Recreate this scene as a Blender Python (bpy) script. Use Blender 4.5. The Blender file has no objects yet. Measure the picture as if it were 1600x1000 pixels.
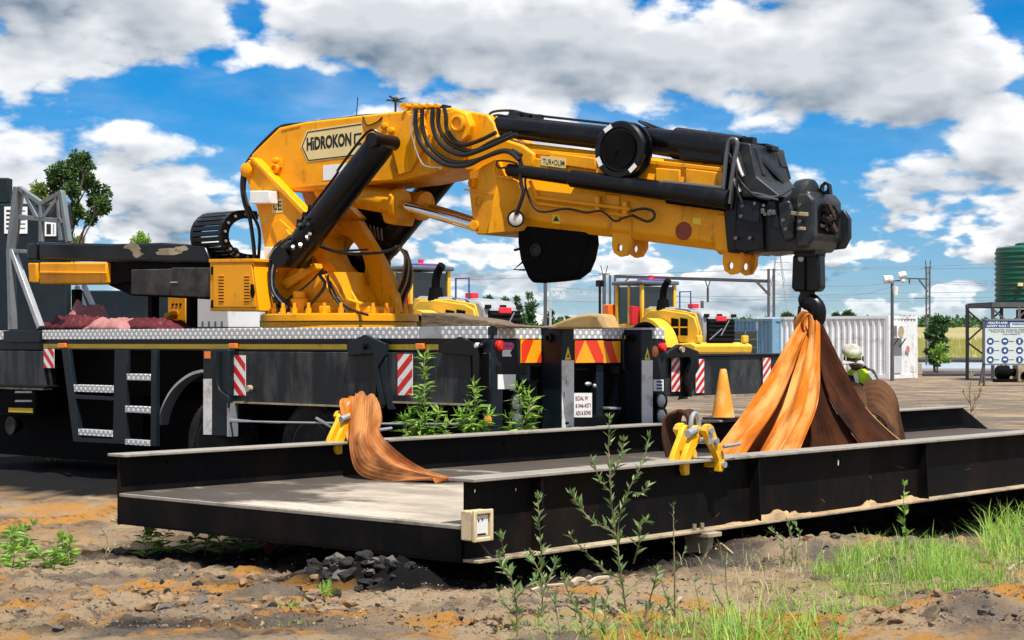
import bpy, bmesh, math, random, bisect
import numpy as np
from mathutils import Vector, Matrix, Quaternion
R = math.radians
SC = bpy.context.scene
COL = SC.collection
random.seed(7)

# ---------------------------------------------------------------- camera
F, HY, CZ = 2750.0, 535.0, 1.30          # focal length and horizon in photo pixels, eye height in metres
GZ = -0.25                               # yard level
cam = bpy.data.cameras.new('camera'); camo = bpy.data.objects.new('camera', cam); COL.objects.link(camo)
camo.location = (0, 0, CZ); camo.rotation_euler = (R(90), 0, 0)
cam.sensor_width = 36; cam.lens = F/1600*36; cam.shift_y = (HY-500)/1600
cam.clip_start = 0.1; cam.clip_end = 9000
SC.camera = camo

# ---------------------------------------------------------------- sun, sky, exposure
SUN_AZ, SUN_EL = R(155), R(65)            # azimuth from +Y towards +X
S = Vector((math.sin(SUN_AZ)*math.cos(SUN_EL), math.cos(SUN_AZ)*math.cos(SUN_EL), math.sin(SUN_EL)))
sun = bpy.data.lights.new('sun', 'SUN'); sun.energy = 5.0; sun.angle = R(0.5); sun.color = (1, .955, .88)
suno = bpy.data.objects.new('sun', sun); COL.objects.link(suno)
suno.rotation_euler = S.to_track_quat('Z', 'Y').to_euler(); suno.location = S*200
SC.view_settings.view_transform = 'Standard'; SC.view_settings.look = 'None'
SC.view_settings.exposure = 0.55; SC.view_settings.gamma = 1.0; SC.view_settings.use_curve_mapping = False
SC.cycles.max_bounces = 4; SC.cycles.diffuse_bounces = 3; SC.cycles.glossy_bounces = 3; SC.cycles.transparent_max_bounces = 6
SC.cycles.use_denoising = True
SC.cycles.use_adaptive_sampling = True; SC.cycles.adaptive_threshold = 0.02

world = bpy.data.worlds.new('World'); SC.world = world; world.use_nodes = True
world.cycles.sampling_method = 'MANUAL'; world.cycles.sample_map_resolution = 512
def build_world():
    nt = world.node_tree; N = nt.nodes; L = nt.links; N.clear()
    def nd(t, **k):
        n = N.new(t)
        for a, b in k.items(): setattr(n, a, b)
        return n
    def val(sock, x):
        if hasattr(x, 'links'): L.new(x, sock)
        else: sock.default_value = x
    def M(op, a, b=0.0, c=0.0, clamp=False):
        n = nd('ShaderNodeMath', operation=op, use_clamp=clamp)
        for i, x in enumerate((a, b, c)): val(n.inputs[i], x)
        return n.outputs[0]
    def MR(x, a, b, c=0.0, d=1.0):
        n = nd('ShaderNodeMapRange', interpolation_type='SMOOTHSTEP')
        for i, v in enumerate((x, a, b, c, d)): val(n.inputs[i], v)
        return n.outputs[0]
    def noise(vec, scale, detail, rough, lac=2.1):
        n = nd('ShaderNodeTexNoise', noise_dimensions='2D'); n.inputs['Scale'].default_value = scale
        n.inputs['Detail'].default_value = detail; n.inputs['Roughness'].default_value = rough; n.inputs['Lacunarity'].default_value = lac
        L.new(vec, n.inputs['Vector']); return n.outputs['Fac']
    def mixc(f, a, b):
        n = nd('ShaderNodeMix', data_type='RGBA'); val(n.inputs[0], f)
        for i, x in ((6, a), (7, b)):
            if hasattr(x, 'links'): L.new(x, n.inputs[i])
            else: n.inputs[i].default_value = (*x, 1)
        return n.outputs[2]
    tc = nd('ShaderNodeTexCoord'); sep = nd('ShaderNodeSeparateXYZ'); L.new(tc.outputs['Generated'], sep.inputs[0])
    x, y, z = sep.outputs
    az = M('ARCTAN2', x, y); zc = M('MAXIMUM', z, -0.02)
    def coords(dz, fu, fv):
        c = nd('ShaderNodeCombineXYZ')
        L.new(M('ADD', M('MULTIPLY', x, fu), SKY_DU), c.inputs[0]); L.new(M('ADD', M('MULTIPLY', M('ADD', zc, dz), fv), SKY_DV), c.inputs[1]); L.new(M('MULTIPLY', y, fu), c.inputs[2]); return c.outputs[0]
    def voro(vec, scale):
        n = nd('ShaderNodeTexVoronoi', feature='F1', voronoi_dimensions='2D'); n.inputs['Scale'].default_value = scale; L.new(vec, n.inputs['Vector']); return n.outputs['Distance']
    hi = MR(z, 0.025, 0.13)
    def density(dz):
        pa = coords(dz, 5.6, 11.0); pb = coords(dz, 17.0, 38.0)
        def puff(p, det):
            d = nd('ShaderNodeVectorMath', operation='ADD'); w = nd('ShaderNodeTexNoise', noise_dimensions='2D'); w.inputs['Scale'].default_value = 3.0; w.inputs['Detail'].default_value = 2.0; L.new(p, w.inputs['Vector'])
            sc = nd('ShaderNodeVectorMath', operation='SCALE'); L.new(w.outputs['Color'], sc.inputs[0]); sc.inputs['Scale'].default_value = 0.22; L.new(p, d.inputs[0]); L.new(sc.outputs[0], d.inputs[1])
            q = d.outputs[0]
            base = noise(p, 1.0, det, 0.56); b1_ = M('MULTIPLY', voro(q, 2.6), -0.24); b2_ = M('MULTIPLY', voro(q, 6.5), -0.11) if dz == 0 else -0.05
            return M('ADD', M('ADD', base, 0.17), M('ADD', b1_, b2_))
        fa = puff(pa, 6.0 if dz == 0 else 4.0); fb = puff(pb, 4.0 if dz == 0 else 3.0)
        return M('ADD', M('MULTIPLY', fa, hi), M('MULTIPLY', fb, M('SUBTRACT', 1.0, hi)))
    n1 = density(0.0); n2 = density(0.014)
    # clear patches and banks seen in this sky (direction of view, gaussian)
    def blob(px, py, rx, ry, amp):
        ax, az = (px-800)/F, (HY-py)/F
        a = M('DIVIDE', M('SUBTRACT', x, ax), rx/F); b = M('DIVIDE', M('SUBTRACT', z, az), ry/F)
        r2 = M('ADD', M('MULTIPLY', a, a), M('MULTIPLY', b, b))
        return M('MULTIPLY', M('EXPONENT', M('MULTIPLY', r2, -1.0)), amp)
    bias = None
    front = MR(y, 0.3, 0.6)
    for bl in SKY_BLOBS:
        g = blob(*bl); bias = g if bias is None else M('ADD', bias, g)
    dens = M('ADD', n1, M('MULTIPLY', bias, front))
    cover = MR(dens, SKY_T0, SKY_T1)
    thick = MR(dens, SKY_T1-0.03, SKY_T1+0.20)
    lit = M('ADD', M('MULTIPLY', M('ADD', M('SUBTRACT', n1, n2), M('MULTIPLY', M('SUBTRACT', noise(coords(0.0, 22.0, 40.0), 1.0, 5.0, 0.6), 0.5), 0.12)), 3.0), 0.66, clamp=True)
    shade = M('MULTIPLY', lit, M('SUBTRACT', 1.0, M('MULTIPLY', thick, 0.44)), clamp=True)
    ccol = mixc(shade, (0.23, 0.33, 0.455), (1.55, 1.56, 1.58))
    sky = nd('ShaderNodeTexSky', sky_type='NISHITA', sun_disc=False, sun_elevation=SUN_EL, sun_rotation=SUN_AZ)
    sky.air_density = 1.0; sky.dust_density = 0.0; sky.ozone_density = 3.0
    hs = nd('ShaderNodeHueSaturation'); hs.inputs['Saturation'].default_value = 1.12; hs.inputs['Value'].default_value = 1.0
    tint = nd('ShaderNodeMix', data_type='RGBA', blend_type='MULTIPLY'); tint.inputs[0].default_value = 1.0; L.new(sky.outputs[0], tint.inputs[6])
    L.new(mixc(MR(z, 0.0, 0.16), (0.46, 0.62, 0.90), (0.27, 0.64, 0.98)), tint.inputs[7]); L.new(tint.outputs[2], hs.inputs['Color'])
    b1 = nd('ShaderNodeBackground'); L.new(hs.outputs[0], b1.inputs[0]); b1.inputs[1].default_value = SKY_STR
    b2 = nd('ShaderNodeBackground'); L.new(ccol, b2.inputs[0]); b2.inputs[1].default_value = CLOUD_STR
    veil = MR(noise(coords(0.0, 4.0, 14.0), 1.0, 5.0, 0.6), 0.40, 0.80, 0.0, 0.28)
    lp = M('MULTIPLY', M('MAXIMUM', cover, veil), MR(z, -0.01, 0.012, 0.0, 1.0))
    lp = M('MULTIPLY', lp, MR(z, 0.0, 0.05, 0.5, 1.0))
    ms = nd('ShaderNodeMixShader'); L.new(lp, ms.inputs[0]); L.new(b1.outputs[0], ms.inputs[1]); L.new(b2.outputs[0], ms.inputs[2])
    out = nd('ShaderNodeOutputWorld'); L.new(ms.outputs[0], out.inputs[0])
SKY_DU, SKY_DV = 9.6, 22.2
SKY_T0, SKY_T1 = 0.455, 0.55
SKY_STR, CLOUD_STR = 0.08, 0.50
SKY_BLOBS = [(300, 165, 190, 55, -0.20), (500, 160, 120, 40, -0.10), (195, 70, 40, 35, -0.12), (1370, 235, 130, 32, -0.16), (980, 190, 130, 24, -0.10), (620, 250, 260, 60, -0.04), (900, 30, 800, 80, 0.10), (100, 110, 150, 45, 0.12), (1150, 110, 420, 65, 0.10)]
build_world()
# ---------------------------------------------------------------- frames: photo pixel -> point on a chosen plane of a thing
class Frame:
    def __init__(s, O, ex):
        s.O = Vector((O[0], O[1])); s.ex = Vector(ex).normalized(); s.ey = Vector((-s.ex.y, s.ex.x))
        s.rz = math.atan2(s.ex.y, s.ex.x)
    def _ray(s, px, py):
        d = Vector(((px-800)/F, 1.0)); c = -s.O
        return c.dot(s.ex), c.dot(s.ey), d.dot(s.ex), d.dot(s.ey), -(py-HY)/F
    def y(s, px, py, y=0.0):              # plane y = const -> (x, z)
        cx, cy, dx, dy, dz = s._ray(px, py); k = (y-cy)/dy
        return cx+k*dx, CZ+k*dz
    def x(s, px, py, x=0.0):              # plane x = const -> (y, z)
        cx, cy, dx, dy, dz = s._ray(px, py); k = (x-cx)/dx
        return cy+k*dy, CZ+k*dz
    def z(s, px, py, z=0.0):
        cx, cy, dx, dy, dz = s._ray(px, py); k = (z-CZ)/dz
        return cx+k*dx, cy+k*dy
    def Y3(s, px, py, y): a = s.y(px, py, y); return Vector((a[0], y, a[1]))
    def X3(s, px, py, x): a = s.x(px, py, x); return Vector((x, a[0], a[1]))
    def Z3(s, px, py, z): a = s.z(px, py, z); return Vector((a[0], a[1], z))
    def w(s, p):                          # local -> world
        q = s.O+s.ex*p[0]+s.ey*p[1]; return Vector((q.x, q.y, p[2]))
    def loc(s, z=0.0): return (s.O.x, s.O.y, z)
def W(px, py, Y): return Vector(((px-800)/F*Y, Y, CZ-(py-HY)/F*Y))
def G(px, py, z=GZ): Y = (CZ-z)*F/(py-HY); return W(px, py, Y)

# ---------------------------------------------------------------- materials
MATS = {}
def mat(name, col, rough=0.5, metal=0.0, var=0.12, vscale=3.0, dirt=None, damt=0.0, dscale=2.0, bump=0.0, bscale=30.0, spec=0.5, coat=0.0, col2=None, c2amt=0.5, c2scale=6.0, stretch=None, trans=0.0, grease=None, gamt=0.0):
    m = bpy.data.materials.new(name); m.use_nodes = True; nt = m.node_tree; N = nt.nodes; L = nt.links
    b = N['Principled BSDF']; b.inputs['Roughness'].default_value = rough; b.inputs['Metallic'].default_value = metal
    b.inputs['Specular IOR Level'].default_value = spec; b.inputs['Coat Weight'].default_value = coat; b.inputs['Coat Roughness'].default_value = 0.12
    tc = N.new('ShaderNodeTexCoord'); vec = tc.outputs['Object']
    if stretch:
        mp = N.new('ShaderNodeMapping'); mp.inputs['Scale'].default_value = stretch; L.new(vec, mp.inputs[0]); vec = mp.outputs[0]
    def noise(sc, det=5.0, ro=0.6):
        n = N.new('ShaderNodeTexNoise'); n.inputs['Scale'].default_value = sc; n.inputs['Detail'].default_value = det; n.inputs['Roughness'].default_value = ro
        L.new(vec, n.inputs['Vector']); return n.outputs['Fac']
    def ramp(f, a, b_, lo=0.0, hi=1.0):
        r = N.new('ShaderNodeMapRange'); L.new(f, r.inputs[0])
        for i, v in enumerate((a, b_, lo, hi)): r.inputs[i+1].default_value = v
        return r.outputs[0]
    def mix(f, a, b_, mode='MIX'):
        n = N.new('ShaderNodeMix'); n.data_type = 'RGBA'; n.blend_type = mode
        if hasattr(f, 'links'): L.new(f, n.inputs[0])
        else: n.inputs[0].default_value = f
        for i, x in ((6, a), (7, b_)):
            if hasattr(x, 'links'): L.new(x, n.inputs[i])
            else: n.inputs[i].default_value = (*x, 1)
        return n.outputs[2]
    c = mix(ramp(noise(vscale), 0.3, 0.7), tuple(x*(1-var) for x in col), tuple(min(1, x*(1+var)) for x in col))
    if col2: c = mix(ramp(noise(c2scale, 6, 0.65), 0.5-0.08+0.3*(0.5-c2amt), 0.5+0.1+0.3*(0.5-c2amt)), c, col2)
    if dirt and damt > 0:
        f = ramp(noise(dscale, 8, 0.7), 0.62-damt*0.35, 0.78-damt*0.2)
        c = mix(f, c, dirt)
        rr = ramp(f, 0, 1, rough, min(1, rough+0.35)); L.new(rr, b.inputs['Roughness'])
    if grease:
        mp = N.new('ShaderNodeMapping'); mp.inputs['Scale'].default_value = (5, 5, 1.1); L.new(tc.outputs['Object'], mp.inputs[0])
        q = N.new('ShaderNodeTexNoise'); q.inputs['Scale'].default_value = 2.2; q.inputs['Detail'].default_value = 7; q.inputs['Roughness'].default_value = .66; L.new(mp.outputs[0], q.inputs['Vector'])
        c = mix(ramp(q.outputs['Fac'], .66-.15*gamt, .80-.12*gamt, 0, .8), c, grease)
        q2 = N.new('ShaderNodeTexVoronoi'); q2.inputs['Scale'].default_value = 22; L.new(tc.outputs['Object'], q2.inputs['Vector'])
        c = mix(ramp(q2.outputs['Distance'], .10, .04, 0, .55), c, grease)
    L.new(c, b.inputs['Base Color'])
    if bump > 0:
        bp = N.new('ShaderNodeBump'); bp.inputs['Strength'].default_value = bump; bp.inputs['Distance'].default_value = 0.02
        L.new(noise(bscale, 6, 0.6), bp.inputs['Height']); L.new(bp.outputs[0], b.inputs['Normal'])
    if trans > 0:
        t = N.new('ShaderNodeBsdfTranslucent'); L.new(c, t.inputs[0]); ms = N.new('ShaderNodeMixShader'); ms.inputs[0].default_value = trans
        L.new(b.outputs[0], ms.inputs[1]); L.new(t.outputs[0], ms.inputs[2]); L.new(ms.outputs[0], N['Material Output'].inputs[0])
    MATS[name] = m; return m
DUST = (0.20, 0.16, 0.12); RUST = (0.16, 0.065, 0.03)
mat('yellow', (0.84, 0.345, 0.002), 0.42, var=0.06, vscale=2.0, dirt=(0.60, 0.235, 0.008), damt=0.30, dscale=2.2, spec=0.3, grease=(0.11, 0.05, 0.018), gamt=0.5, bump=0.03, bscale=9)
mat('yellow_lift', (0.82, 0.44, 0.006), 0.42, var=0.08, dirt=(0.3, 0.17, 0.03), damt=0.3, dscale=9)
mat('yellow_stripe', (0.62, 0.42, 0.01), 0.4, var=0.1, dirt=DUST, damt=0.2)
mat('black_paint', (0.0025, 0.003, 0.0042), 0.30, var=0.3, dirt=(0.008, 0.008, 0.0085), damt=0.3, dscale=4, spec=0.3)
mat('black_matt', (0.003, 0.003, 0.0034), 0.75, var=0.3, dirt=(0.011, 0.010, 0.009), damt=0.25, spec=0.08)
mat('head_grey', (0.014, 0.018, 0.021), 0.38, var=0.25, dirt=(0.045, 0.042, 0.036), damt=0.32, dscale=6, spec=0.35)
mat('rubber', (0.010, 0.010, 0.010), 0.8, var=0.3, dirt=(0.05, 0.045, 0.04), damt=0.45, dscale=5, spec=0.25)
mat('hose', (0.008, 0.008, 0.009), 0.4, var=0.2)
mat('truck_paint', (0.006, 0.012, 0.018), 0.4, var=0.2, dirt=(0.018, 0.019, 0.020), damt=0.3, dscale=3, spec=0.25)
mat('panel_worn', (0.006, 0.010, 0.014), 0.4, var=0.2, dirt=(0.085, 0.085, 0.08), damt=0.42, dscale=1.5, stretch=(2.2, 1.0, 0.6), spec=0.3)
mat('steel_deck', (0.40, 0.36, 0.31), 0.6, var=0.15, dirt=(0.05, 0.042, 0.035), damt=0.5, dscale=0.9, bump=0.25, bscale=25, col2=(0.10, 0.085, 0.07), c2amt=0.35, c2scale=0.5)
mat('steel_dark', (0.0022, 0.0025, 0.0034), 0.6, var=0.35, dirt=(0.013, 0.009, 0.0065), damt=0.42, dscale=1.8, bump=0.15, bscale=60, stretch=(1.0, 1.0, 0.5), spec=0.10, col2=(0.010, 0.006, 0.0045), c2amt=0.2, c2scale=3.0)
mat('flange_worn', (0.29, 0.265, 0.225), 0.55, var=0.25, dirt=(0.10, 0.08, 0.06), damt=0.36, dscale=3, bump=0.15)
mat('flange_dusty', (0.36, 0.285, 0.19), 0.85, var=0.25, dirt=(0.12, 0.085, 0.055), damt=0.42, dscale=4, bump=0.25)
mat('galv', (0.42, 0.44, 0.46), 0.42, metal=0.6, var=0.15, dirt=(0.2, 0.2, 0.19), damt=0.3)
mat('grey_steel', (0.17, 0.20, 0.215), 0.5, metal=0.15, var=0.2, dirt=(0.12, 0.07, 0.04), damt=0.3, dscale=3)
mat('chrome', (0.75, 0.75, 0.75), 0.08, metal=1.0, var=0.02)
mat('white_paint', (0.78, 0.78, 0.76), 0.45, var=0.05, dirt=(0.3, 0.27, 0.22), damt=0.22, dscale=4)
mat('white_dirty', (0.70, 0.69, 0.66), 0.55, var=0.1, dirt=(0.25, 0.21, 0.16), damt=0.34, dscale=5)
mat('container_white', (0.74, 0.75, 0.76), 0.5, var=0.06, dirt=(0.30, 0.21, 0.13), damt=0.24, dscale=1.6)
mat('container_blue', (0.16, 0.30, 0.42), 0.5, var=0.12, dirt=(0.2, 0.2, 0.19), damt=0.25, dscale=1.0)
mat('plate_cream', (0.72, 0.58, 0.26), 0.45, var=0.06)
mat('ink', (0.008, 0.008, 0.008), 0.5, var=0.1)
mat('paper', (0.78, 0.78, 0.77), 0.6, var=0.04)
mat('pink', (0.75, 0.10, 0.36), 0.5, var=0.05)
mat('red', (0.62, 0.012, 0.01), 0.4, var=0.08)
mat('maroon_ink', (0.20, 0.01, 0.03), 0.5)
mat('red_lens', (0.65, 0.015, 0.01), 0.15, var=0.05, coat=0.5)
mat('amber_lens', (0.85, 0.20, 0.01), 0.2, var=0.05, coat=0.5)
mat('orange_refl', (0.90, 0.36, 0.01), 0.35, var=0.05)
mat('red_refl', (0.72, 0.04, 0.01), 0.35, var=0.05)
mat('orange_guard', (0.85, 0.16, 0.01), 0.5)
mat('lamp_glass', (0.62, 0.60, 0.54), 0.15, var=0.08, dirt=(0.3, 0.26, 0.2), damt=0.3, dscale=10, coat=0.4)
mat('webbing_lit_edge', (0.55, 0.27, 0.10), 0.85, var=0.1, spec=0.2)  # pale colour of the painted sunlit strap edges
mat('canvas_tan', (0.40, 0.26, 0.10), 0.85, var=0.2, dirt=(0.1, 0.07, 0.04), damt=0.3)
mat('tarp_maroon', (0.085, 0.012, 0.016), 0.6, var=0.3, spec=0.25)
mat('tarp_pink', (0.34, 0.15, 0.14), 0.7, var=0.2, vscale=6, spec=0.25)
mat('timber', (0.17, 0.12, 0.075), 0.85, var=0.3, vscale=8, dirt=(0.06, 0.045, 0.03), damt=0.5, dscale=5, bump=0.5, bscale=14, stretch=(1, 6, 6))
mat('cone_orange', (0.80, 0.29, 0.02), 0.6, var=0.1, col2=(0.74, 0.50, 0.18), c2amt=0.35, c2scale=4)
mat('hivis', (0.44, 0.70, 0.03), 0.75, var=0.1, dirt=(0.2, 0.28, 0.05), damt=0.3, dscale=12)
mat('reflective', (0.62, 0.64, 0.64), 0.35, var=0.05)
mat('cloth_dark', (0.012, 0.014, 0.02), 0.85, var=0.3)
mat('cloth_brown', (0.11, 0.085, 0.065), 0.9, var=0.35, vscale=9)
mat('cloth_cap', (0.40, 0.375, 0.33), 0.9, var=0.25, vscale=25, dirt=(0.2, 0.18, 0.14), damt=0.35, dscale=14)
mat('skin', (0.075, 0.035, 0.02), 0.55, var=0.1)
mat('glass_cab', (0.025, 0.055, 0.06), 0.08, var=0.1, spec=0.7)
mat('glass_dark', (0.012, 0.015, 0.018), 0.08, var=0.1, spec=0.8)
mat('tank_green', (0.003, 0.085, 0.05), 0.42, var=0.15, col2=(0.045, 0.06, 0.025), c2amt=0.3, c2scale=1.2)
mat('sign_blue', (0.02, 0.06, 0.20), 0.5, var=0.05)
mat('sign_white', (0.55, 0.62, 0.62), 0.5, var=0.04)
mat('sign_yellow', (0.80, 0.56, 0.03), 0.5, var=0.04)
mat('mast', (0.075, 0.07, 0.075), 0.7, var=0.2)
mat('pylon', (0.36, 0.40, 0.45), 0.7, var=0.1)
mat('wire', (0.14, 0.18, 0.23), 0.7, var=0.1)
mat('concrete', (0.32, 0.31, 0.29), 0.85, var=0.15)
mat('bark', (0.12, 0.095, 0.075), 0.9, var=0.3, bump=0.4)
mat('loader_grey', (0.30, 0.31, 0.32), 0.45, var=0.1)
mat('red_flag', (0.75, 0.02, 0.035), 0.7, var=0.1)
mat('cabin_dark', (0.006, 0.014, 0.02), 0.6, var=0.2, dirt=(0.016, 0.02, 0.023), damt=0.4, dscale=1.2, spec=0.25)
mat('stick', (0.40, 0.32, 0.22), 0.9, var=0.25, vscale=20)
mat('coal', (0.008, 0.0075, 0.0075), 0.85, var=0.5, vscale=5, dirt=(0.06, 0.053, 0.047), damt=0.4, dscale=4, bump=0.6, bscale=18)
mat('clod_tan', (0.30, 0.19, 0.10), 0.95, var=0.35, vscale=6, bump=0.6, bscale=16)
mat('clod_grey', (0.13, 0.115, 0.10), 0.95, var=0.4, vscale=6, bump=0.6, bscale=16)
mat('sand_spill', (0.44, 0.30, 0.155), 0.95, var=0.3, vscale=12, dirt=(0.13, 0.085, 0.055), damt=0.42, dscale=6, bump=0.6, bscale=40)

def strapmat(name, c1, c2, dirt, damt, trans):
    m = bpy.data.materials.new(name); m.use_nodes = True; nt = m.node_tree; N = nt.nodes; L = nt.links
    b = N['Principled BSDF']; b.inputs['Roughness'].default_value = 0.85; b.inputs['Specular IOR Level'].default_value = 0.15
    a = N.new('ShaderNodeAttribute'); a.attribute_name = 'across'; l = N.new('ShaderNodeAttribute'); l.attribute_name = 'along'
    cb = N.new('ShaderNodeCombineXYZ')
    def M(op, x, y=0.0):
        n = N.new('ShaderNodeMath'); n.operation = op
        for i, v in enumerate((x, y)):
            if hasattr(v, 'links'): L.new(v, n.inputs[i])
            else: n.inputs[i].default_value = v
        return n.outputs[0]
    def noise(fx, fy, det=5, ro=.6, off=0.0):
        c = N.new('ShaderNodeCombineXYZ'); L.new(M('MULTIPLY', a.outputs['Fac'], fx), c.inputs[0]); L.new(M('ADD', M('MULTIPLY', l.outputs['Fac'], fy), off), c.inputs[1]); c.inputs[2].default_value = off
        n = N.new('ShaderNodeTexNoise'); n.inputs['Scale'].default_value = 1.0; n.inputs['Detail'].default_value = det; n.inputs['Roughness'].default_value = ro; L.new(c.outputs[0], n.inputs['Vector']); return n.outputs['Fac']
    def ramp(f, x0, x1, y0=0.0, y1=1.0):
        r = N.new('ShaderNodeMapRange'); L.new(f, r.inputs[0])
        for i, v in enumerate((x0, x1, y0, y1)): r.inputs[i+1].default_value = v
        return r.outputs[0]
    def mix(f, x, y, mode='MIX'):
        n = N.new('ShaderNodeMix'); n.data_type = 'RGBA'; n.blend_type = mode
        if hasattr(f, 'links'): L.new(f, n.inputs[0])
        else: n.inputs[0].default_value = f
        for i, v in ((6, x), (7, y)):
            if hasattr(v, 'links'): L.new(v, n.inputs[i])
            else: n.inputs[i].default_value = (*v, 1)
        return n.outputs[2]
    c = mix(ramp(noise(1.3, 1.5, 3), .42, .62), c1, c2)
    c = mix(ramp(noise(3, .5, 2, .5, 4.0), .42, .65, .0, .30), c, tuple(v*.55 for v in c1))
    c = mix(ramp(noise(1.6, 1.9, 4, .6, 9.0), .66-.25*damt, .82-.2*damt), c, dirt); c = mix(ramp(noise(9, 9, 3, .6, 2.0), .60, .75, 0, .5), c, dirt)
    rib = M('SINE', M('MULTIPLY', a.outputs['Fac'], 2*math.pi*11)); c = mix(ramp(rib, -1, -.5, .16, 0), c, tuple(v*.5 for v in c1))
    L.new(c, b.inputs['Base Color'])
    bp = N.new('ShaderNodeBump'); bp.inputs['Strength'].default_value = .3; bp.inputs['Distance'].default_value = .004; L.new(rib, bp.inputs['Height']); L.new(bp.outputs[0], b.inputs['Normal'])
    t = N.new('ShaderNodeBsdfTranslucent'); L.new(c, t.inputs[0]); ms = N.new('ShaderNodeMixShader'); ms.inputs[0].default_value = trans
    L.new(b.outputs[0], ms.inputs[1]); L.new(t.outputs[0], ms.inputs[2]); L.new(ms.outputs[0], N['Material Output'].inputs[0]); MATS[name] = m
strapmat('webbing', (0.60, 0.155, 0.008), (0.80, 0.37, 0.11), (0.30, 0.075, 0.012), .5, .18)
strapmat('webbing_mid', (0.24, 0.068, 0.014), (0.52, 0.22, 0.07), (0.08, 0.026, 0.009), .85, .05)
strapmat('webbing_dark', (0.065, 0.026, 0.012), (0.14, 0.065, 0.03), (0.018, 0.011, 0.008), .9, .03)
strapmat('webbing_shaded', (0.045, 0.013, 0.005), (0.085, 0.026, 0.009), (0.012, 0.006, 0.004), .7, .03)  # darkened copy of the webbing, shade put into the colour
def leafmat(name, c1, c2, trans=0.35, rough=0.5):
    m = bpy.data.materials.new(name); m.use_nodes = True; nt = m.node_tree; N = nt.nodes; L = nt.links
    b = N['Principled BSDF']; b.inputs['Roughness'].default_value = rough; b.inputs['Specular IOR Level'].default_value = 0.35
    g = N.new('ShaderNodeNewGeometry'); r = N.new('ShaderNodeMix'); r.data_type = 'RGBA'
    L.new(g.outputs['Random Per Island'], r.inputs[0]); r.inputs[6].default_value = (*c1, 1); r.inputs[7].default_value = (*c2, 1)
    L.new(r.outputs[2], b.inputs['Base Color'])
    t = N.new('ShaderNodeBsdfTranslucent'); L.new(r.outputs[2], t.inputs[0]); ms = N.new('ShaderNodeMixShader'); ms.inputs[0].default_value = trans
    L.new(b.outputs[0], ms.inputs[1]); L.new(t.outputs[0], ms.inputs[2]); L.new(ms.outputs[0], N['Material Output'].inputs[0])
    MATS[name] = m; return m
leafmat('leaf_weed', (0.13, 0.30, 0.035), (0.36, 0.52, 0.10))
leafmat('leaf_shrub', (0.11, 0.22, 0.06), (0.32, 0.42, 0.17))
leafmat('leaf_tree', (0.025, 0.07, 0.018), (0.085, 0.16, 0.03), 0.25)
leafmat('leaf_tree_pale', (0.10, 0.17, 0.03), (0.20, 0.25, 0.05), 0.25)
leafmat('leaf_far', (0.03, 0.085, 0.03), (0.07, 0.15, 0.04), 0.2)
leafmat('grass_blade', (0.13, 0.32, 0.03), (0.42, 0.56, 0.11), 0.4)
leafmat('grass_dry', (0.36, 0.30, 0.14), (0.52, 0.46, 0.22), 0.3)

def deck_mat():
    m = bpy.data.materials.new('steel_deck'); m.use_nodes = True; nt = m.node_tree; N = nt.nodes; L = nt.links; b = N['Principled BSDF']; b.inputs['Roughness'].default_value = .7; b.inputs['Specular IOR Level'].default_value = .25
    tc = N.new('ShaderNodeTexCoord'); sp = N.new('ShaderNodeSeparateXYZ'); L.new(tc.outputs['Object'], sp.inputs[0])
    def noise(sc, st, det=8, ro=.65):
        mp = N.new('ShaderNodeMapping'); mp.inputs['Scale'].default_value = st; L.new(tc.outputs['Object'], mp.inputs[0]); n = N.new('ShaderNodeTexNoise'); n.inputs['Scale'].default_value = sc; n.inputs['Detail'].default_value = det; n.inputs['Roughness'].default_value = ro; L.new(mp.outputs[0], n.inputs['Vector']); return n.outputs['Fac']
    def ramp(f, x0, x1, y0=0.0, y1=1.0):
        r = N.new('ShaderNodeMapRange'); r.interpolation_type = 'SMOOTHSTEP'; L.new(f, r.inputs[0])
        for i, v in enumerate((x0, x1, y0, y1)): r.inputs[i+1].default_value = v
        return r.outputs[0]
    def add(a, b_, op='ADD'):
        n = N.new('ShaderNodeMath'); n.operation = op; L.new(a, n.inputs[0]); L.new(b_, n.inputs[1]); return n.outputs[0]
    def mix(f, x, y):
        n = N.new('ShaderNodeMix'); n.data_type = 'RGBA'; L.new(f, n.inputs[0])
        for i, v in ((6, x), (7, y)):
            if hasattr(v, 'links'): L.new(v, n.inputs[i])
            else: n.inputs[i].default_value = (*v, 1)
        return n.outputs[2]
    c = mix(ramp(noise(2.0, (1, .4, 1)), .35, .65), (.25, .21, .165), (.46, .40, .32))
    mask = add(ramp(sp.outputs[1], 1.2, 2.9, -.06, .16), ramp(sp.outputs[0], 1.0, 3.0, -.01, .08))
    f = ramp(add(noise(.9, (1, .6, 1)), mask), .53, .64, 0, .94)
    c = mix(f, c, (.045, .036, .030)); c = mix(ramp(noise(9, (1, 1, 1)), .60, .72, 0, .7), c, (.10, .08, .06)); c = mix(ramp(noise(3.5, (.5, 1, 1)), .62, .70, 0, .6), c, (.13, .055, .03))
    L.new(c, b.inputs['Base Color']); bp = N.new('ShaderNodeBump'); bp.inputs['Strength'].default_value = .35; bp.inputs['Distance'].default_value = .02; L.new(noise(20, (1, 1, 1)), bp.inputs['Height']); L.new(bp.outputs[0], b.inputs['Normal']); MATS['steel_deck'] = m
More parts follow.
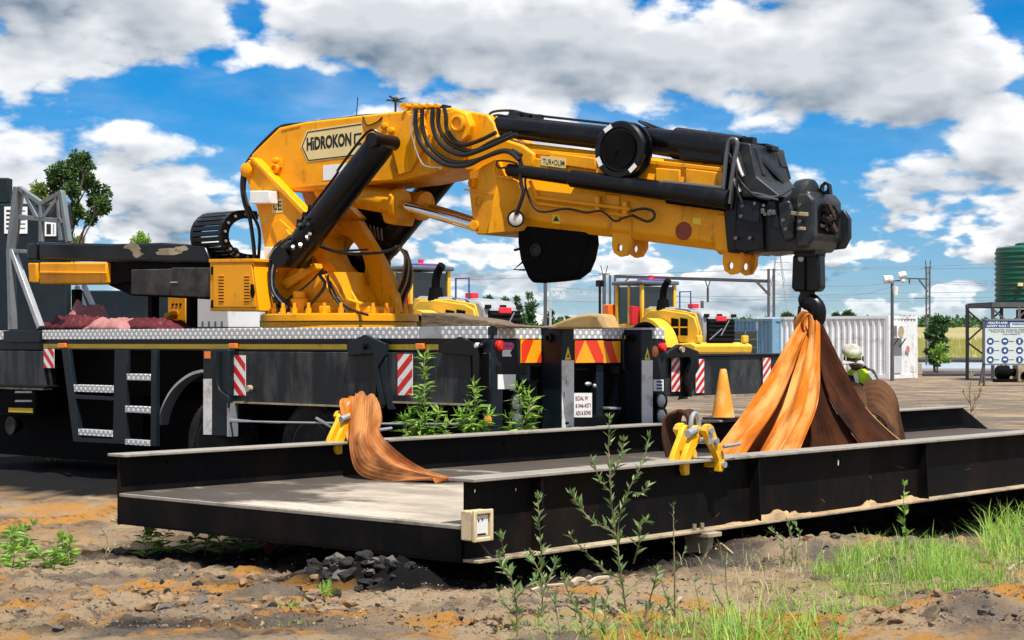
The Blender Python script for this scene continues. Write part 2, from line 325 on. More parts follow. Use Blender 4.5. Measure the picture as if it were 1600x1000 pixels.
def diamond_mat():
    m = bpy.data.materials.new('diamond_plate'); m.use_nodes = True; nt = m.node_tree; N = nt.nodes; L = nt.links
    b = N['Principled BSDF']; b.inputs['Roughness'].default_value = 0.42; b.inputs['Metallic'].default_value = 0.1
    tc = N.new('ShaderNodeTexCoord'); sp = N.new('ShaderNodeSeparateXYZ'); L.new(tc.outputs['Object'], sp.inputs[0])
    def M(op, a, b_=0.0, c=0.0):
        n = N.new('ShaderNodeMath'); n.operation = op
        for i, x in enumerate((a, b_, c)):
            if hasattr(x, 'links'): L.new(x, n.inputs[i])
            else: n.inputs[i].default_value = x
        return n.outputs[0]
    t = M('ADD', sp.outputs[0], sp.outputs[1])
    sx = M('SINE', M('MULTIPLY', t, 2*math.pi/0.088)); sz = M('COSINE', M('MULTIPLY', M('SUBTRACT', sp.outputs[2], 1.39), 2*math.pi/0.088))
    v = M('MULTIPLY', sx, sz)
    r = N.new('ShaderNodeMapRange'); r.interpolation_type = 'SMOOTHSTEP'; L.new(v, r.inputs[0]); r.inputs[1].default_value = 0.1; r.inputs[2].default_value = 0.5
    mx = N.new('ShaderNodeMix'); mx.data_type = 'RGBA'; L.new(r.outputs[0], mx.inputs[0]); mx.inputs[6].default_value = (0.42, 0.43, 0.44, 1); mx.inputs[7].default_value = (0.90, 0.90, 0.89, 1)
    L.new(mx.outputs[2], b.inputs['Base Color'])
    bp = N.new('ShaderNodeBump'); bp.inputs['Strength'].default_value = 0.6; bp.inputs['Distance'].default_value = 0.004; L.new(r.outputs[0], bp.inputs['Height']); L.new(bp.outputs[0], b.inputs['Normal'])
    MATS['diamond_plate'] = m
diamond_mat(); deck_mat()

# ---------------------------------------------------------------- mesh builder
def V(*a): return Vector(a)
def smooth_path(pts, n=6):
    pts = [Vector(p) for p in pts]; out = []
    for i in range(len(pts)-1):
        p0 = pts[max(i-1, 0)]; p1 = pts[i]; p2 = pts[i+1]; p3 = pts[min(i+2, len(pts)-1)]
        for k in range(n):
            t = k/n; t2 = t*t; t3 = t2*t
            out.append(0.5*((2*p1)+(-p0+p2)*t+(2*p0-5*p1+4*p2-p3)*t2+(-p0+3*p1-3*p2+p3)*t3))
    out.append(pts[-1]); return out
class MB:
    def __init__(s): s.v = []; s.f = []; s.m = []
    def add(s, v, f, m=0):
        o = len(s.v); s.v += [tuple(x) for x in v]; s.f += [tuple(i+o for i in q) for q in f]; s.m += [m]*len(f); return s
    def box(s, lo, hi, m=0):
        x0, y0, z0 = lo; x1, y1, z1 = hi
        return s.add([(x0,y0,z0),(x1,y0,z0),(x1,y1,z0),(x0,y1,z0),(x0,y0,z1),(x1,y0,z1),(x1,y1,z1),(x0,y1,z1)],
              [(0,3,2,1),(4,5,6,7),(0,1,5,4),(1,2,6,5),(2,3,7,6),(3,0,4,7)], m)
    def loft(s, A, B, m=0, caps=True):
        n = len(A); f = [(i, (i+1) % n, n+(i+1) % n, n+i) for i in range(n)]
        if caps: f += [tuple(range(n-1, -1, -1)), tuple(range(n, 2*n))]
        return s.add(list(A)+list(B), f, m)
    def rings(s, RR, m=0, caps=True, closed=True):
        n = len(RR[0]); f = []
        for j in range(len(RR)-1):
            for i in range(n if closed else n-1):
                f.append((j*n+i, j*n+(i+1) % n, (j+1)*n+(i+1) % n, (j+1)*n+i))
        if caps and closed: f += [tuple(range(n-1, -1, -1)), tuple((len(RR)-1)*n+i for i in range(n))]
        return s.add([p for r in RR for p in r], f, m)
    def py(s, poly, y0, y1, m=0):         # polygon of (x, z) extruded along y
        return s.loft([(p[0], y0, p[1]) for p in poly], [(p[0], y1, p[1]) for p in poly], m)
    def px(s, poly, x0, x1, m=0):         # polygon of (y, z) extruded along x
        return s.loft([(x0, p[0], p[1]) for p in poly], [(x1, p[0], p[1]) for p in poly], m)
    def pz(s, poly, z0, z1, m=0):
        return s.loft([(p[0], p[1], z0) for p in poly], [(p[0], p[1], z1) for p in poly], m)
    def cyl(s, a, b, r, r2=None, n=16, m=0, caps=True):
        a = Vector(a); b = Vector(b); r2 = r if r2 is None else r2
        d = (b-a).normalized(); u = d.orthogonal().normalized(); w = d.cross(u)
        c = [(math.cos(2*math.pi*i/n), math.sin(2*math.pi*i/n)) for i in range(n)]
        return s.loft([a+(u*x+w*y)*r for x, y in c], [b+(u*x+w*y)*r2 for x, y in c], m, caps)
    def turned(s, a, d, prof, n=24, m=0):   # profile of (distance along d, radius)
        a = Vector(a); d = Vector(d).normalized(); u = d.orthogonal().normalized(); w = d.cross(u)
        RR = [[a+d*t+(u*math.cos(2*math.pi*i/n)+w*math.sin(2*math.pi*i/n))*max(r, 1e-4) for i in range(n)] for t, r in prof]
        return s.rings(RR, m)
    def tube(s, pts, r, n=8, m=0, sm=0, r1=None):
        P = smooth_path(pts, sm) if sm else [Vector(p) for p in pts]
        RR = []; u = None
        for i, p in enumerate(P):
            d = (P[min(i+1, len(P)-1)]-P[max(i-1, 0)]).normalized()
            u = d.orthogonal().normalized() if u is None else (u-d*u.dot(d)).normalized()
            w = d.cross(u); rr = r if r1 is None else r+(r1-r)*i/(len(P)-1)
            RR.append([p+(u*math.cos(2*math.pi*k/n)+w*math.sin(2*math.pi*k/n))*rr for k in range(n)])
        return s.rings(RR, m)
    def ball(s, c, r, n=12, k=8, m=0, sq=(1, 1, 1)):
        c = Vector(c)
        RR = [[c+Vector((math.sin(math.pi*j/k)*math.cos(2*math.pi*i/n)*sq[0], math.sin(math.pi*j/k)*math.sin(2*math.pi*i/n)*sq[1], math.cos(math.pi*j/k)*sq[2]))*r for i in range(n)] for j in range(k+1)]
        RR[0] = [q+(c+Vector((0, 0, r*sq[2]))-q)*0.98 for q in RR[0]]; RR[0] = [Vector((c.x+1e-4*math.cos(2*math.pi*i/n), c.y+1e-4*math.sin(2*math.pi*i/n), c.z+r*sq[2])) for i in range(n)]
        RR[-1] = [Vector((c.x+1e-4*math.cos(2*math.pi*i/n), c.y+1e-4*math.sin(2*math.pi*i/n), c.z-r*sq[2])) for i in range(n)]
        return s.rings(RR[::-1], m)
    def bar(s, a, b, w, h, up=(0, 0, 1), m=0):   # rectangular bar between two points
        a = Vector(a); b = Vector(b); d = (b-a).normalized(); up = Vector(up)
        sd = d.cross(up)
        if sd.length < 1e-4: sd = d.orthogonal()
        sd.normalize(); u = sd.cross(d).normalized(); c = [(-w/2, -h/2), (w/2, -h/2), (w/2, h/2), (-w/2, h/2)]
        return s.loft([a+sd*x+u*y for x, y in c], [b+sd*x+u*y for x, y in c], m)
    def mesh(s, name, mats, smooth=35):
        me = bpy.data.meshes.new(name); me.from_pydata(s.v, [], s.f)
        for mm in (mats if isinstance(mats, (list, tuple)) else [mats]): me.materials.append(MATS[mm] if isinstance(mm, str) else mm)
        if any(s.m): me.polygons.foreach_set('material_index', s.m)
        bm = bmesh.new(); bm.from_mesh(me); bmesh.ops.recalc_face_normals(bm, faces=bm.faces) if len(bm.faces) < 60000 else None; bm.to_mesh(me); bm.free()
        if smooth:
            me.polygons.foreach_set('use_smooth', [True]*len(me.polygons)); me.set_sharp_from_angle(angle=R(smooth))
        me.update(); return me
    def build(s, name, mats, parent=None, bevel=0.0, smooth=35, seg=2):
        off = Vector((0, 0, 0))
        if parent is None:
            a = np.array(s.v); off = Vector((float((a[:, 0].min()+a[:, 0].max())/2), float((a[:, 1].min()+a[:, 1].max())/2), float(a[:, 2].min())))
            s.v = [tuple(Vector(p)-off) for p in s.v]
        o = bpy.data.objects.new(name, s.mesh(name, mats, smooth)); COL.objects.link(o); o.location = off
        if parent is not None: o.parent = parent
        if bevel:
            md = o.modifiers.new('bevel', 'BEVEL'); md.width = bevel; md.segments = seg; md.limit_method = 'ANGLE'; md.angle_limit = R(35); md.harden_normals = False
        return o
def tag(o, label=None, cat=None, group=None, kind=None):
    if label: o['label'] = label
    if cat: o['category'] = cat
    if group: o['group'] = group
    if kind: o['kind'] = kind
    return o
def thing(name, label, cat, loc=(0, 0, 0), rz=0.0, group=None):
    o = bpy.data.objects.new(name, None); COL.objects.link(o); o.location = loc; o.rotation_euler = (0, 0, rz); o.empty_display_size = 0.3
    return tag(o, label, cat, group)
def copy_tree(o, parent=None):
    c = o.copy(); COL.objects.link(c); c.parent = parent
    for ch in o.children: copy_tree(ch, c)
    return c
_TMP = bpy.data.scenes.new('workbench')
def eval_mesh(o, *others):
    """Evaluate one object alone (in an otherwise empty scene) and return its mesh."""
    for q in (o,)+others: _TMP.collection.objects.link(q)
    _TMP.view_layers[0].update(); dg = _TMP.view_layers[0].depsgraph; me = bpy.data.meshes.new_from_object(o.evaluated_get(dg))
    for q in (o,)+others: _TMP.collection.objects.unlink(q)
    return me
def lettering(text, matname, parent, origin, xdir, updir, height, width=None, bold=0.0, depth=0.002, name='lettering', shear=0.0):
    """Text as thin solid letters: origin = lower left corner, xdir/updir in the parent's frame."""
    cu = bpy.data.curves.new('lettering', 'FONT'); cu.body = text; cu.size = 1.0; cu.extrude = 0.0; cu.offset = bold; cu.resolution_u = 3; cu.shear = shear
    to = bpy.data.objects.new('lettering_tmp', cu); me = eval_mesh(to)
    bpy.data.objects.remove(to); bpy.data.curves.remove(cu)
    n = len(me.vertices); a = np.zeros(n*3); me.vertices.foreach_get('co', a); a = a.reshape(n, 3)
    x0, x1, y0, y1 = a[:, 0].min(), a[:, 0].max(), a[:, 1].min(), a[:, 1].max()
    sy = height/(y1-y0); sx = sy if width is None else width/(x1-x0)
    X = Vector(xdir).normalized(); U = Vector(updir).normalized(); Nn = X.cross(U).normalized(); o0 = Vector(origin)
    co = [(o0+X*((p[0]-x0)*sx)+U*((p[1]-y0)*sy)) for p in a]
    me.vertices.foreach_set('co', [c for p in co for c in p]); me.materials.clear(); me.materials.append(MATS[matname]); me.update()
    o = bpy.data.objects.new(name, me); COL.objects.link(o); o.parent = parent
    if depth:
        md = o.modifiers.new('thickness', 'SOLIDIFY'); md.thickness = depth; md.offset = 1.0
    return o
# ---------------------------------------------------------------- ground
def vnoise(x, y, seed=0):
    xi = np.floor(x).astype(np.int64); yi = np.floor(y).astype(np.int64); fx = x-xi; fy = y-yi
    fx = fx*fx*(3-2*fx); fy = fy*fy*(3-2*fy)
    def h(a, b):
        n = (a*374761393+b*668265263+seed*1442695041) & 0x7fffffff; n = ((n ^ (n >> 13))*1274126177) & 0x7fffffff
        return ((n ^ (n >> 16)) & 0xffff)/65535.0
    return (h(xi, yi)*(1-fx)+h(xi+1, yi)*fx)*(1-fy)+(h(xi, yi+1)*(1-fx)+h(xi+1, yi+1)*fx)*fy
def fbm(x, y, o=5, seed=0, g=0.5):
    s = 0; a = 1; t = 0
    for i in range(o):
        s = s+a*vnoise(x*2**i+17.3*i, y*2**i+9.1*i, seed+i); t += a; a *= g
    return s/t
def sst(x, a, b): t = np.clip((x-a)/(b-a), 0, 1); return t*t*(3-2*t)
MOUNDS = [(1180, 862, 0.16, 0.75, 0.35), (1290, 850, 0.14, 0.6, 0.35), (1060, 880, 0.06, 0.6, 0.3), (1450, 845, 0.10, 0.7, 0.35), (1500, 985, 0.12, 0.42, 0.20), (1585, 965, 0.10, 0.4, 0.3), (585, 908, 0.17, 0.34, 0.13), (520, 902, 0.11, 0.26, 0.11), (648, 914, 0.12, 0.24, 0.11), (330, 930, 0.04, 0.8, 0.3), (760, 930, 0.03, 0.8, 0.25), (500, 985, 0.02, 0.9, 0.2)]
MW = [(G(a, b, -0.10), c, d, e) for a, b, c, d, e in MOUNDS]
def ground_z(x, y, fine=True):
    x = np.asarray(x, float); y = np.asarray(y, float)
    z = GZ+0.20*sst(-y, -14.5, -7.5)+17.0*np.clip((y-170)/1330, 0, 1.6)
    for c, h, rx, ry in MW:
        z = z+h*np.exp(-((x-c.x)/rx)**2-((y-c.y)/ry)**2)
    if fine:
        k = sst(-y, -30, -12)
        n = fbm(x*0.9, y*0.9, 5, 3); z = z+(n-0.5)*0.12*k
        n2 = fbm(x*5, y*5, 5, 11, 0.6); z = z+(np.abs(n2-0.5)*-0.18+0.022)*k
        z = z+(fbm(x*22, y*22, 3, 5, 0.6)-0.5)*0.034*k
        rub = sst(fbm(x*1.1+5, y*1.1, 4, 41), 0.46, 0.58)*k                  # broken, cloddy areas
        z = z+rub*((fbm(x*6.5, y*6.5, 4, 43, 0.6)-0.5)*0.12)+rub*(vnoise(x*15, y*15, 47)-.5)*.02
        z = z+(fbm(x*0.25, y*0.25, 3, 8)-0.5)*0.10*sst(y, 12, 25)*sst(-y, -140, -60)
    return z
GRID = []
def build_ground():
    def lines(a, b, d, lim_lo, lim_hi, gr=1.16):
        L = list(np.arange(a, b, d)); s = d; q = L[-1]
        while q < lim_hi: s *= gr; q += s; L.append(q)
        s = d; q = a; lo = []
        while q > lim_lo: s *= gr; q -= s; lo.append(q)
        return np.array(lo[::-1]+L)
    xs = lines(-4.5, 5.5, 0.032, -2600, 2600); ys = lines(7.0, 13.2, 0.03, -60, 3600, 1.09)
    X, Y = np.meshgrid(xs, ys); Z = ground_z(X, Y)
    nx, ny = len(xs), len(ys); GRID.extend([list(xs), list(ys), Z])
    idx = np.arange(nx*ny).reshape(ny, nx)
    f = np.stack([idx[:-1, :-1], idx[:-1, 1:], idx[1:, 1:], idx[1:, :-1]], -1).reshape(-1, 4)
    me = bpy.data.meshes.new('ground'); me.vertices.add(nx*ny); me.vertices.foreach_set('co', np.stack([X, Y, Z], -1).reshape(-1))
    me.loops.add(len(f)*4); me.loops.foreach_set('vertex_index', f.reshape(-1)); me.polygons.add(len(f))
    me.polygons.foreach_set('loop_start', np.arange(len(f))*4); me.polygons.foreach_set('loop_total', np.full(len(f), 4)); me.update(); me.validate()
    me.polygons.foreach_set('use_smooth', [True]*len(f))
    # colour masks: coal dust, black also over the deck footprint, ochre clay, grass cover
    x, y = X.reshape(-1), Y.reshape(-1); n = fbm(x*1.3, y*1.3, 5, 21); n2 = fbm(x*3.1, y*3.1, 5, 31, 0.6)
    def near(px, py, rx, ry, z=-0.12): c = G(px, py, z); return np.exp(-((x-c.x)/rx)**2-((y-c.y)/ry)**2)
    B = bridge_local(x, y)
    coal = sst(B[0], -0.25, 0.15)*sst(B[1], -0.45, -0.05)*sst(-B[1], -4.6, -3.8)*0.95
    tl = truck_local(x, y); coal = np.maximum(coal, sst(tl[1]+(n-0.5)*2, -3.2, -2.6)*sst(-tl[1]-(n-0.5)*.8, -1.7, -1.1)*sst(tl[0], -1.2, -0.4)*1.3)
    coal = np.maximum(coal, np.maximum(near(585, 906, 0.55, 0.30, -.10), near(655, 914, 0.4, 0.25, -.10))*1.5); coal = np.maximum(coal, near(490, 905, 0.45, 0.18, -.10)*1.1)
    coal = np.maximum(coal, near(720, 890, 0.5, 0.25)*0.8)
    coal = np.maximum(coal, near(420, 860, 0.8, 0.12)*0.55*sst(n2, .4, .6)); coal = np.maximum(coal, near(150, 1000, 1.0, 0.12)*0.8)
    coal = np.clip(coal*(0.75+0.5*n2), 0, 1)
    och = sst(n2+0.25*(near(370, 925, 0.8, 0.35)+0.8*near(470, 915, 0.5, 0.25)+0.7*near(100, 790, 1.6, 0.6)+0.6*near(60, 775, 1.8, 0.5)+0.6*near(1500, 980, 0.9, 0.4)+0.4*near(1400, 830, 1.0, .5)+0.3*near(800, 980, 1.2, .3)), 0.54, 0.72)*sst(-y, -22, -15)
    pale = sst(n+0.2*near(80, 787, 2.4, 0.7)+0.12*near(1100, 930, 2.0, .5)+.22*near(1250, 865, 1.6, .6)+.35*near(1500, 985, 1.0, .35)+.10*near(400, 960, 2.0, .5), 0.48, 0.68)*sst(-y, -24, -15)
    gr = sst(y+(n-0.5)*60, 128, 150)+np.clip(near(1400, 930, 0.9, 0.55)*0.8, 0, 0.8)*sst(n2, .35, .6)*(y < 20)
    for nm, a in (('coal', coal), ('ochre', och), ('pale', pale), ('grass', np.clip(gr, 0, 1))):
        at = me.attributes.new(nm, 'FLOAT', 'POINT'); at.data.foreach_set('value', a.astype(np.float32))
    m = bpy.data.materials.new('yard_soil'); m.use_nodes = True; nt = m.node_tree; N = nt.nodes; L = nt.links; b = N['Principled BSDF']
    b.inputs['Roughness'].default_value = 0.95; b.inputs['Specular IOR Level'].default_value = 0.2
    g = N.new('ShaderNodeNewGeometry')
    def noise(sc, det=7, ro=0.62, st=None):
        q = N.new('ShaderNodeTexNoise'); q.inputs['Scale'].default_value = sc; q.inputs['Detail'].default_value = det; q.inputs['Roughness'].default_value = ro
        if st:
            mp = N.new('ShaderNodeMapping'); mp.inputs['Scale'].default_value = st; L.new(g.outputs['Position'], mp.inputs[0]); L.new(mp.outputs[0], q.inputs[0])
        else: L.new(g.outputs['Position'], q.inputs[0])
        return q.outputs[0]
    def ramp(f, a, b_, lo=0.0, hi=1.0):
        r = N.new('ShaderNodeMapRange'); r.interpolation_type = 'SMOOTHSTEP'; L.new(f, r.inputs[0])
        for i, v in enumerate((a, b_, lo, hi)): r.inputs[i+1].default_value = v
        return r.outputs[0]
    def mix(f, a, b_):
        q = N.new('ShaderNodeMix'); q.data_type = 'RGBA'
        if hasattr(f, 'links'): L.new(f, q.inputs[0])
        else: q.inputs[0].default_value = f
        for i, v in ((6, a), (7, b_)):
            if hasattr(v, 'links'): L.new(v, q.inputs[i])
            else: q.inputs[i].default_value = (*v, 1)
        return q.outputs[2]
    def attr(nm): a = N.new('ShaderNodeAttribute'); a.attribute_name = nm; return a.outputs['Fac']
    def mul(a, b_):
        q = N.new('ShaderNodeMath'); q.operation = 'MULTIPLY'; L.new(a, q.inputs[0]); L.new(b_, q.inputs[1]); return q.outputs[0]
    c = mix(ramp(noise(1.1), 0.35, 0.65), (0.185, 0.138, 0.095), (0.40, 0.29, 0.185))
    c = mix(ramp(noise(0.5, 8, 0.68, (0.8, 1.0, 1)), 0.42, 0.62), c, (0.135, 0.115, 0.097))
    c = mix(attr('pale'), c, (0.46, 0.335, 0.205))
    c = mix(attr('ochre'), c, (0.56, 0.265, 0.055))
    c = mix(ramp(noise(2.6, 10, .74, (1, 1.8, 1)), 0.54, 0.62, 0, .75), c, (0.065, 0.05, 0.038)); c = mix(ramp(noise(17, 6, .72), 0.56, 0.68, 0, .7), c, (0.06, 0.048, 0.04))
    c = mix(ramp(noise(45, 3, .6), 0.58, 0.70, 0, .5), c, (0.34, 0.27, 0.19))
    c = mix(attr('coal'), c, (0.006, 0.0057, 0.0057))
    gc = mix(ramp(noise(0.03, 6, 0.6, (0.4, 1, 1)), 0.40, 0.60), (0.27, 0.24, 0.09), (0.16, 0.21, 0.045))
    gc = mix(ramp(noise(0.004, 4, 0.6, (0.2, 1, 1)), 0.4, 0.6), gc, (0.33, 0.27, 0.14))
    c = mix(attr('grass'), c, gc)
    L.new(c, b.inputs['Base Color'])
    bp = N.new('ShaderNodeBump'); bp.inputs['Strength'].default_value = 1.0; bp.inputs['Distance'].default_value = 0.06; L.new(noise(22, 10, 0.75), bp.inputs['Height']); L.new(bp.outputs[0], b.inputs['Normal'])
    me.materials.append(m)
    o = bpy.data.objects.new('ground', me); COL.objects.link(o); tag(o, 'rutted yard ground of tan soil and black coal dust', None, None, 'structure')
    return o
TRK = Frame((-0.17, 15.77), (-0.737, 0.676))
BRG = Frame((-0.27, 10.0), (0.6645, 0.7473))
def _loc(Fr, x, y): return ((x-Fr.O.x)*Fr.ex.x+(y-Fr.O.y)*Fr.ex.y, (x-Fr.O.x)*Fr.ey.x+(y-Fr.O.y)*Fr.ey.y)
def bridge_local(x, y): return _loc(BRG, x, y)
def truck_local(x, y): return _loc(TRK, x, y)
GROUND = build_ground()
def gz(x, y):
    xs, ys, Z = GRID; i = min(max(bisect.bisect(xs, x)-1, 0), len(xs)-2); j = min(max(bisect.bisect(ys, y)-1, 0), len(ys)-2)
    a = (x-xs[i])/(xs[i+1]-xs[i]); b = (y-ys[j])/(ys[j+1]-ys[j])
    return float((Z[j, i]*(1-a)+Z[j, i+1]*a)*(1-b)+(Z[j+1, i]*(1-a)+Z[j+1, i+1]*a)*b)

# puddle, ballast bank beyond the yard
def strip(name, pts, z, matn, label):
    mb = MB(); mb.pz([(p.x, p.y) for p in pts], z-0.3, z); o = mb.build(name, matn, None); return tag(o, label, None, None, 'structure')
mat('water', (0.30, 0.36, 0.40), 0.30, var=0.02, spec=1.0)
mat('ballast', (0.045, 0.043, 0.045), 0.9, var=0.4, vscale=1.0, bump=0.3)
strip('puddle_water', [G(1440, 577), G(1700, 577), G(1700, 567), G(1440, 568)], GZ+0.05, 'water', 'pale standing water in front of the field')
strip('rail_embankment', [G(1300, 566), G(1800, 566), G(1800, 562), G(1300, 562)], GZ+0.22, 'ballast', 'dark railway ballast bank along the field edge')
strip('mud_bank', [G(1442, 588), G(1900, 588), G(1900, 583), G(1442, 583)], GZ+0.12, 'ballast', 'black mud bank in front of the puddle')
# ---------------------------------------------------------------- weighbridge deck
def cut(o, mb):
    """Cut the solids in mb out of object o (holes)."""
    cme = mb.mesh('cutter', ['ink'], 0); co = bpy.data.objects.new('cutter', cme)
    par = o.parent; o.parent = None; mods = [m for m in o.modifiers]
    bm_ = [(m.width, m.segments) for m in mods if m.type == 'BEVEL']
    for m in mods: o.modifiers.remove(m)
    if par is not None: o.matrix_basis = Matrix.Identity(4)
    md = o.modifiers.new('cut', 'BOOLEAN'); md.operation = 'DIFFERENCE'; md.solver = 'EXACT'; md.object = co
    me = eval_mesh(o, co); o.modifiers.clear(); o.data = me
    bpy.data.objects.remove(co); o.parent = par
    me.polygons.foreach_set('use_smooth', [True]*len(me.polygons)); me.set_sharp_from_angle(angle=R(35))
    return o
ZT, ZB, WB, LB = 0.53, 0.05, 3.27, 12.3
mat('rust_scuff', (0.09, 0.035, 0.015), .8, var=.3)
mat('cream_box', (0.62, 0.50, 0.30), 0.55, var=0.12, dirt=(0.25, 0.18, 0.1), damt=0.4, dscale=6)
def build_bridge():
    t = thing('weighbridge_deck', 'long black steel weighbridge deck with two side beams lying on the ground', 'weighbridge', BRG.loc(0), BRG.rz)
    for y, nm in ((0.0, 'near'), (WB, 'far')):
        L2 = LB if nm == 'far' else LB+1.0
        taper = 0.95 if nm == 'far' else 0.0
        poly = [(0.0, ZB+0.018), (L2+taper, ZB+0.018), (L2+taper, ZB+0.06), (L2, ZT-0.02), (0.0, ZT-0.02)]
        web = MB().py(poly, y-0.008, y+0.008).build('beam_web', 'steel_dark', t)
        if nm == 'near':
            c = MB()
            for px, py, rx, rz_ in ((742, 767, .011, .018), (806, 765, .011, .018), (1310, 723, .022, .030)):
                x, z = BRG.y(px, py, y)
                c.py([(x+rx*math.cos(a*math.pi/8), z+rz_*math.sin(a*math.pi/8)) for a in range(16)], y-0.1, y+0.1)
            cut(web, c)
            x, z = BRG.y(1310, 713, -0.02); MB().box((x-0.03, -0.016, z-0.006), (x+0.03, -0.0085, z+0.008)).build('hole_lip', 'steel_dark', t)
        else:
            c = MB()
            for px, py in ((261, 721), (785, 693)):
                x, z = BRG.y(px, py, y); r = 0.022 if px > 500 else 0.014
                c.py([(x+r*math.cos(a*math.pi/8), z+r*1.3*math.sin(a*math.pi/8)) for a in range(16)], y-0.1, y+0.1)
            cut(web, c)
        MB().box((-0.03, y-0.10, ZT-0.02), (L2, y+0.10, ZT)).build('top_flange', 'flange_worn', t, 0.004)
        MB().box((0.0, y-0.11, ZB), (L2+taper, y+0.11, ZB+0.018)).build('bottom_flange', 'flange_dusty', t, 0.004)
    # stiffener ribs on the outer faces
    for px in (848, 1187, 1449):
        x, _ = BRG.y(px, 760, -0.09)
        MB().px([(-0.0085, ZB+0.019), (-0.10, ZB+0.019), (-0.085, ZT-0.0205), (-0.0085, ZT-0.0205)], x-0.008, x+0.008).build('stiffener', 'steel_dark', t)
    for k in range(1, 5):
        x = k*2.4
        MB().px([(WB-0.0085, 0.285), (WB-0.06, 0.285), (WB-0.05, ZT-0.0205), (WB-0.0085, ZT-0.0205)], x-0.006, x+0.006).build('stiffener', 'steel_dark', t) if k in (4,) else None
    # deck plates with open joints, end channel
    x = 0.012; k = 0
    for w in (2.9, 3.0, 3.0, 3.38):
        MB().box((x, 0.0085, 0.235), (x+w-0.006, WB-0.0085, 0.262)).build('deck_plate', 'steel_deck', t, 0.003); x += w
    MB().px([(0.012, 0.062), (WB-0.012, 0.062), (WB-0.012, 0.2345), (0.012, 0.2345)], -0.012, 0.0).build('end_channel', 'steel_dark', t)
    MB().box((-0.014, 0.012, 0.2345), (0.011, WB-0.012, 0.258)).build('channel_lip', 'flange_worn', t, 0.004)
    MB().box((-0.010, 0.012, 0.045), (0.10, WB-0.012, 0.0615)).build('channel_foot', 'steel_dark', t)
    for xx in (0.6, 3.0, 5.4, 7.8, 10.2, 12.0):
        MB().box((xx, 0.0085, 0.07), (xx+0.09, WB-0.0085, 0.2345)).build('cross_beam', 'steel_dark', t)
    # end plates
    MB().box((-0.0105, WB-0.011, 0.04), (-0.001, WB+0.012, ZT-0.0205)).build('end_plate', 'steel_dark', t)
    # cream junction box bolted on the corner
    x, z = BRG.y(742, 820, -0.05)
    jb = MB().box((x-0.075, -0.10, z-0.085), (x+0.075, -0.0085, z+0.085)).build('junction_box', 'cream_box', t, 0.008)
    for lo, hi in (((-.080, -.09), (-.058, .09)), ((.058, -.09), (.080, .09)), ((-.0579, .066), (.0579, .09)), ((-.0579, -.09), (.0579, -.066))): MB().box((x+lo[0], -.122, z+lo[1]), (x+hi[0], -.1005, z+hi[1])).build('box_rim', 'cream_box', jb, .005)
    MB().box((x-.05, -.106, z-.058), (x+.05, -.1005, z+.058)).build('cover', 'white_dirty', jb, .004)
    for u, v in ((-.03, .03), (.0, .034)): MB().cyl((x+u, -.109, z+v), (x+u, -.106, z+v), .006, n=8).build('screw', 'ink', jb)
    MB().box((x-.04, -.107, z-.056), (x+.03, -.1061, z-.044)).build('grime', 'ink', jb)
    MB().tube([V(x+.02, -.06, z-.085), V(x+.03, -.09, z-.13), V(x+.09, -.10, ZB+.03), V(x+.2, -.095, ZB+.027)], .008, 6, sm=4).build('cable', 'hose', jb)
    # feet under the beams
    for px, y in ((1092, -0.03), (1092, WB), (480, WB)):
        x, _ = BRG.y(px, 850, y)
        a = MB(); a.px([(y-0.10, ZB-0.03), (y+0.10, ZB-0.03), (y+0.05, -0.34), (y-0.05, -0.34)], x-0.03, x+0.03)
        a.box((x-0.08, y-0.13, ZB-0.03), (x+0.08, y+0.13, ZB-0.001)); a.build('support_foot', 'flange_dusty', t, 0.004)
    for px in (1085, 1097):
        x, _ = BRG.y(px, 820, -0.08); MB().cyl((x, -0.08, ZB+0.018), (x, -0.08, ZB+0.06), 0.014, n=8).build('bolt', 'flange_dusty', t)
    for px, py in ((775, 862), (783, 863), (791, 861), (799, 860), (807, 859)):
        q = BRG.Z3(px, py, ZB+0.03); ln = MB(); ln.tube([q+V(0.022*math.cos(a), 0.013*math.sin(a), 0.004*math.sin(3*a+px)) for a in np.linspace(0, 2*math.pi, 11)], 0.005, 6); ln.build('chain_link', 'flange_dusty', t)
    rs = random.Random(8)
    for k in range(7):
        x_ = rs.uniform(.3, 9.5); z_ = rs.uniform(.12, .46); l_ = rs.uniform(.02, .14); w_ = rs.uniform(.002, .006)
        MB().bar((x_, -.0088, z_), (x_+l_, -.0088, z_+rs.uniform(-.03, .03)), .001, w_, up=(0, 0, 1)).build('scratch', 'rust_scuff', t)
    sm = MB(); rng = random.Random(4)
    x0, _ = BRG.y(1120, 800, -0.06); x1, _ = BRG.y(1446, 780, -0.06)
    xs = np.linspace(x0, x1, 80); hts = 0.004+0.06*np.clip(fbm(xs*4.3, xs*0+2.2, 5, 77, .62)-0.44, 0, 1)*2.4
    RR = []
    for i, xx in enumerate(xs):
        h = float(hts[i])*min(1, i/6, (79-i)/6)+0.001; n = 9
        RR.append([V(xx, -0.108+0.098*j/(n-1), ZB+0.018+h*math.sin(math.pi*(0.15+0.85*j/(n-1)))*(0.7+0.6*rng.random()) if 0 < j < n-1 else ZB+0.0175) for j in range(n)])
    sm.rings(RR, closed=False, caps=False); o = sm.build('spilled_sand', 'sand_spill', t); o['kind'] = 'stuff'
    return t
build_bridge()
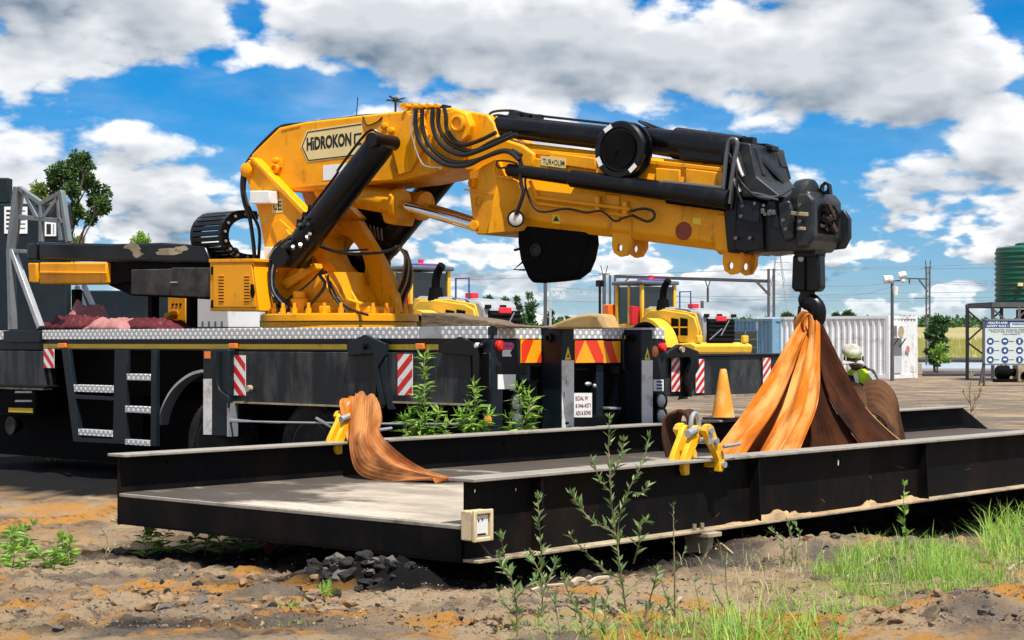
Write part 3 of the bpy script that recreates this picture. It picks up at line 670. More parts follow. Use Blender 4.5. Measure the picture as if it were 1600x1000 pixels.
# ---------------------------------------------------------------- crane truck
def clip_poly(poly, w, h):
    def cl(P, ax, v, keep):
        out = []
        for i in range(len(P)):
            a, b = P[i], P[(i+1) % len(P)]; ia = keep*(a[ax]-v) >= 0; ib = keep*(b[ax]-v) >= 0
            if ia: out.append(a)
            if ia != ib:
                t = (v-a[ax])/(b[ax]-a[ax]); out.append((a[0]+(b[0]-a[0])*t, a[1]+(b[1]-a[1])*t))
        return out
    for ax, v, k in ((0, 0, 1), (0, w, -1), (1, 0, 1), (1, h, -1)):
        poly = cl(poly, ax, v, k)
        if len(poly) < 3: return []
    return poly
def board(name, parent, o, X, U, w, h, stripes, base, ink, thick=0.006):
    """Marker board: o lower left corner, X/U axes; stripes = list of (x,y) polygons printed on it."""
    o = Vector(o); X = Vector(X).normalized(); U = Vector(U).normalized(); Nn = X.cross(U)
    mb = MB(); P = [(0, 0), (w, 0), (w, h), (0, h)]
    mb.loft([o+X*a+U*b for a, b in P], [o+X*a+U*b+Nn*thick for a, b in P])
    for st in stripes:
        q = clip_poly(st, w, h)
        if q: mb.add([o+X*a+U*b+Nn*(thick+0.0012) for a, b in q], [tuple(range(len(q)))], 1)
    me_o = mb.build(name, [base, ink], parent, smooth=0); return me_o
def diag(w, h, n, sgn):
    s = h/n; out = []
    for i in range(-3, n+3):
        y = i*2*s*0.5*1.0
        if i % 2 == 0: out.append([(0, y), (w, y+sgn*w*0.9), (w, y+s+sgn*w*0.9), (0, y+s)])
    return out
tY, tX = TRK.y, TRK.x
def build_truck():
    t = thing('crane_truck', 'dark blue heavy truck carrying a yellow folding crane, rear end towards the weighbridge', 'truck', TRK.loc(0), TRK.rz)
    def P(poly, y0, y1, name, m, bev=0.0, par=t, ref=None):
        ref = max(y0, y1) if ref is None else ref
        return MB().py([tY(a, b, ref) for a, b in poly], y0, y1).build(name, m, par, bev)
    LT = 9.6
    MB().box((0.004, -2.5, 1.37), (LT, -0.004, 1.438)).build('deck', 'truck_paint', t)
    # edge plates
    cuts = [762, 690, 655, 498, 262, 66]
    for a, b in zip(cuts[:-1], cuts[1:]):
        x0, x1 = tY(a, 520, 0)[0], tY(b, 520, 0)[0]
        MB().box((max(x0, 0.0)+0.002, -0.05, 1.336), (x1-0.002, 0.004, 1.445)).build('edge_plate', 'galv' if a == 690 else 'diamond_plate', t, 0.003)
    x0 = tY(8, 520, 0)[0]; MB().box((x0, -0.05, 1.336), (LT, 0.004, 1.445)).build('edge_plate', 'diamond_plate', t)
    x1 = tY(66, 520, 0)[0]; MB().box((x1+0.01, -0.06, 1.30), (x0-0.01, 0.03, 1.44)).build('frame_shoe', 'truck_paint', t, 0.006)
    MB().box((0.02, -0.12, 1.215), (LT, -0.02, 1.3355)).build('side_rail', 'truck_paint', t)
    MB().box((0.02, -2.48, 1.215), (LT, -2.38, 1.3355)).build('side_rail', 'truck_paint', t)
    for a, b in ((540, 66), (683, 605)):
        q0, q1 = tY(a, 545, 0)[0], tY(b, 545, 0)[0]
        MB().box((q0, -0.0195, 1.232), (q1, -0.0165, 1.282)).build('reflective_strip', 'yellow_stripe', t)
    for a in (98, 365, 657):
        q0, q1 = tY(a+6, 545, 0)[0], tY(a-6, 545, 0)[0]
        MB().box((q0, -0.0165, 1.236), (q1, 0.02, 1.290)).build('side_marker_lamp', 'amber_lens', t, 0.006)
    # chassis rails, added black boxes to block light underneath
    for y in (-0.85, -1.75): MB().box((0.35, y-0.06, 0.62), (LT, y+0.06, 1.2145)).build('chassis_rail', 'black_matt', t)
    MB().box((0.3, -2.3, 0.86), (5.0, -0.30, 1.2145)).build('subframe_block', 'black_matt', t)
    MB().box((5.0, -2.3, 0.70), (LT, -0.32, 1.2145)).build('subframe_block', 'black_matt', t)
    MB().box((1.6, -2.40, 0.15), (2.4, -1.90, 0.859)).build('far_side_block', 'black_matt', t)  # far-side boxes added to hide the lit ground beyond
    MB().box((4.6, -2.42, -0.02), (7.4, -1.95, 0.80)).build('far_tank_block', 'black_matt', t, 0.05)
    # worn stabiliser panels along the side
    def panel(a, b, zt, zb, name, m, y=0.02):
        q0, q1 = tY(a, 590, y)[0], tY(b, 590, y)[0]
        MB().box((q0, y-0.16, zb), (q1, y, zt)).build(name, m, t, 0.006)
        MB().box((q0, y-0.10, zb-0.018), (q1, y+0.02, zb-0.0005)).build('panel_lip', 'flange_dusty', t)
    panel(588, 359, 1.205, 0.69, 'stabilizer_panel', 'panel_worn')
    panel(766, 600, 1.205, 0.745, 'stabilizer_panel', 'panel_worn')
    panel(70, -40, 1.20, 0.76, 'stabilizer_panel', 'panel_worn')
    P([(543, 556), (545, 533), (569, 523), (601, 537), (602, 555), (590, 574), (594, 600), (601, 634), (593, 634), (583, 574), (583, 552)], 0.022, 0.07, 'pin_bracket', 'truck_paint', 0.006)
    P([(590, 560), (603, 556), (604, 606), (616, 640), (606, 640), (597, 606)], 0.022, 0.055, 'bracket_strut', 'truck_paint', 0.005)
    P([(688, 552), (690, 538), (717, 526), (745, 538), (748, 552), (748, 640), (738, 640), (738, 556)], 0.022, 0.06, 'pin_bracket', 'black_paint', 0.006)
    P([(735, 556), (762, 552), (764, 640), (737, 636)], 0.0205, 0.028, 'recess_shade_plate', 'black_matt')  # flat black plate, paints the shade of a recess on the panel
    q = TRK.Y3(571, 541, 0.07); MB().cyl(q, q+V(0, 0.05, 0), 0.03, n=10).build('pin', 'black_paint', t)
    q = TRK.Y3(392, 607, 0.02); MB().cyl(q, q+V(0, 0.05, 0), 0.035, n=12).build('pin', 'flange_dusty', t)
    for px in (748, 755): q = TRK.Y3(px, 540, 0.02); MB().turned(q, (0, 1, 0), [(0, .028), (.03, .028), (.045, .018)], 14).build('side_lamp', 'lamp_glass' if px < 750 else 'black_paint', t)
    # striped marker boards
    for (a, b, c, d, sg, yy) in ((357, 384, 555, 618, 1, 0.022), (622, 645, 553, 618, -1, 0.022), (69, 85, 545, 575, 1, 0.022)):
        p0 = TRK.Y3(b, d, yy); p1 = TRK.Y3(a, c, yy)
        w = p1.x-p0.x; h = p1.z-p0.z
        board('marker_board', t, (p1.x, yy, p0.z), (-1, 0, 0), (0, 0, 1), w, h, diag(w, h, 5 if d > 600 else 3, -sg), 'white_paint', 'red')
    # ladder
    def st(poly, y0, y1, m='truck_paint', name='ladder_stile'): return P(poly, y0, y1, name, m, 0.005)
    st([(96, 546), (107, 546), (127, 690), (114, 689)], -0.02, 0.03)
    st([(179, 547), (198, 547), (198, 694), (176, 691)], -0.02, 0.03)
    st([(236, 547), (244, 547), (244, 698), (235, 697)], -0.02, 0.03)
    st([(115, 683), (198, 687), (198, 694), (115, 690)], 0.0301, 0.034, name='ladder_bar')
    st([(110, 616), (178, 620), (178, 626), (111, 623)], -0.015, 0.0295, name='ladder_bar')
    for a, b, c, d in ((115, 178, 601, 614), (124, 177, 670, 683), (198, 236, 584, 595), (197, 236, 634, 646), (197, 235, 686, 697)):
        p0 = TRK.Y3(b, d, 0.02); p1 = TRK.Y3(a, c, 0.02)
        s_ = MB().box((p0.x, -0.08, p0.z), (p1.x, 0.036 if a in (124, 197) else 0.028, p1.z)).build('ladder_step', 'diamond_step', t, 0.004)
    # mudguard
    arc = [TRK.Y3(a, b, -0.02) for a, b in ((314, 582), (300, 586), (285, 595), (270, 609), (259, 626), (251, 645), (247, 664))]
    arc = smooth_path(arc, 4); mb = MB()
    mb.rings([[p, p+V(0, -0.14, 0), p+V(0.006, -0.14, 0.03), p+V(0.006, 0, 0.03)] for p in arc]); mb.build('mudguard', 'galv', t)
    # wheels
    def wheel(x, y):
        w = bpy.data.objects.new('wheel', None); COL.objects.link(w); w.parent = t
        c = V(x, y, 0.225)
        prof = [(0.0, 0.27), (0.02, 0.29), (-0.01, 0.38), (0.0, 0.43), (0.04, 0.465), (0.24, 0.465), (0.29, 0.43), (0.29, 0.28)]
        m = MB().turned(c, (0, -1, 0), prof, 40)
        for k in range(44):
            a = 2*math.pi*k/44; d = V(math.cos(a), 0, math.sin(a)); tg = V(-math.sin(a), 0, math.cos(a))
            for y0, y1 in ((-0.035, -0.12), (-0.15, -0.235)):
                m.bar(c+d*0.466+V(0, y0, 0), c+d*0.466+V(0, y1, 0)+tg*0.02, 0.036, 0.022, up=d)
        m.build('tyre', 'rubber', w)
        MB().turned(c+V(0, -0.015, 0), (0, -1, 0), [(0, .262), (-.005, .285), (.01, .285), (.05, .25), (.10, .22), (.11, .12), (.02, .11), (.0, .07), (.0, .001)], 30).build('rim', 'grey_steel', w)
        mb = MB()
        for k in range(10): a = 2*math.pi*k/10; mb.cyl(c+V(.165*math.cos(a), -0.12, .165*math.sin(a)), c+V(.165*math.cos(a), -0.08, .165*math.sin(a)), .015, n=6)
        mb.build('wheel_nuts', 'grey_steel', w)['kind'] = 'stuff'
    for px in (333, 484): wheel(tY(px, 690, -0.10)[0], -0.10)
    for x in (tY(333, 690, -0.1)[0], tY(484, 690, -0.1)[0]): wheel(x, -2.12)
    wheel(7.6, -2.12)
    MB().box((5.9, -1.6, -0.10), (9.0, -0.45, 0.699)).build('front_dark_block', 'black_matt', t)  # added black boxes from here on, they block the view under the truck
    MB().box((4.9, -1.9, 0.05), (5.85, -0.55, 0.699)).build('side_dark_block', 'black_matt', t, .05)
    MB().box((0.25, -2.2, -0.02), (1.75, -0.42, 0.859)).build('axle_dark_block', 'black_matt', t, .03)  # added to shut out the bright background beneath the panel
    MB().box((2.9, -1.9, 0.0), (4.6, -0.55, 0.859)).build('axle_dark_block', 'black_matt', t, .03)
    # outrigger leg on the side
    P([(317, 546), (357, 546), (357, 682), (317, 682)], -0.10, 0.10, 'outrigger_leg', 'truck_paint', 0.012, ref=0.10)
    P([(318, 592), (331, 592), (331, 679), (318, 679)], 0.1005, 0.104, 'leg_marking', 'white_dirty', ref=0.1005)
    P([(320, 549), (329, 549), (329, 560), (320, 560)], 0.1005, 0.108, 'leg_reflector', 'amber_lens', ref=0.1)
    MB().tube([TRK.Y3(a, b, 0.125) for a, b in ((339, 549), (340, 600), (346, 613), (357, 622), (357, 637))], 0.014, sm=3).build('hydraulic_pipe', 'truck_paint', t)
    MB().box((tY(357, 680, .1)[0]-.03, 0.0, tY(357, 682, .1)[1]), (tY(357, 680, .1)[0], 0.12, tY(357, 630, .1)[1])).build('hose_clamp', 'galv', t)
    MB().tube([TRK.Y3(357, 658, 0.10), TRK.Y3(440, 660, 0.06), TRK.Y3(560, 662, 0.05), TRK.Y3(720, 663, 0.05)], 0.012).build('guard_cable', 'galv', t)
    MB().tube([TRK.Y3(357, 655, 0.10), TRK.Y3(400, 659, 0.08), TRK.Y3(440, 661, 0.06)], 0.010).build('guard_cable', 'galv', t)
    MB().bar(TRK.Y3(494, 653, 0.07), TRK.Y3(520, 668, 0.05), 0.02, 0.02).build('guard_latch', 'galv', t)
    # front end: louvred box, lamp, step line
    P([(-30, 599), (76, 602), (76, 604), (-30, 601)], -0.1, 0.06, 'step_plate', 'truck_paint')
    P([(-30, 606), (56, 606), (55, 650), (-30, 650)], -0.3, 0.0, 'battery_box', 'black_matt', 0.01)
    for c in (603, 611, 625): P([(24+(c == 603)*2, c), (49, c), (50, c+3), (23, c+3)], 0.001, 0.008, 'louvre', 'galv')
    P([(13, 637), (51, 638), (51, 645), (13, 644)], 0.001, 0.006, 'reflective_strip', 'yellow_stripe')
    q = TRK.Y3(18, 665, 0.0); MB().turned(q, (0, 1, 0), [(-.12, .06), (0, .11), (.02, .11), (.02, .085), (.01, .03)], 24).build('lamp_housing', 'black_paint', t)
    # ------------ rear end (plane x = 0)
    def RP(poly, x0, x1, name, m, bev=0.0, par=t, ref=None):
        ref = min(x0, x1) if ref is None else ref
        return MB().px([tX(a, b, ref) for a, b in poly], x0, x1).build(name, m, par, bev)
    RP([(769, 531), (846, 531), (846, 572), (829, 572), (829, 596), (786, 596), (786, 680), (769, 680)], 0.0, 0.12, 'rear_panel', 'truck_paint', 0.006, ref=0)
    RP([(786, 596), (829, 596), (829, 572), (846, 572), (846, 690), (786, 690)], 0.06, 0.10, 'rear_recess', 'black_matt', ref=0.06)
    RP([(1014, 531), (1040, 531), (1040, 664), (1014, 664)], 0.0, 0.12, 'rear_panel', 'truck_paint', 0.006, ref=0)
    RP([(897, 532), (985, 532), (985, 690), (897, 690)], 0.12, 0.2, 'rear_recess', 'black_matt', ref=0.12)
    RP([(932, 570), (943, 570), (943, 664), (932, 664)], 0.03, 0.11, 'rear_strut', 'truck_paint', 0.004, ref=0.03)
    RP([(897, 650), (980, 648), (980, 690), (897, 690)], 0.0, 0.10, 'rear_crossmember', 'black_paint', 0.01, ref=0)
    RP([(953, 636), (971, 636), (971, 640), (953, 640)], -0.05, 0.05, 'tow_coupling', 'galv', 0.004)
    RP([(956, 640), (968, 640), (968, 652), (956, 652)], -0.03, 0.1, 'tow_coupling', 'black_paint', 0.01)
    RP([(964, 590), (967, 640), (955, 640)], 0.02, 0.06, 'gusset', 'truck_paint')
    q = TRK.X3(919, 600, 0.02); MB().ball(q, 0.045, 10, 6, sq=(0.6, 1, 0.5)).build('coupling_hook', 'galv', t)
    q = TRK.X3(929, 603, 0.0); MB().ball(q, 0.022, 8, 6).build('coupling_hook', 'galv', t)
    RP([(955, 572), (967, 572), (967, 584), (955, 584)], 0.10, 0.118, 'placard', 'truck_paint')
    for a, b in ((771, 846), (897, 975), (1019, 1038)):
        y0, y1 = tX(a, 520, 0)[0], tX(b, 520, 0)[0]
        MB().box((-0.004, y1, 1.336), (0.05, y0-(0.055 if a == 771 else 0), 1.4445)).build('edge_plate', 'diamond_plate', t, 0.003)
    def legbox(pa, pb, pc, top):
        # pa: where the leg meets the rear plane, pb: its outer near edge, pc: its outer far edge (pixels)
        y0 = tX(pa, 560, 0.0)[0]
        cx, cy, dx, dy, dz = TRK._ray(pb, 560); k = (y0-cy)/dy; x1 = cx+k*dx
        y1 = tX(pc, 560, x1)[0]
        MB().box((x1, y1, 0.40), (-0.0005, y0, top)).build('outrigger_leg', 'truck_paint', t, 0.012)
        MB().box((x1-0.02, y1-0.02, top), (0.02, y0+0.02, top+0.022)).build('leg_cap', 'galv', t, 0.004)
        MB().box((x1-0.004, y1+0.006, 0.45), (x1-0.0005, y0-0.006, tX(pb, 563, x1)[1])).build('leg_marking', 'white_dirty', t)
        q = TRK.Y3((pa+pb)/2-2, 528, y0); MB().turned(q, (0, 1, 0), [(0, .042), (.035, .042), (.035, .026), (.006, .024)], 20).build('leg_pivot', 'black_paint', t)
        yc = (y0+y1)/2; zc = tX((pb+pc)/2, 562, x1)[1]
        tr = MB(); tr.add([(x1-.004, yc+.045, zc), (x1-.004, yc-.045, zc), (x1-.004, yc, zc+.12)], [(0, 2, 1)]); tr.build('warning_sticker', 'sign_yellow', t, smooth=0)
        tr = MB(); tr.add([(x1-.006, yc+.02, zc+.02), (x1-.006, yc-.02, zc+.02), (x1-.006, yc, zc+.06)], [(0, 2, 1)]); tr.build('warning_symbol', 'ink', t, smooth=0)
        return x1, y0, y1
    x1, y0, y1 = legbox(846, 877, 897, 1.43)
    for (dy, z0, h, w_) in ((0.03, 0.80, .05, .008), (0.05, 0.55, .02, .05), (0.06, 0.92, .03, .006), (0.10, 0.50, .03, .03)):
        MB().box((x1-0.0062, y0-dy-w_, z0), (x1-0.0042, y0-dy, z0+h)).build('paint_chip', 'black_paint', t)
    legbox(976, 1002, 1020, 1.42)
    MB().tube([TRK.X3(a, b, -0.06) for a, b in ((974, 520), (974, 570), (977, 578), (984, 585), (985, 610), (988, 650), (988, 668))], 0.011, sm=3).build('hydraulic_pipe', 'truck_paint', t)
    # chevron boards
    def chev(a, b, c, d, x, polys, nm='chevron_board'):
        p0 = TRK.X3(a, d, x); p1 = TRK.X3(b, c, x); w = p0.y-p1.y; h = p1.z-p0.z
        pp = [[(u*w, v*h) for u, v in q] for q in polys]
        board(nm, t, (x, p0.y, p0.z), (0, -1, 0), (0, 0, 1), w, h, pp, 'orange_refl', 'red_refl')
    chev(813, 845, 531, 567, -0.002, [[(0.03, 0), (0.03, .8), (.15, 1), (.62, 1), (.20, 0)], [(.75, 0), (1, .55), (1, 0)]])
    chev(898, 942, 532, 567, -0.002, [[(0, 0), (0, 1), (.33, 1)], [(.36, 1), (.78, 1), (1, .3), (1, 0), (.72, 0)]])
    chev(942.5, 969, 533, 567, -0.001, [[(0, .9), (.1, 1), (.45, 1), (.82, 0), (.40, 0)]])
    # lamps, stickers, number plate
    def disc(px, py, r, m, name, rx=1.0, d=0.03):
        q = TRK.X3(px, py, 0.0); return MB().turned(q, (-1, 0, 0), [(0, r), (d*.7, r), (d, r*.7), (d*1.05, 0.001)], 20).build(name, m, t)
    disc(779, 540, 0.050, 'red_lens', 'tail_reflector', d=.05); disc(1033, 543, 0.048, 'red_lens', 'tail_reflector', d=.05)
    disc(1021, 549, 0.055, 'amber_lens', 'tail_reflector')
    def rlamp(px, py, x, r):
        q = TRK.X3(px, py, x)
        MB().turned(q, (-1, 0, 0), [(0, r*1.25), (.05, r*1.25), (.055, r*1.02), (.02, r*1.0)], 24).build('lamp_housing', 'black_paint', t)
        MB().turned(q+V(-.03, 0, 0), (-1, 0, 0), [(0, r*.98), (.02, r*.85), (.035, r*.5), (.04, .001)], 24).build('rear_lamp', 'lamp_glass', t)
    for a, b in ((803, 629), (803, 655)): rlamp(a, b, 0.03, 0.085)
    for a, b in ((1028, 626), (1028, 649.5)): rlamp(a, b, 0.0, 0.075)
    q = TRK.Y3(764, 657, 0.0); MB().ball(q, 0.05, 10, 8).build('side_marker_lamp', 'amber_lens', t)
    RP([(784, 535), (800, 535), (803, 538), (803, 543), (800, 546), (784, 546)], -0.0025, -0.0005, 'pink_sticker', 'pink')
    RP([(785, 546.5), (800, 546.5), (797, 551), (800, 557), (785, 557)], -0.0025, -0.0005, 'white_sticker', 'paper')
    RP([(776, 571), (822, 571), (822, 583), (776, 583)], -0.008, -0.0005, 'name_badge', 'black_paint')
    RP([(778, 585), (806, 585), (806, 608), (778, 608)], -0.003, -0.0005, 'white_placard', 'paper')
    RP([(1021, 593), (1037, 593), (1037, 611), (1021, 611)], -0.003, -0.0005, 'white_placard', 'paper')
    for k in range(3): RP([(1026, 595+k*5.2), (1035, 595+k*5.2), (1035, 598+k*5.2), (1026, 598+k*5.2)], -0.0045, -0.0032, 'placard_print', 'sign_blue')
    RP([(1022, 577), (1031, 577), (1031, 588), (1022, 588)], -0.004, -0.0005, 'badge_shield', 'black_paint')
    a = TRK.X3(897.5, 652, -0.004); b = TRK.X3(925, 614, -0.004)
    RP([(897, 614), (925, 614), (925, 652), (897, 652)], -0.004, 0.0, 'phone_placard', 'paper')
    w = a.y-b.y; h = b.z-a.z
    for i, s_ in enumerate(('ECIAL W', '8 046-4271', 'ADS & SONS')):
        lettering(s_, 'maroon_ink', t, (-0.006, a.y-w*0.06, a.z+h*(0.70-0.31*i)), (0, -1, 0), (0, 0, 1), h*0.18, w*(0.72 if i == 0 else 0.86), bold=0.02, depth=0)
    a = TRK.X3(777, 583, -0.009); lettering('MERCEDES', 'steel_dark', t, (-0.0095, tX(779, 580, 0)[0], tX(779, 581, 0)[1]), (0, -1, 0), (0, 0, 1), 0.05, 0.26, depth=0) if False else None
    a = tX(788, 543, -0.003); lettering('48-34', 'maroon_ink', t, (-0.0035, tX(789, 543, 0)[0], tX(789, 543, 0)[1]), (0, -1, 0), (0, 0, 1), 0.025, 0.1, depth=0)
    # outrigger beam run out on the far side
    def XO(poly, x0, x1, nm, m, bev=0.0): return RP(poly, x0, x1, nm, m, bev, ref=min(x0, x1))
    x = 0.10
    ya = -2.38; yb = tX(1262, 600, x)[0]; zt = tX(1120, 556, x)[1]; zb = tX(1120, 617, x)[1]
    ob = MB().box((x, yb, zb), (x+0.30, ya, zt)).build('outrigger_beam', 'panel_worn', t, 0.01)
    MB().box((x-0.02, yb, zb-0.03), (x+0.32, ya, zb-0.0005)).build('beam_lip', 'flange_dusty', ob)
    MB().box((x-0.02, yb, zt+0.0005), (x+0.32, ya, zt+0.02)).build('beam_top', 'truck_paint', ob)
    RP([(1040, 560), (1043, 552), (1063, 538), (1092, 549), (1093, 575), (1080, 600), (1082, 620), (1076, 620), (1074, 590), (1080, 566), (1078, 558)], x-0.09, x-0.03, 'pin_bracket', 'black_paint', 0.006, ref=x-0.09)
    RP([(1080, 560), (1092, 560), (1080, 596), (1068, 623), (1060, 625)], x-0.03, x-0.021, 'bracket_strut', 'black_paint', ref=x-.03)
    q = TRK.X3(1064, 546, x-0.09); MB().cyl(q, q+V(-0.03, 0, 0), 0.03, n=10).build('pin', 'flange_dusty', t)
    for a, b, c, d in ((1049, 1062, 559, 612), (1087, 1100, 561, 614), (1192, 1204, 559, 606)):
        p0 = TRK.X3(a, d, x-0.021); p1 = TRK.X3(b, c, x-0.021); w = p0.y-p1.y; h = p1.z-p0.z
        board('marker_board', t, (x-0.0215, p0.y, p0.z), (0, -1, 0), (0, 0, 1), w, h, diag(w, h, 7, 1), 'white_paint', 'red', 0.002)
    return t
m_ = MATS['diamond_plate'].copy(); MATS['diamond_step'] = m_
build_truck()
# ---------------------------------------------------------------- folding crane
_b = TRK.Y3(531, 497, -1.25); CB = TRK.w(_b)
HOOK = Vector((2.68, 15.83))
KR = Frame((CB.x, CB.y), (HOOK-Vector((CB.x, CB.y))))
kY = KR.y
def build_crane():
    t = thing('folding_crane', 'yellow folding knuckle boom crane with black cylinders mounted on the dark blue truck', 'crane', KR.loc(0), KR.rz)
    def K(px, py, y): return KR.Y3(px, py, y)
    def P(poly, y0, y1, name, m='yellow', bev=0.012, par=t, ref=None):
        ref = min(y0, y1) if ref is None else ref
        return MB().py([kY(a, b, ref) for a, b in poly], y0, y1).build(name, m, par, bev)
    def tubeP(pts, y, r, name, m='hose', sm=5, par=t):
        return MB().tube([K(p[0], p[1], p[2] if len(p) > 2 else y) for p in pts], r, 8, sm=sm).build(name, m, par)
    # base ring with bolts
    MB().turned((0, 0, 1.440), (0, 0, 1), [(0, .83), (.075, .83), (.08, .80), (.085, .85), (.15, .85), (.155, .83), (.165, .83), (.165, .1)], 56).build('base_ring', 'yellow', t)
    for k in range(28):
        a = 2*math.pi*k/28+.05; c = V(.77*math.cos(a), .77*math.sin(a), 1.604)
        b = MB(); b.cyl(c, c+V(0, 0, .055), .030, n=6); b.cyl(c+V(0, 0, .055), c+V(0, 0, .11), .018, n=8); b.build('ring_bolt', 'yellow', t)
    MB().turned((0, 0, 1.60), (0, 0, 1), [(0, .44), (.12, .42), (.16, .30), (.45, .26)], 32).build('turret_core', 'yellow', t)
    MB().turned((-.15, -.48, 1.60), (0, 0, 1), [(0, .10), (.16, .10), (.17, .07), (.24, .07), (.25, .05)], 16).build('slew_motor', 'yellow', t)
    # cheek plates of the turret
    far = P([(498, 380), (513, 362), (532, 346), (560, 345), (592, 398), (613, 440), (621, 487), (557, 490), (540, 452), (515, 415)], 0.24, 0.34, 'cheek_plate', 'yellow', 0.0, ref=0.24)
    c = MB(); ov = [(553+26*math.cos(a)*.62+20*math.sin(a)*.5*1.2*-1*-1*0, 399+34*math.sin(a)) for a in np.linspace(0, 2*math.pi, 24, endpoint=False)]
    ov = [(549+17*math.cos(a)+14*math.sin(a), 399+32*math.sin(a)) for a in np.linspace(0, 2*math.pi, 24, endpoint=False)]
    c.py([kY(a, b, 0.24) for a, b in ov], 0.0, 0.6); cut(far, c)
    P([(500, 390), (540, 395), (590, 440), (600, 487), (560, 489)], 0.345, 0.50, 'turret_core', 'black_matt', ref=0.24)
    P([(484, 362), (498, 374), (516, 412), (548, 452), (566, 489), (551, 489), (530, 452), (498, 415), (480, 384)], -0.12, 0.239, 'front_rib', ref=-.12)
    P([(428, 487), (437, 440), (455, 420), (490, 412), (500, 430), (520, 487)], -0.36, -0.28, 'cheek_plate', ref=-.36)
    P([(437, 440), (490, 411), (492, 420), (447, 452)], -0.44, -0.30, 'cheek_rib', ref=-.44)
    P([(547, 478), (568, 478), (568, 489), (547, 489)], -.30, .2, 'turret_step', ref=-.3)
    P([(503, 478), (516, 478), (516, 489), (503, 489)], -.55, -.3, 'turret_step', ref=-.5)
    # leaning column
    colp = [(378, 262), (388, 250), (397, 250), (479, 336), (486, 350), (462, 378), (440, 420), (428, 445), (416, 402), (402, 328)]
    colxz = [kY(a, b, -.46) for a, b in colp]
    for y0 in (-.46, .38): MB().py(colxz, y0, y0+.08).build('column_cheek', 'yellow', t, .012)
    MB().py([kY(a, b, -.46) for a, b in ((410, 345), (440, 322), (470, 352), (440, 400), (428, 445), (416, 402))], -.379, .379).build('column', 'yellow', t, .01)
    flx = [kY(a, b, -.47) for a, b in ((391, 247), (398, 246), (482, 333), (477, 340))]
    for y0 in (-.50, .36): MB().py(flx, y0, y0+.14).build('column_flange', 'yellow', t, .01)
    P([(424, 350), (437, 342), (462, 365), (440, 398)], -0.485, -0.4605, 'column_gusset', bev=0.005, ref=-.48)
    P([(440, 370), (447, 358), (452, 366), (440, 400), (432, 420)], -0.52, -0.461, 'column_rib', bev=0.006, ref=-.52)
    q = K(388, 266, -0.46); MB().turned(q, (0, -1, 0), [(0, .075), (.05, .075), (.06, .06), (.06, .001)], 20).build('pivot_pin', 'yellow', t)
    P([(390, 298), (421, 298), (421, 318), (390, 318)], -0.60, -0.4605, 'electrical_box', 'white_paint', 0.01, ref=-.6)
    P([(425, 312), (442, 311), (442, 332), (425, 333)], -0.4635, -0.4605, 'approval_sticker', 'plate_cream', 0, ref=-.462)
    a = K(427, 329, -.464); b = K(440, 314, -.464); w_ = b.x-a.x
    for k_, ch in enumerate('CE'): lettering(ch, 'ink', t, (a.x+k_*w_*.55, -.4645, a.z), (1, 0, 0), (0, 0, 1), (b.z-a.z), w_*.45, bold=0.015, depth=0, name='letter')
    P([(407, 340), (419, 338), (419, 345), (407, 347)], -0.4635, -0.4605, 'load_sticker', 'yellow_stripe', 0, ref=-.462)
    P([(412, 386), (424, 386), (424, 410), (414, 410)], -0.50, -0.461, 'junction_box', 'white_dirty', 0.005, ref=-.5)
    # main boom
    mbm = P([(436, 199), (478, 190), (567, 180), (621, 174), (705, 168), (728, 174), (738, 194), (735, 216), (722, 252), (690, 268), (628, 281), (586, 286), (509, 297), (449, 299), (405, 262), (390, 247), (394, 240)], -0.36, 0.36, 'main_boom', 'yellow', 0.02)
    P([(637, 178), (660, 176), (668, 220), (640, 268), (622, 274), (612, 232)], -0.40, -0.3605, 'boom_side_plate', 'yellow', 0.012, ref=-.4)
    P([(697, 176), (712, 171), (728, 178), (735, 196), (731, 212), (712, 228), (700, 214)], -0.43, -0.3605, 'knuckle_ear', 'yellow', 0.012, ref=-.43)
    for px, py, r in ((718, 193, .085), (433, 264, .052)):
        q = K(px, py, -0.36 if px < 500 else -.43); MB().turned(q, (0, -1, 0), [(0, r), (.05, r), (.055, r*.75), (.03, r*.7), (.03, .001)], 24).build('boom_pin', 'yellow', mbm)
    for px, py in ((433, 251), (603, 197), (613, 204)):
        q = K(px, py, -0.36); MB().turned(q, (0, -1, 0), [(0, .035), (.05, .035), (.055, .02), (.055, .001)], 14).build('lifting_eye', 'yellow', mbm)
    P([(428, 248), (440, 248), (440, 262), (428, 262)], -0.385, -0.3605, 'eye_plate', bev=0.005, par=mbm, ref=-.38)
    for a_, b_ in (((452, 293), (590, 281)), ((612, 232), (622, 273)), ((637, 178), (612, 232)), ((440, 203), (470, 196))):
        MB().bar(K(*a_, -.362), K(*b_, -.362), .010, .012).build('weld_bead', 'yellow', mbm)
    for k in range(7): q = K(648+k*7, 183-k*.5, -.405); MB().cyl(q, q+V(0, -.012, 0), .012, n=6).build('bolt', 'yellow', mbm)
    # name plate
    yp = -0.3605
    P([(470, 229), (479.5, 204), (566, 191), (566, 243), (481, 253.5)], yp-0.004, yp, 'name_plate', 'plate_cream', 0, par=mbm, ref=yp)
    outl = [(472, 229), (480.8, 206.5), (565, 194), (565, 241), (482, 250.8)]
    for i in range(5):
        a_, b_ = outl[i], outl[(i+1) % 5]
        if i == 2: continue
        MB().bar(K(a_[0], a_[1], yp-.005), K(b_[0], b_[1], yp-.005), 0.002, 0.012, up=(0, 0, 1) if i != 2 else (1, 0, 0)).build('plate_border', 'ink', mbm)
    a = K(479.5, 236.2, yp); b = K(549.5, 228.0, yp); xd = (b-a).normalized(); ud = V(-xd.z*0+0, 0, 1)
    hh = K(479.5, 215.2, yp).z-a.z
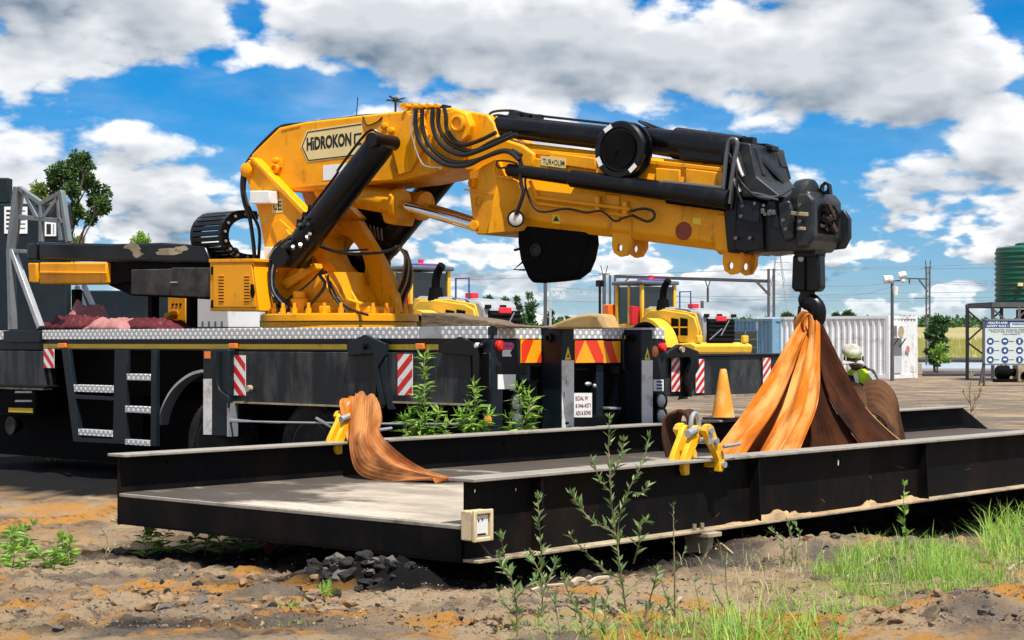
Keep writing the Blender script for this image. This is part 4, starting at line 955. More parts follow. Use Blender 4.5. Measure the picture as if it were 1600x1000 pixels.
    lettering('H\u0131DROKON', 'ink', mbm, (a.x, yp-.0052, a.z), (xd.x, 0, xd.z), (-xd.z*.0, 0, 1), hh, (b-a).length, bold=0.05, depth=0)
    d0 = K(489.4, 216.0, yp); MB().box((d0.x-.011, yp-.0056, d0.z-.011), (d0.x+.011, yp-.0050, d0.z+.011)).build('lettering', 'ink', mbm)
    for pl in ([(553, 209), (565, 207), (565, 210), (555.5, 211.5), (555.5, 224), (565, 222.5), (565, 226), (556, 227), (553, 224)],): P(pl, yp-.0065, yp-.0045, 'plate_emblem', 'ink', 0, par=mbm, ref=yp-.005)
    P([(505, 258.5), (543, 255), (543, 279), (505, 282)], yp-.003, yp, 'blank_sticker', 'paper', 0, par=mbm, ref=yp)
    # lift cylinders, one on each side
    for y in (-0.66, 0.66):
        a = K(452, 408, -0.66); b = K(600, 219, -0.66); a.y = b.y = y; d = (b-a).normalized(); L_ = (b-a).length
        cyl_ = MB().turned(a, d, [(0, .10), (.04, .150), (.30, .150), (.31, .158), (.42, .158), (.43, .150), (L_-.05, .150), (L_, .12), (L_, .001)], 32).build('lift_cylinder', 'black_paint', t)
        q = b-d*.02; MB().cyl(q+V(0, -.19, 0), q+V(0, .19, 0), .075, n=20).build('cylinder_eye', 'black_paint', cyl_)
        q = a+d*.05; MB().cyl(q+V(0, -.2, 0), q+V(0, .2, 0), .11, n=20).build('cylinder_eye', 'black_paint', cyl_)
        s_ = -1 if y < 0 else 1
        if y < 0:
            pr = MB(); up = V(-d.z, 0, d.x)
            pr.tube([a+d*.35+up*.16+V(0, -.05, 0), a+d*(L_*.62)+up*.165+V(0, -.05, 0), a+d*(L_*.66)+up*.20+V(0, -.03, 0), b-d*.1+up*.22, b+up*.14-d*.02+V(0, .05, 0)], .014, sm=4); pr.build('cylinder_pipe', 'black_paint', cyl_)
            for k in (0.24, .30, .36): MB().box(*[tuple(a+d*(L_*k)+up*.15+V(-.03, -.09, -.03)), tuple(a+d*(L_*k)+up*.15+V(.035, .02, .035))]).build('valve_block', 'black_paint', cyl_, .01)
            rng = random.Random(3)
            for k in range(10):
                q = a+d*(L_*(.06+.3*rng.random()))+up*(.06-.2*rng.random())+V(0, -.15-.02*rng.random(), 0)
                MB().cyl(q, q+V(.03*rng.random(), -.03, .02), .02, n=8).build('hose_fitting', 'galv' if k % 4 == 0 else 'head_grey', cyl_)
    # outer boom cylinders (barrel + polished rod)
    for y in (-0.20, 0.20):
        a = K(500, 296, -0.20); b = K(628, 318.5, -0.20); e = K(742, 353, -0.20); a.y = b.y = e.y = y
        d = (b-a).normalized(); L_ = (b-a).length
        oc = MB().turned(a, d, [(0, .09), (.05, .128), (L_-.08, .128), (L_-.075, .155), (L_, .155), (L_, .06)], 28).build('boom_cylinder', 'yellow', t)
        MB().cyl(b-d*.1, e, .052, n=20).build('piston_rod', 'chrome', oc)
    P([(590, 320), (625, 328), (618, 352), (600, 348)], -0.15, 0.15, 'cylinder_bracket', bev=.02, ref=-.15)
    # elbow bracket and outer boom
    P([(735, 174), (762, 179), (772, 192), (778, 214), (815, 226), (835, 240), (832, 262), (780, 262), (726, 268), (724, 252), (737, 216)], -0.30, 0.30, 'elbow_knuckle', bev=.02)
    el = MB()
    A = [kY(a, b, -.40) for a, b in ((724, 268), (774, 250), (782, 274), (770, 330), (762, 366), (741, 366), (731, 342), (724, 300))]
    Bp = [kY(a, b, -.40) for a, b in ((782, 274), (816, 288), (818, 312), (810, 358), (762, 366), (770, 330))]
    ya_ = [.30, .42, .42, .42, .42, .36, .32, .30]
    el.loft([(p[0], -y_, p[1]) for p, y_ in zip(A, ya_)], [(p[0], y_, p[1]) for p, y_ in zip(A, ya_)]); el.build('elbow_bracket', 'yellow', t, .010)
    e2 = MB(); yb_ = [.419, .24, .22, .22, .419, .419]
    e2.loft([(p[0], -y_, p[1]) for p, y_ in zip(Bp, yb_)], [(p[0], y_, p[1]) for p, y_ in zip(Bp, yb_)]); e2.build('elbow_bracket', 'yellow', t, .010)
    for px, py in ((737, 286), (760, 289), (748, 314)):
        q = K(px, py, -.36); MB().turned(q, (-.3, -1, 0), [(-.03, .05), (.012, .05), (.014, .040), (-.015, .032), (-.015, .001)], 20).build('bracket_hole', 'yellow', t)
    q = K(742, 353, -.36); MB().turned(q, (0, -1, 0), [(0, .055), (.03, .055), (.035, .035), (.03, .001)], 20).build('boom_pin', 'yellow', t)
    MB().bar(K(725, 296, -.325), K(772, 302, -.425), .008, .014).build('weld_bead', 'yellow', t)
    # outer boom body: octagonal section swept from the elbow to the head
    def boom(pa, pb, h_px, wy, name, m, yref, bev=.012):
        pass
    def sect(pxt, pyt, pxb, pyb, wt, wb, y=-0.30):
        tp = K(pxt, pyt, y); bt = K(pxb, pyb, y); d = tp-bt
        f = lambda k, yy: V(bt.x+d.x*k, yy, bt.z+d.z*k)
        return [f(0, -wb*.72), f(.10, -wb), f(.56, -wb), f(.66, -wt), f(.93, -wt), f(1, -wt*.8), f(1, wt*.8), f(.93, wt), f(.66, wt), f(.56, wb), f(.10, wb), f(0, wb*.72)]
    ob = MB(); ob.rings([sect(812, 222, 806, 354, .25, .30), sect(975, 240, 968, 372, .25, .30), sect(1138, 258, 1130, 393, .25, .30)]); ob = ob.build('outer_boom', 'yellow', t, .012)
    ob2 = MB(); ob2.rings([sect(1120, 330, 1116, 397, .31, .31, -.31), sect(1147, 333, 1143, 399, .31, .31, -.31)])
    ob2.build('boom_collar', 'yellow', ob, .01)
    # raised panels and ribs on the upper flank
    for a, b, c0, c1, d0, d1 in ((832, 856, 246, 250, 276, 279), (858, 930, 237, 247, 255, 266), (1024, 1062, 262, 265, 290, 294), (1071, 1130, 263, 270, 292, 299), (905, 1020, 268, 284, 280, 296)):
        P([(a, c0), (b, c1), (b, d1), (a, d0)], -.285, -.2505, 'boom_rib', bev=.01, par=ob, ref=-.285)
    P([(820, 232), (1030, 251), (1128, 262), (1128, 268), (1030, 258), (820, 240)], -.27, .27, 'boom_top_rail', bev=.006, par=ob, ref=-.27)
    P([(845, 243), (884, 248), (884, 263), (845, 258)], -.2895, -.2855, 'maker_sticker', 'plate_cream', 0, par=ob, ref=-.287)
    a = K(848, 256.5, -.29); b = K(882, 260, -.29); xd = (b-a).normalized(); lettering('TUR\u2217OLIM', 'ink', ob, (a.x, -.2905, a.z), (xd.x, 0, xd.z), (0, 0, 1), K(848, 247.5, -.29).z-a.z, (b-a).length, bold=.012, depth=0)
    # yellow pipes along the flank
    tubeP([(828, 283), (838, 305), (843, 309), (985, 327)], -.35, .017, 'hydraulic_pipe', 'yellow', 3)
    tubeP([(828, 293), (836, 314), (842, 318), (985, 338)], -.35, .017, 'hydraulic_pipe', 'yellow', 3)
    for px, py in ((932, 318), (975, 326)): P([(px-3, py-12), (px+4, py-11), (px+4, py+14), (px-3, py+13)], -.35, -.305, 'pipe_clamp', bev=.004, ref=-.35)
    P([(948, 304), (968, 306), (968, 348), (948, 345)], -.318, -.3005, 'boom_patch', bev=.004, ref=-.31)
    q = K(1068, 361, -.301); MB().turned(q, (0, -1, 0), [(0, .085), (.012, .08), (.015, .001)], 24).build('red_reflector', 'rust_red', ob)
    P([(1083, 340), (1096, 341), (1096, 351), (1083, 350)], -.306, -.3005, 'small_sticker', 'sign_yellow', 0, ref=-.304)
    P([(863, 334), (875, 335), (875, 350), (863, 349)], -.305, -.3005, 'warning_sticker', 'sign_yellow', 0, ref=-.304)
    P([(869, 337), (874, 346), (864, 345)], -.3065, -.3052, 'warning_symbol', 'ink', 0, ref=-.306)
    # lugs under the boom
    for px, py in ((974, 368), (1147, 396)):
        for y, dx in ((-.26, 0), (0.02, 0)):
            pl = [(px-17, py-12), (px+12, py-10), (px+11, py+18), (px+4, py+31), (px-6, py+33), (px-15, py+27), (px-18, py+15)]
            o = MB().py([kY(a_, b_, -.26) for a_, b_ in pl], y, y+.05).build('lifting_lug', 'yellow' if px < 1000 else 'yellow', t)
            c = MB(); h = kY(px-6, py+19, -.26); c.py([(h[0]+.030*math.cos(k*math.pi/8), h[1]+.038*math.sin(k*math.pi/8)) for k in range(16)], y-.1, y+.15); cut(o, c)
    # black telescope cylinders on top and along the flank
    a = K(776, 197, -.18); b = K(950, 216, -.18); d = (b-a).normalized()
    MB().turned(a, d, [(0, .03), (.005, .085), (.03, .105), ((b-a).length, .115)], 24).build('telescope_cylinder', 'black_paint', t)
    a = K(985, 214, -.12); b = K(1160, 238, -.12); d = (b-a).normalized()
    MB().turned(a, d, [(0, .11), ((b-a).length*.4, .12), ((b-a).length*.42, .15), ((b-a).length, .15)], 24).build('telescope_cylinder', 'black_paint', t)
    a = K(793, 265, -.40); b = K(1140, 312, -.40); d = (b-a).normalized(); L_ = (b-a).length
    MB().turned(a, d, [(0, .03), (.005, .05), (.02, .062), (L_*.3, .066), (L_*.31, .085), (L_, .09)], 24).build('telescope_cylinder', 'black_paint', t)
    P([(1032, 300), (1130, 305), (1130, 330), (1040, 318)], -.40, -.28, 'cylinder_shroud', 'black_matt', .01, ref=-.4)
    P([(1055, 226), (1130, 236), (1130, 256), (1062, 249)], -.26, .2, 'valve_bank', 'black_paint', .02, ref=-.26)
    P([(1010, 214), (1060, 220), (1062, 246), (1012, 240)], -.22, .15, 'valve_bank', 'head_grey', .04, ref=-.22)
    # hose reel
    c = K(968, 234, -.44)
    reel = MB().turned(c, (0, 1, 0), [(0, .001), (0, .20), (-.015, .21), (-.015, .255), (.0, .272), (.03, .272), (.035, .21), (.12, .21), (.125, .272), (.15, .272), (.15, .05)], 44).build('hose_reel', 'black_paint', t)
    MB().turned(c+V(0, -.018, 0), (0, -1, 0), [(0, .18), (.006, .18), (.008, .02), (.02, .016), (.02, .001)], 32).build('reel_hub', 'black_matt', reel)
    for aa in (120, 205, 310):
        a_ = R(aa); rd = V(math.cos(a_), 0, math.sin(a_)); tg = V(-math.sin(a_), 0, math.cos(a_)); q = c+rd*.237+V(0, -.0165, 0)
        m_ = MB(); m_.loft([q+rd*s1*.022+tg*s2*.045 for s1, s2 in ((-1, -1), (1, -1), (1, 1), (-1, 1))], [q+V(0, -.002, 0)+rd*s1*.022+tg*s2*.045 for s1, s2 in ((-1, -1), (1, -1), (1, 1), (-1, 1))]); m_.build('reel_sticker', 'paper', reel)
    # top valves and pipes
    rng = random.Random(9)
    for k in range(26):
        f = k/25; px = 800+f*100 if k < 12 else 1060+(k-12)/13*110; py = (181+(px-800)*.12) if k < 12 else 209+(px-1060)*.115
        q = K(px, py, -.15+.3*rng.random()); w = .02+.035*rng.random(); m_ = MB(); m_.box(tuple(q+V(-w*1.3, -w, -.03)), tuple(q+V(w*1.3, w, .01+.035*rng.random()))); m_.build('valve', 'black_paint' if rng.random() > .3 else 'head_grey', t, .006)
    tubeP([(771, 190), (765, 195), (763, 185), (770, 175), (800, 173), (835, 180), (950, 193), (1010, 202)], -.12, .013, 'pipe')
    tubeP([(775, 196), (770, 200), (766, 190), (775, 180), (810, 184), (955, 200)], -.20, .012, 'pipe')
    tubeP([(1000, 190), (1010, 193), (1040, 204), (1078, 210), (1140, 215)], -.05, .014, 'pipe')
    tubeP([(998, 189), (1012, 197), (1040, 209), (1090, 213)], -.14, .012, 'pipe', 'head_grey')
    tubeP([(1132, 318), (1038, 307), (1032, 301), (1032, 290), (1038, 285), (1128, 294)], -.43, .020, 'guard_rail', 'rail_grey', 2)
    tubeP([(1128, 316), (1132, 270), (1138, 225), (1146, 217), (1152, 225), (1146, 260), (1138, 318)], -.40, .020, 'guard_rail', 'rail_grey', 3)
    tubeP([(1142, 326), (1146, 290), (1142, 240)], -.38, .013, 'hose', 'hose', 3)
    tubeP([(1150, 228), (1158, 250), (1165, 272)], -.38, .010, 'hose', 'head_grey', 3)
    for pts in ([(1150, 240), (1156, 262), (1162, 275)], [(1147, 278), (1152, 290), (1156, 300)]):
        tubeP(pts, -.37, .02, 'hose_sleeve', 'white_dirty', 2)
    # boom head
    P([(1128, 226), (1146, 222), (1152, 310), (1148, 396), (1136, 394), (1130, 330)], -.36, .36, 'boom_head', 'black_paint', .015, ref=-.36)
    up = P([(1143, 220), (1172, 224), (1182, 276), (1221, 308), (1147, 309)], -.36, .33, 'head_cover', 'head_grey', .015, ref=-.36)
    # raised ribs on the sloping cover
    fa, fb, fc = kY(1172, 224, -.36), kY(1182, 276, -.36), kY(1221, 308, -.36)
    for (y0, y1, k0, k1) in ((-.30, -.22, .08, .92), (.12, .27, .10, .55), (.27, .29, .1, .9)):
        m_ = MB(); a_ = [fa[0]+(fb[0]-fa[0])*k0, fa[1]+(fb[1]-fa[1])*k0]; b_ = [fa[0]+(fb[0]-fa[0])*k1, fa[1]+(fb[1]-fa[1])*k1]
        nx = .012; m_.loft([(a_[0]-.01, y0, a_[1]), (b_[0]-.01, y0+.05, b_[1]), (b_[0]-.01, y1+.05, b_[1]), (a_[0]-.01, y1, a_[1])], [(a_[0]+nx, y0+.01, a_[1]), (b_[0]+nx, y0+.06, b_[1]), (b_[0]+nx, y1+.04, b_[1]), (a_[0]+nx, y1-.01, a_[1])]); m_.build('cover_rib', 'head_grey', up, .006)
    m_ = MB(); m_.bar(V(fa[0]+.012, -.24, fa[1]-.10), V(fb[0]+.03, .12, fb[1]-.02), .03, .05); m_.build('cover_rib', 'head_grey', up, .008)
    P([(1146, 309), (1190, 313), (1192, 390), (1166, 396), (1143, 392)], -.35, .35, 'head_box', 'black_paint', .02, ref=-.35)
    P([(1152, 312), (1187, 316), (1186, 348), (1177, 348), (1151, 342)], -.372, -.3505, 'head_side_plate', 'truck_paint', .006, ref=-.37)
    P([(1199, 314), (1210, 312), (1218, 358), (1206, 356), (1198, 350)], -.345, -.30, 'head_side_plate', 'truck_paint', .008, ref=-.34)
    hd = P([(1190, 322), (1206, 313), (1222, 311), (1238, 299), (1262, 297), (1272, 310), (1272, 372), (1258, 391), (1166, 395), (1190, 386)], -.29, .29, 'boom_nose', 'head_grey', .035, ref=-.29)
    P([(1215, 318), (1232, 312), (1240, 330), (1240, 372), (1225, 378), (1216, 350)], -.335, -.28, 'nose_cheek', 'head_grey', .02, ref=-.33)
    P([(1244, 303), (1262, 301), (1272, 312), (1272, 372), (1262, 386), (1244, 386)], -.345, -.26, 'nose_cheek', 'head_grey', .02, ref=-.34)
    P([(1236, 330), (1262, 332), (1262, 338), (1236, 336)], -.365, -.34, 'nose_ledge', 'flange_dusty', .004, ref=-.36)
    P([(1246, 354), (1258, 355), (1258, 360), (1246, 359)], -.37, -.34, 'nose_ledge', 'flange_dusty', .004, ref=-.36)
    xe = kY(1272, 340, -.29)[0]
    zt_, zb_ = kY(1272, 312, -.29)[1], kY(1272, 374, -.29)[1]
    MB().px([(-.21, zb_+.06), (.15, zb_+.06), (.17, zt_-.10), (.05, zt_-.03), (-.16, zt_-.03), (-.22, zt_-.10)], xe-.02, xe+.004).build('nose_opening', 'black_matt', t)
    rng = random.Random(2)
    for k in range(26):
        y = -.16+.30*rng.random(); z = zb_+.09+(zt_-zb_-.16)*rng.random(); w = .010+.018*rng.random(); l_ = V(0, rng.uniform(-1, 1), rng.uniform(-1, 1)).normalized()*(.03+.06*rng.random())
        MB().bar(V(xe+.012+.03*rng.random(), y, z)-l_, V(xe+.015, y, z)+l_, w*2, w*1.4, up=(1, 0, 0)).build('sheave_part', 'rust_dark' if rng.random() > .6 else 'black_matt', t, .004)
    MB().turned((xe+.002, -.03, (zb_+zt_)/2+.02), (1, 0, 0), [(0, .12), (.02, .12), (.022, .09), (.008, .085), (.008, .001)], 26).build('sheave', 'black_paint', t)
    # flared far cheek of the nose
    P([(1262, 320), (1276, 322), (1285, 336), (1285, 366), (1276, 384), (1240, 388)], .29, .34, 'nose_cheek', 'head_grey', .015, ref=-.29)
    lug = P([(1258, 300), (1262, 286), (1268, 280), (1275, 284), (1277, 300)], -.03, .03, 'top_lug', 'black_paint', 0, ref=-.29)
    c = MB(); h = kY(1268, 290, -.29); c.py([(h[0]+.028*math.cos(k*math.pi/8), h[1]+.034*math.sin(k*math.pi/8)) for k in range(16)], -.2, .2); cut(lug, c)
    q = K(1248, 308, -.15); MB().turned(q, (KR.ex.x*0+1, 0, 0), [(0, .15), (.06, .16), (.10, .16), (.14, .15)], 26).build('nose_collar', 'head_grey', t)
    # hoses, clamps and bolts round the head
    tubeP([(1136, 236), (1150, 262), (1152, 296), (1160, 318)], -.39, .013, 'hose'); tubeP([(1140, 250), (1158, 285), (1180, 306), (1204, 312)], -.385, .012, 'hose')
    tubeP([(1165, 300), (1185, 303), (1206, 308), (1222, 304), (1240, 292)], -.37, .011, 'hose', 'rail_grey'); tubeP([(1178, 306), (1200, 309), (1216, 312)], -.38, .009, 'hose', 'rail_grey')
    for px, py in ((1194, 321), (1196, 335), (1180, 318), (1160, 322), (1158, 338), (1224, 344), (1228, 358), (1250, 320), (1250, 346), (1204, 330), (1172, 372), (1150, 372)):
        q = K(px, py, -.372); MB().cyl(q, q+V(0, -.014, 0), .016, n=8).build('bolt', 'rail_grey', t)
    for px in (1190, 1200, 1206): P([(px, 326+px % 7), (px+5, 326+px % 7), (px+5, 334+px % 7), (px, 334+px % 7)], -.39, -.35, 'hose_clamp', 'rail_grey', .004, ref=-.37)
    for px, py in ((1185, 226), (1196, 228), (1213, 230), (1222, 233)): q = K(px-20, py, .0); MB().box(tuple(q+V(-.04, -.05, -.02)), tuple(q+V(.05, .1, .03))).build('sensor', 'black_paint', t, .01)
    # flood lamp at the elbow, winch under the boom
    q = K(806, 342, -.42); lm = MB().turned(q, (.5, -1, -.05), [(-.09, .03), (-.06, .075), (0, .085), (.01, .085), (.008, .068)], 28).build('flood_lamp', 'black_paint', t)
    MB().turned(q, (.5, -1, -.05), [(.011, .066), (.016, .055), (.022, .001)], 24).build('lamp_lens', 'lamp_glass', lm)
    wn = P([(808, 352), (838, 352), (917, 359), (919, 380), (914, 405), (906, 424), (890, 436), (868, 439), (830, 442), (824, 434), (812, 406), (808, 380)], -.24, -.02, 'winch', 'black_matt', .03, ref=-.24)
    q = K(838, 391, -.241); MB().turned(q, (0, -1, 0), [(0, .065), (.012, .065), (.014, .05), (.004, .045), (.004, .001)], 24).build('winch_hub', 'black_paint', wn)
    MB().bar(K(804, 391, -.2), K(815, 388, -.2), .03, .02).build('winch_lever', 'black_matt', wn)
    tubeP([(816, 410), (803, 421), (820, 422)], -.2, .010, 'winch_guard', 'black_matt', 0, par=wn)
    # hook swivel and hook
    hx = kY(1265, 400, 0.0)[0]
    def Hp(px, py, y=0.0): return K(px, py, y)
    P([(1247, 388), (1283, 388), (1281, 402), (1250, 402)], -.12, .12, 'swivel_top', 'black_paint', .01, ref=0)
    sw = P([(1243, 399), (1285, 397), (1286, 450), (1281, 456), (1246, 456), (1241, 450)], -.07, .07, 'swivel_block', 'black_paint', .022, ref=0)
    P([(1262, 398), (1266, 398), (1266, 456), (1262, 456)], -.074, -.0705, 'block_groove', 'black_matt', 0, par=sw, ref=0)
    q = K(1252, 404, -.072); MB().turned(q, (0, -1, 0), [(0, .03), (.012, .028), (.014, .001)], 16).build('block_pin', 'galv', sw)
    hk = MB(); ctr = [(1262, 452), (1261, 462), (1259, 470), (1268, 473), (1276, 482), (1277, 496), (1270, 508), (1259, 511), (1248, 505), (1245, 494)]
    rad = [.075, .07, .075, .085, .085, .08, .075, .065, .05, .02]
    pts = [K(a_, b_, 0) for a_, b_ in ctr]; pp = smooth_path(pts, 4); rr = np.interp(np.linspace(0, len(rad)-1, len(pp)), range(len(rad)), rad)
    RR = []
    for i, p in enumerate(pp):
        d = (pp[min(i+1, len(pp)-1)]-pp[max(i-1, 0)]).normalized(); u = V(0, 1, 0); w = d.cross(u).normalized()
        RR.append([p+(u*math.cos(2*math.pi*k/12)*.8+w*math.sin(2*math.pi*k/12))*rr[i] for k in range(12)])
    hk.rings(RR); hk.build('hook', 'black_paint', t)
    MB().bar(K(1250, 478, 0), K(1247, 500, 0), .03, .02).build('hook_latch', 'black_paint', t)
    # manifold and hoses over the knuckle
    for px in (640, 652, 663, 675, 688):
        P([(px-5, 163), (px+5, 163), (px+5, 172), (px-5, 174)], -.30, -.16, 'hose_manifold', 'yellow' if px not in (688,) else 'black_paint', .006, ref=-.3)
        q = K(px, 166, -.31); MB().cyl(q, q+V(0, -.08, 0), .022, n=10).build('hose_fitting', 'yellow', t)
    for a_, b_ in (((626, 165), (640, 172)), ((630, 163), (690, 168))): MB().bar(K(*a_, -.28), K(*b_, -.28), .05, .04).build('manifold_rail', 'yellow', t)
    tubeP([(650, 170), (649, 195), (656, 222), (676, 245), (700, 258), (730, 258), (756, 246), (790, 236), (812, 250)], -.47, .024, 'hose')
    tubeP([(660, 170), (660, 196), (668, 222), (688, 244), (712, 254), (745, 250), (785, 235), (815, 243)], -.45, .022, 'hose')
    tubeP([(676, 170), (676, 196), (684, 218), (700, 234), (724, 242), (752, 234), (786, 219), (808, 210)], -.46, .024, 'hose')
    tubeP([(686, 170), (685, 194), (694, 215), (712, 230), (740, 236), (768, 222), (800, 208)], -.43, .022, 'hose')
    tubeP([(694, 168), (697, 182), (698, 200), (708, 218), (724, 226), (748, 220), (775, 207)], -.44, .022, 'hose')
    tubeP([(645, 172), (642, 200), (648, 228), (662, 258), (690, 262), (686, 264)], -.48, .006, 'cable', 'galv')
    tubeP([(800, 235), (812, 245), (814, 285), (818, 300), (812, 320), (806, 335)], -.44, .020, 'hose')
    tubeP([(812, 245), (820, 270), (822, 295), (835, 325), (852, 331), (885, 326), (915, 332), (940, 330), (960, 345), (975, 340), (990, 336)], -.40, .011, 'hose')
    tubeP([(985, 330), (1005, 326), (1020, 330), (1022, 340), (1012, 346), (1000, 342), (988, 336)], -.37, .013, 'hose')
    tubeP([(795, 261), (780, 262), (776, 252), (795, 252), (808, 256)], -.42, .010, 'hose')
    tubeP([(775, 250), (772, 268), (780, 276), (800, 278)], -.42, .016, 'pipe', 'yellow')
    # cable along the back of the boom
    tubeP([(690, 168), (640, 176), (568, 183), (520, 188), (470, 194), (440, 198), (418, 216), (396, 240), (382, 264), (378, 290), (382, 318), (390, 340), (396, 380), (398, 410)], -.32, .022, 'hose')
    tubeP([(600, 180), (560, 182), (500, 192), (445, 203), (420, 222), (400, 244), (386, 268), (382, 300), (392, 330), (405, 360), (404, 405)], -.26, .018, 'hose')
    tubeP([(567, 182), (570, 190), (575, 196), (590, 190), (597, 183)], -.37, .008, 'cable')
    tubeP([(557, 181), (558, 165), (559, 152)], 0.1, .005, 'whip_aerial', 'black_paint', 0)
    bcn = MB(); q = K(618, 165, .1); bcn.cyl(q+V(0, 0, -.08), q+V(0, 0, .04), .012, n=6)
    for k in range(8): a_ = 2*math.pi*k/8; bcn.bar(q+V(0, 0, .05), q+V(.10*math.cos(a_), .10*math.sin(a_), .07+.02*math.sin(3*a_)), .02, .012)
    bcn.ball(q+V(0, 0, .06), .035, 8, 6); bcn.build('weather_sensor', 'head_grey', t)
    # hoses round the turret
    rng = random.Random(5)
    for k in range(14):
        o1 = rng.uniform(-5, 5); o2 = rng.uniform(-6, 6); yy = -.46-.16*rng.random()
        tubeP([(478+o1*2, 375+o2), (452+o1*2.5, 380+o2), (430+o1*2, 402), (424+o1, 430+o2), (428+o1*1.5, 458), (445+o1*3, 478+o2)], yy, .010+.006*rng.random(), 'hose', 'hose' if k % 6 else 'galv')
    tubeP([(510, 425), (500, 430), (508, 445), (490, 470), (470, 487)], -.50, .018, 'hose', 'head_grey')
    tubeP([(505, 420), (480, 445), (452, 466), (438, 482)], -.52, .012, 'hose')
    tubeP([(500, 385), (520, 392), (540, 396), (580, 396), (606, 392), (624, 385)], -.30, .016, 'hose')
    tubeP([(498, 383), (512, 388), (530, 392), (575, 390)], -.34, .012, 'hose')
    tubeP([(515, 440), (525, 462), (545, 482), (575, 492)], -.50, .014, 'hose'); tubeP([(512, 430), (516, 455), (530, 475), (542, 490)], -.52, .013, 'hose')
    for k in range(7):
        o1 = k*3.2; tubeP([(618+o1*.9, 384+o1*.4), (632+o1*.6, 400+k*3), (628+o1*.8, 432+k*2), (616+o1, 462), (606+o1*1.2, 486)], .30+.02*k, .011, 'hose', 'hose' if k % 3 else 'canvas_tan')
    # far side valve station
    P([(555, 322), (592, 330), (596, 350), (575, 372), (560, 352)], .5, .62, 'valve_station', 'black_matt', .02, ref=.5)
    for k in range(6): MB().bar(K(566+k*6, 347+k*2, .5), K(572+k*5, 366+k*2, .5), .012, .02).build('valve_lever', 'galv', t)
    # cable chain and control cabinet stand square to the truck
    def toK(p): w = TRK.w(p); d = Vector((w.x, w.y))-KR.O; return V(d.dot(KR.ex), d.dot(KR.ey), p[2])
    xa = TRK.y(352, 370, -0.62)[0]
    path = [TRK.X3(a_, b_, xa) for a_, b_ in ((402, 330), (382, 328), (364, 331), (351, 343), (345, 359), (346, 377), (354, 392), (367, 402), (384, 406), (404, 408))]
    pin = [TRK.X3(a_, b_, xa) for a_, b_ in ((404, 343), (384, 341), (371, 345), (362, 353), (358, 364), (359, 376), (365, 386), (375, 394), (388, 397), (404, 398))]
    po, pi_ = smooth_path(path, 2), smooth_path(pin, 2)
    for i in range(len(po)-1):
        for side, (xo, xw) in enumerate(((0, .05), (.50, .05))):
            m_ = MB(); A_ = [po[i]+V(xo, 0, 0), po[i+1]+V(xo, 0, 0), pi_[i+1]+V(xo, 0, 0), pi_[i]+V(xo, 0, 0)]
            m_.loft([toK(p) for p in A_], [toK(p+V(xw, 0, 0)) for p in A_]); lk = m_.build('chain_link', 'black_paint', t, .004)
            if side == 0 and i % 2 == 0:
                q = (po[i]+pi_[i])*.5; MB().cyl(toK(q+V(-.012, 0, 0)), toK(q), .016, n=8).build('link_bolt', 'galv', lk)
        m_ = MB(); e = .12; A_ = [po[i]*(1-e)+po[i+1]*e, po[i]*e+po[i+1]*(1-e)]; d = (pi_[i]-po[i]).normalized()*.02
        m_.loft([toK(A_[0]+V(.05, 0, 0)), toK(A_[1]+V(.05, 0, 0)), toK(A_[1]+d+V(.05, 0, 0)), toK(A_[0]+d+V(.05, 0, 0))], [toK(A_[0]+V(.50, 0, 0)), toK(A_[1]+V(.50, 0, 0)), toK(A_[1]+d+V(.5, 0, 0)), toK(A_[0]+d+V(.5, 0, 0))]); m_.build('chain_crossbar', 'black_paint', t, .003)
    yc = -0.42
    def TP(poly, y0, y1, name, m='yellow', bev=.008, par=t):
        A_ = [TRK.y(a_, b_, max(y0, y1)) for a_, b_ in poly]
        m_ = MB(); m_.loft([toK((p[0], y0, p[1])) for p in A_], [toK((p[0], y1, p[1])) for p in A_]); return m_.build(name, m, par, bev)
    cb = TP([(328, 408), (396, 407), (405, 486), (328, 486)], yc-.45, yc, 'control_cabinet')
    TP([(333, 413), (393, 412), (400, 480), (333, 480)], yc+.0005, yc+.014, 'cabinet_door', par=cb)
    TP([(326, 405), (397, 404), (397, 409), (326, 410)], yc-.46, yc+.02, 'cabinet_lid', par=cb, bev=.004)
    for a_ in (345, 385):
        for k in range(9):
            y_ = 430+k*4.8; TP([(a_-3.5, y_), (a_+4.5, y_), (a_+4.5, y_+2), (a_-3.5, y_+2)], yc+.0145, yc+.022, 'louvre', 'yellow', 0, par=cb)
            TP([(a_-3.5, y_+2.1), (a_+4.5, y_+2.1), (a_+4.5, y_+3.6), (a_-3.5, y_+3.6)], yc+.0142, yc+.0155, 'louvre_slot', 'black_matt', 0, par=cb)
    TP([(391, 444), (395, 444), (397, 458), (393, 466), (391, 460)], yc+.0145, yc+.03, 'door_handle', 'black_matt', .003, par=cb)
    for b_ in (422, 474): TP([(329.5, b_-5), (332.5, b_-5), (332.5, b_+7), (329.5, b_+7)], yc+.0005, yc+.012, 'hinge', 'black_matt', 0, par=cb)
    A_ = [(398, 470), (430, 470), (430, 487), (400, 487)]; TP(A_, yc-.9, yc-.42, 'cabinet_bracket', 'black_matt', .01)
    return t
mat('rail_grey', (0.10, 0.11, 0.115), 0.35, metal=0.3, var=0.1)
mat('rust_red', (0.22, 0.035, 0.012), 0.6, var=0.2)
mat('rust_dark', (0.035, 0.014, 0.009), 0.8, var=0.3)
build_crane()
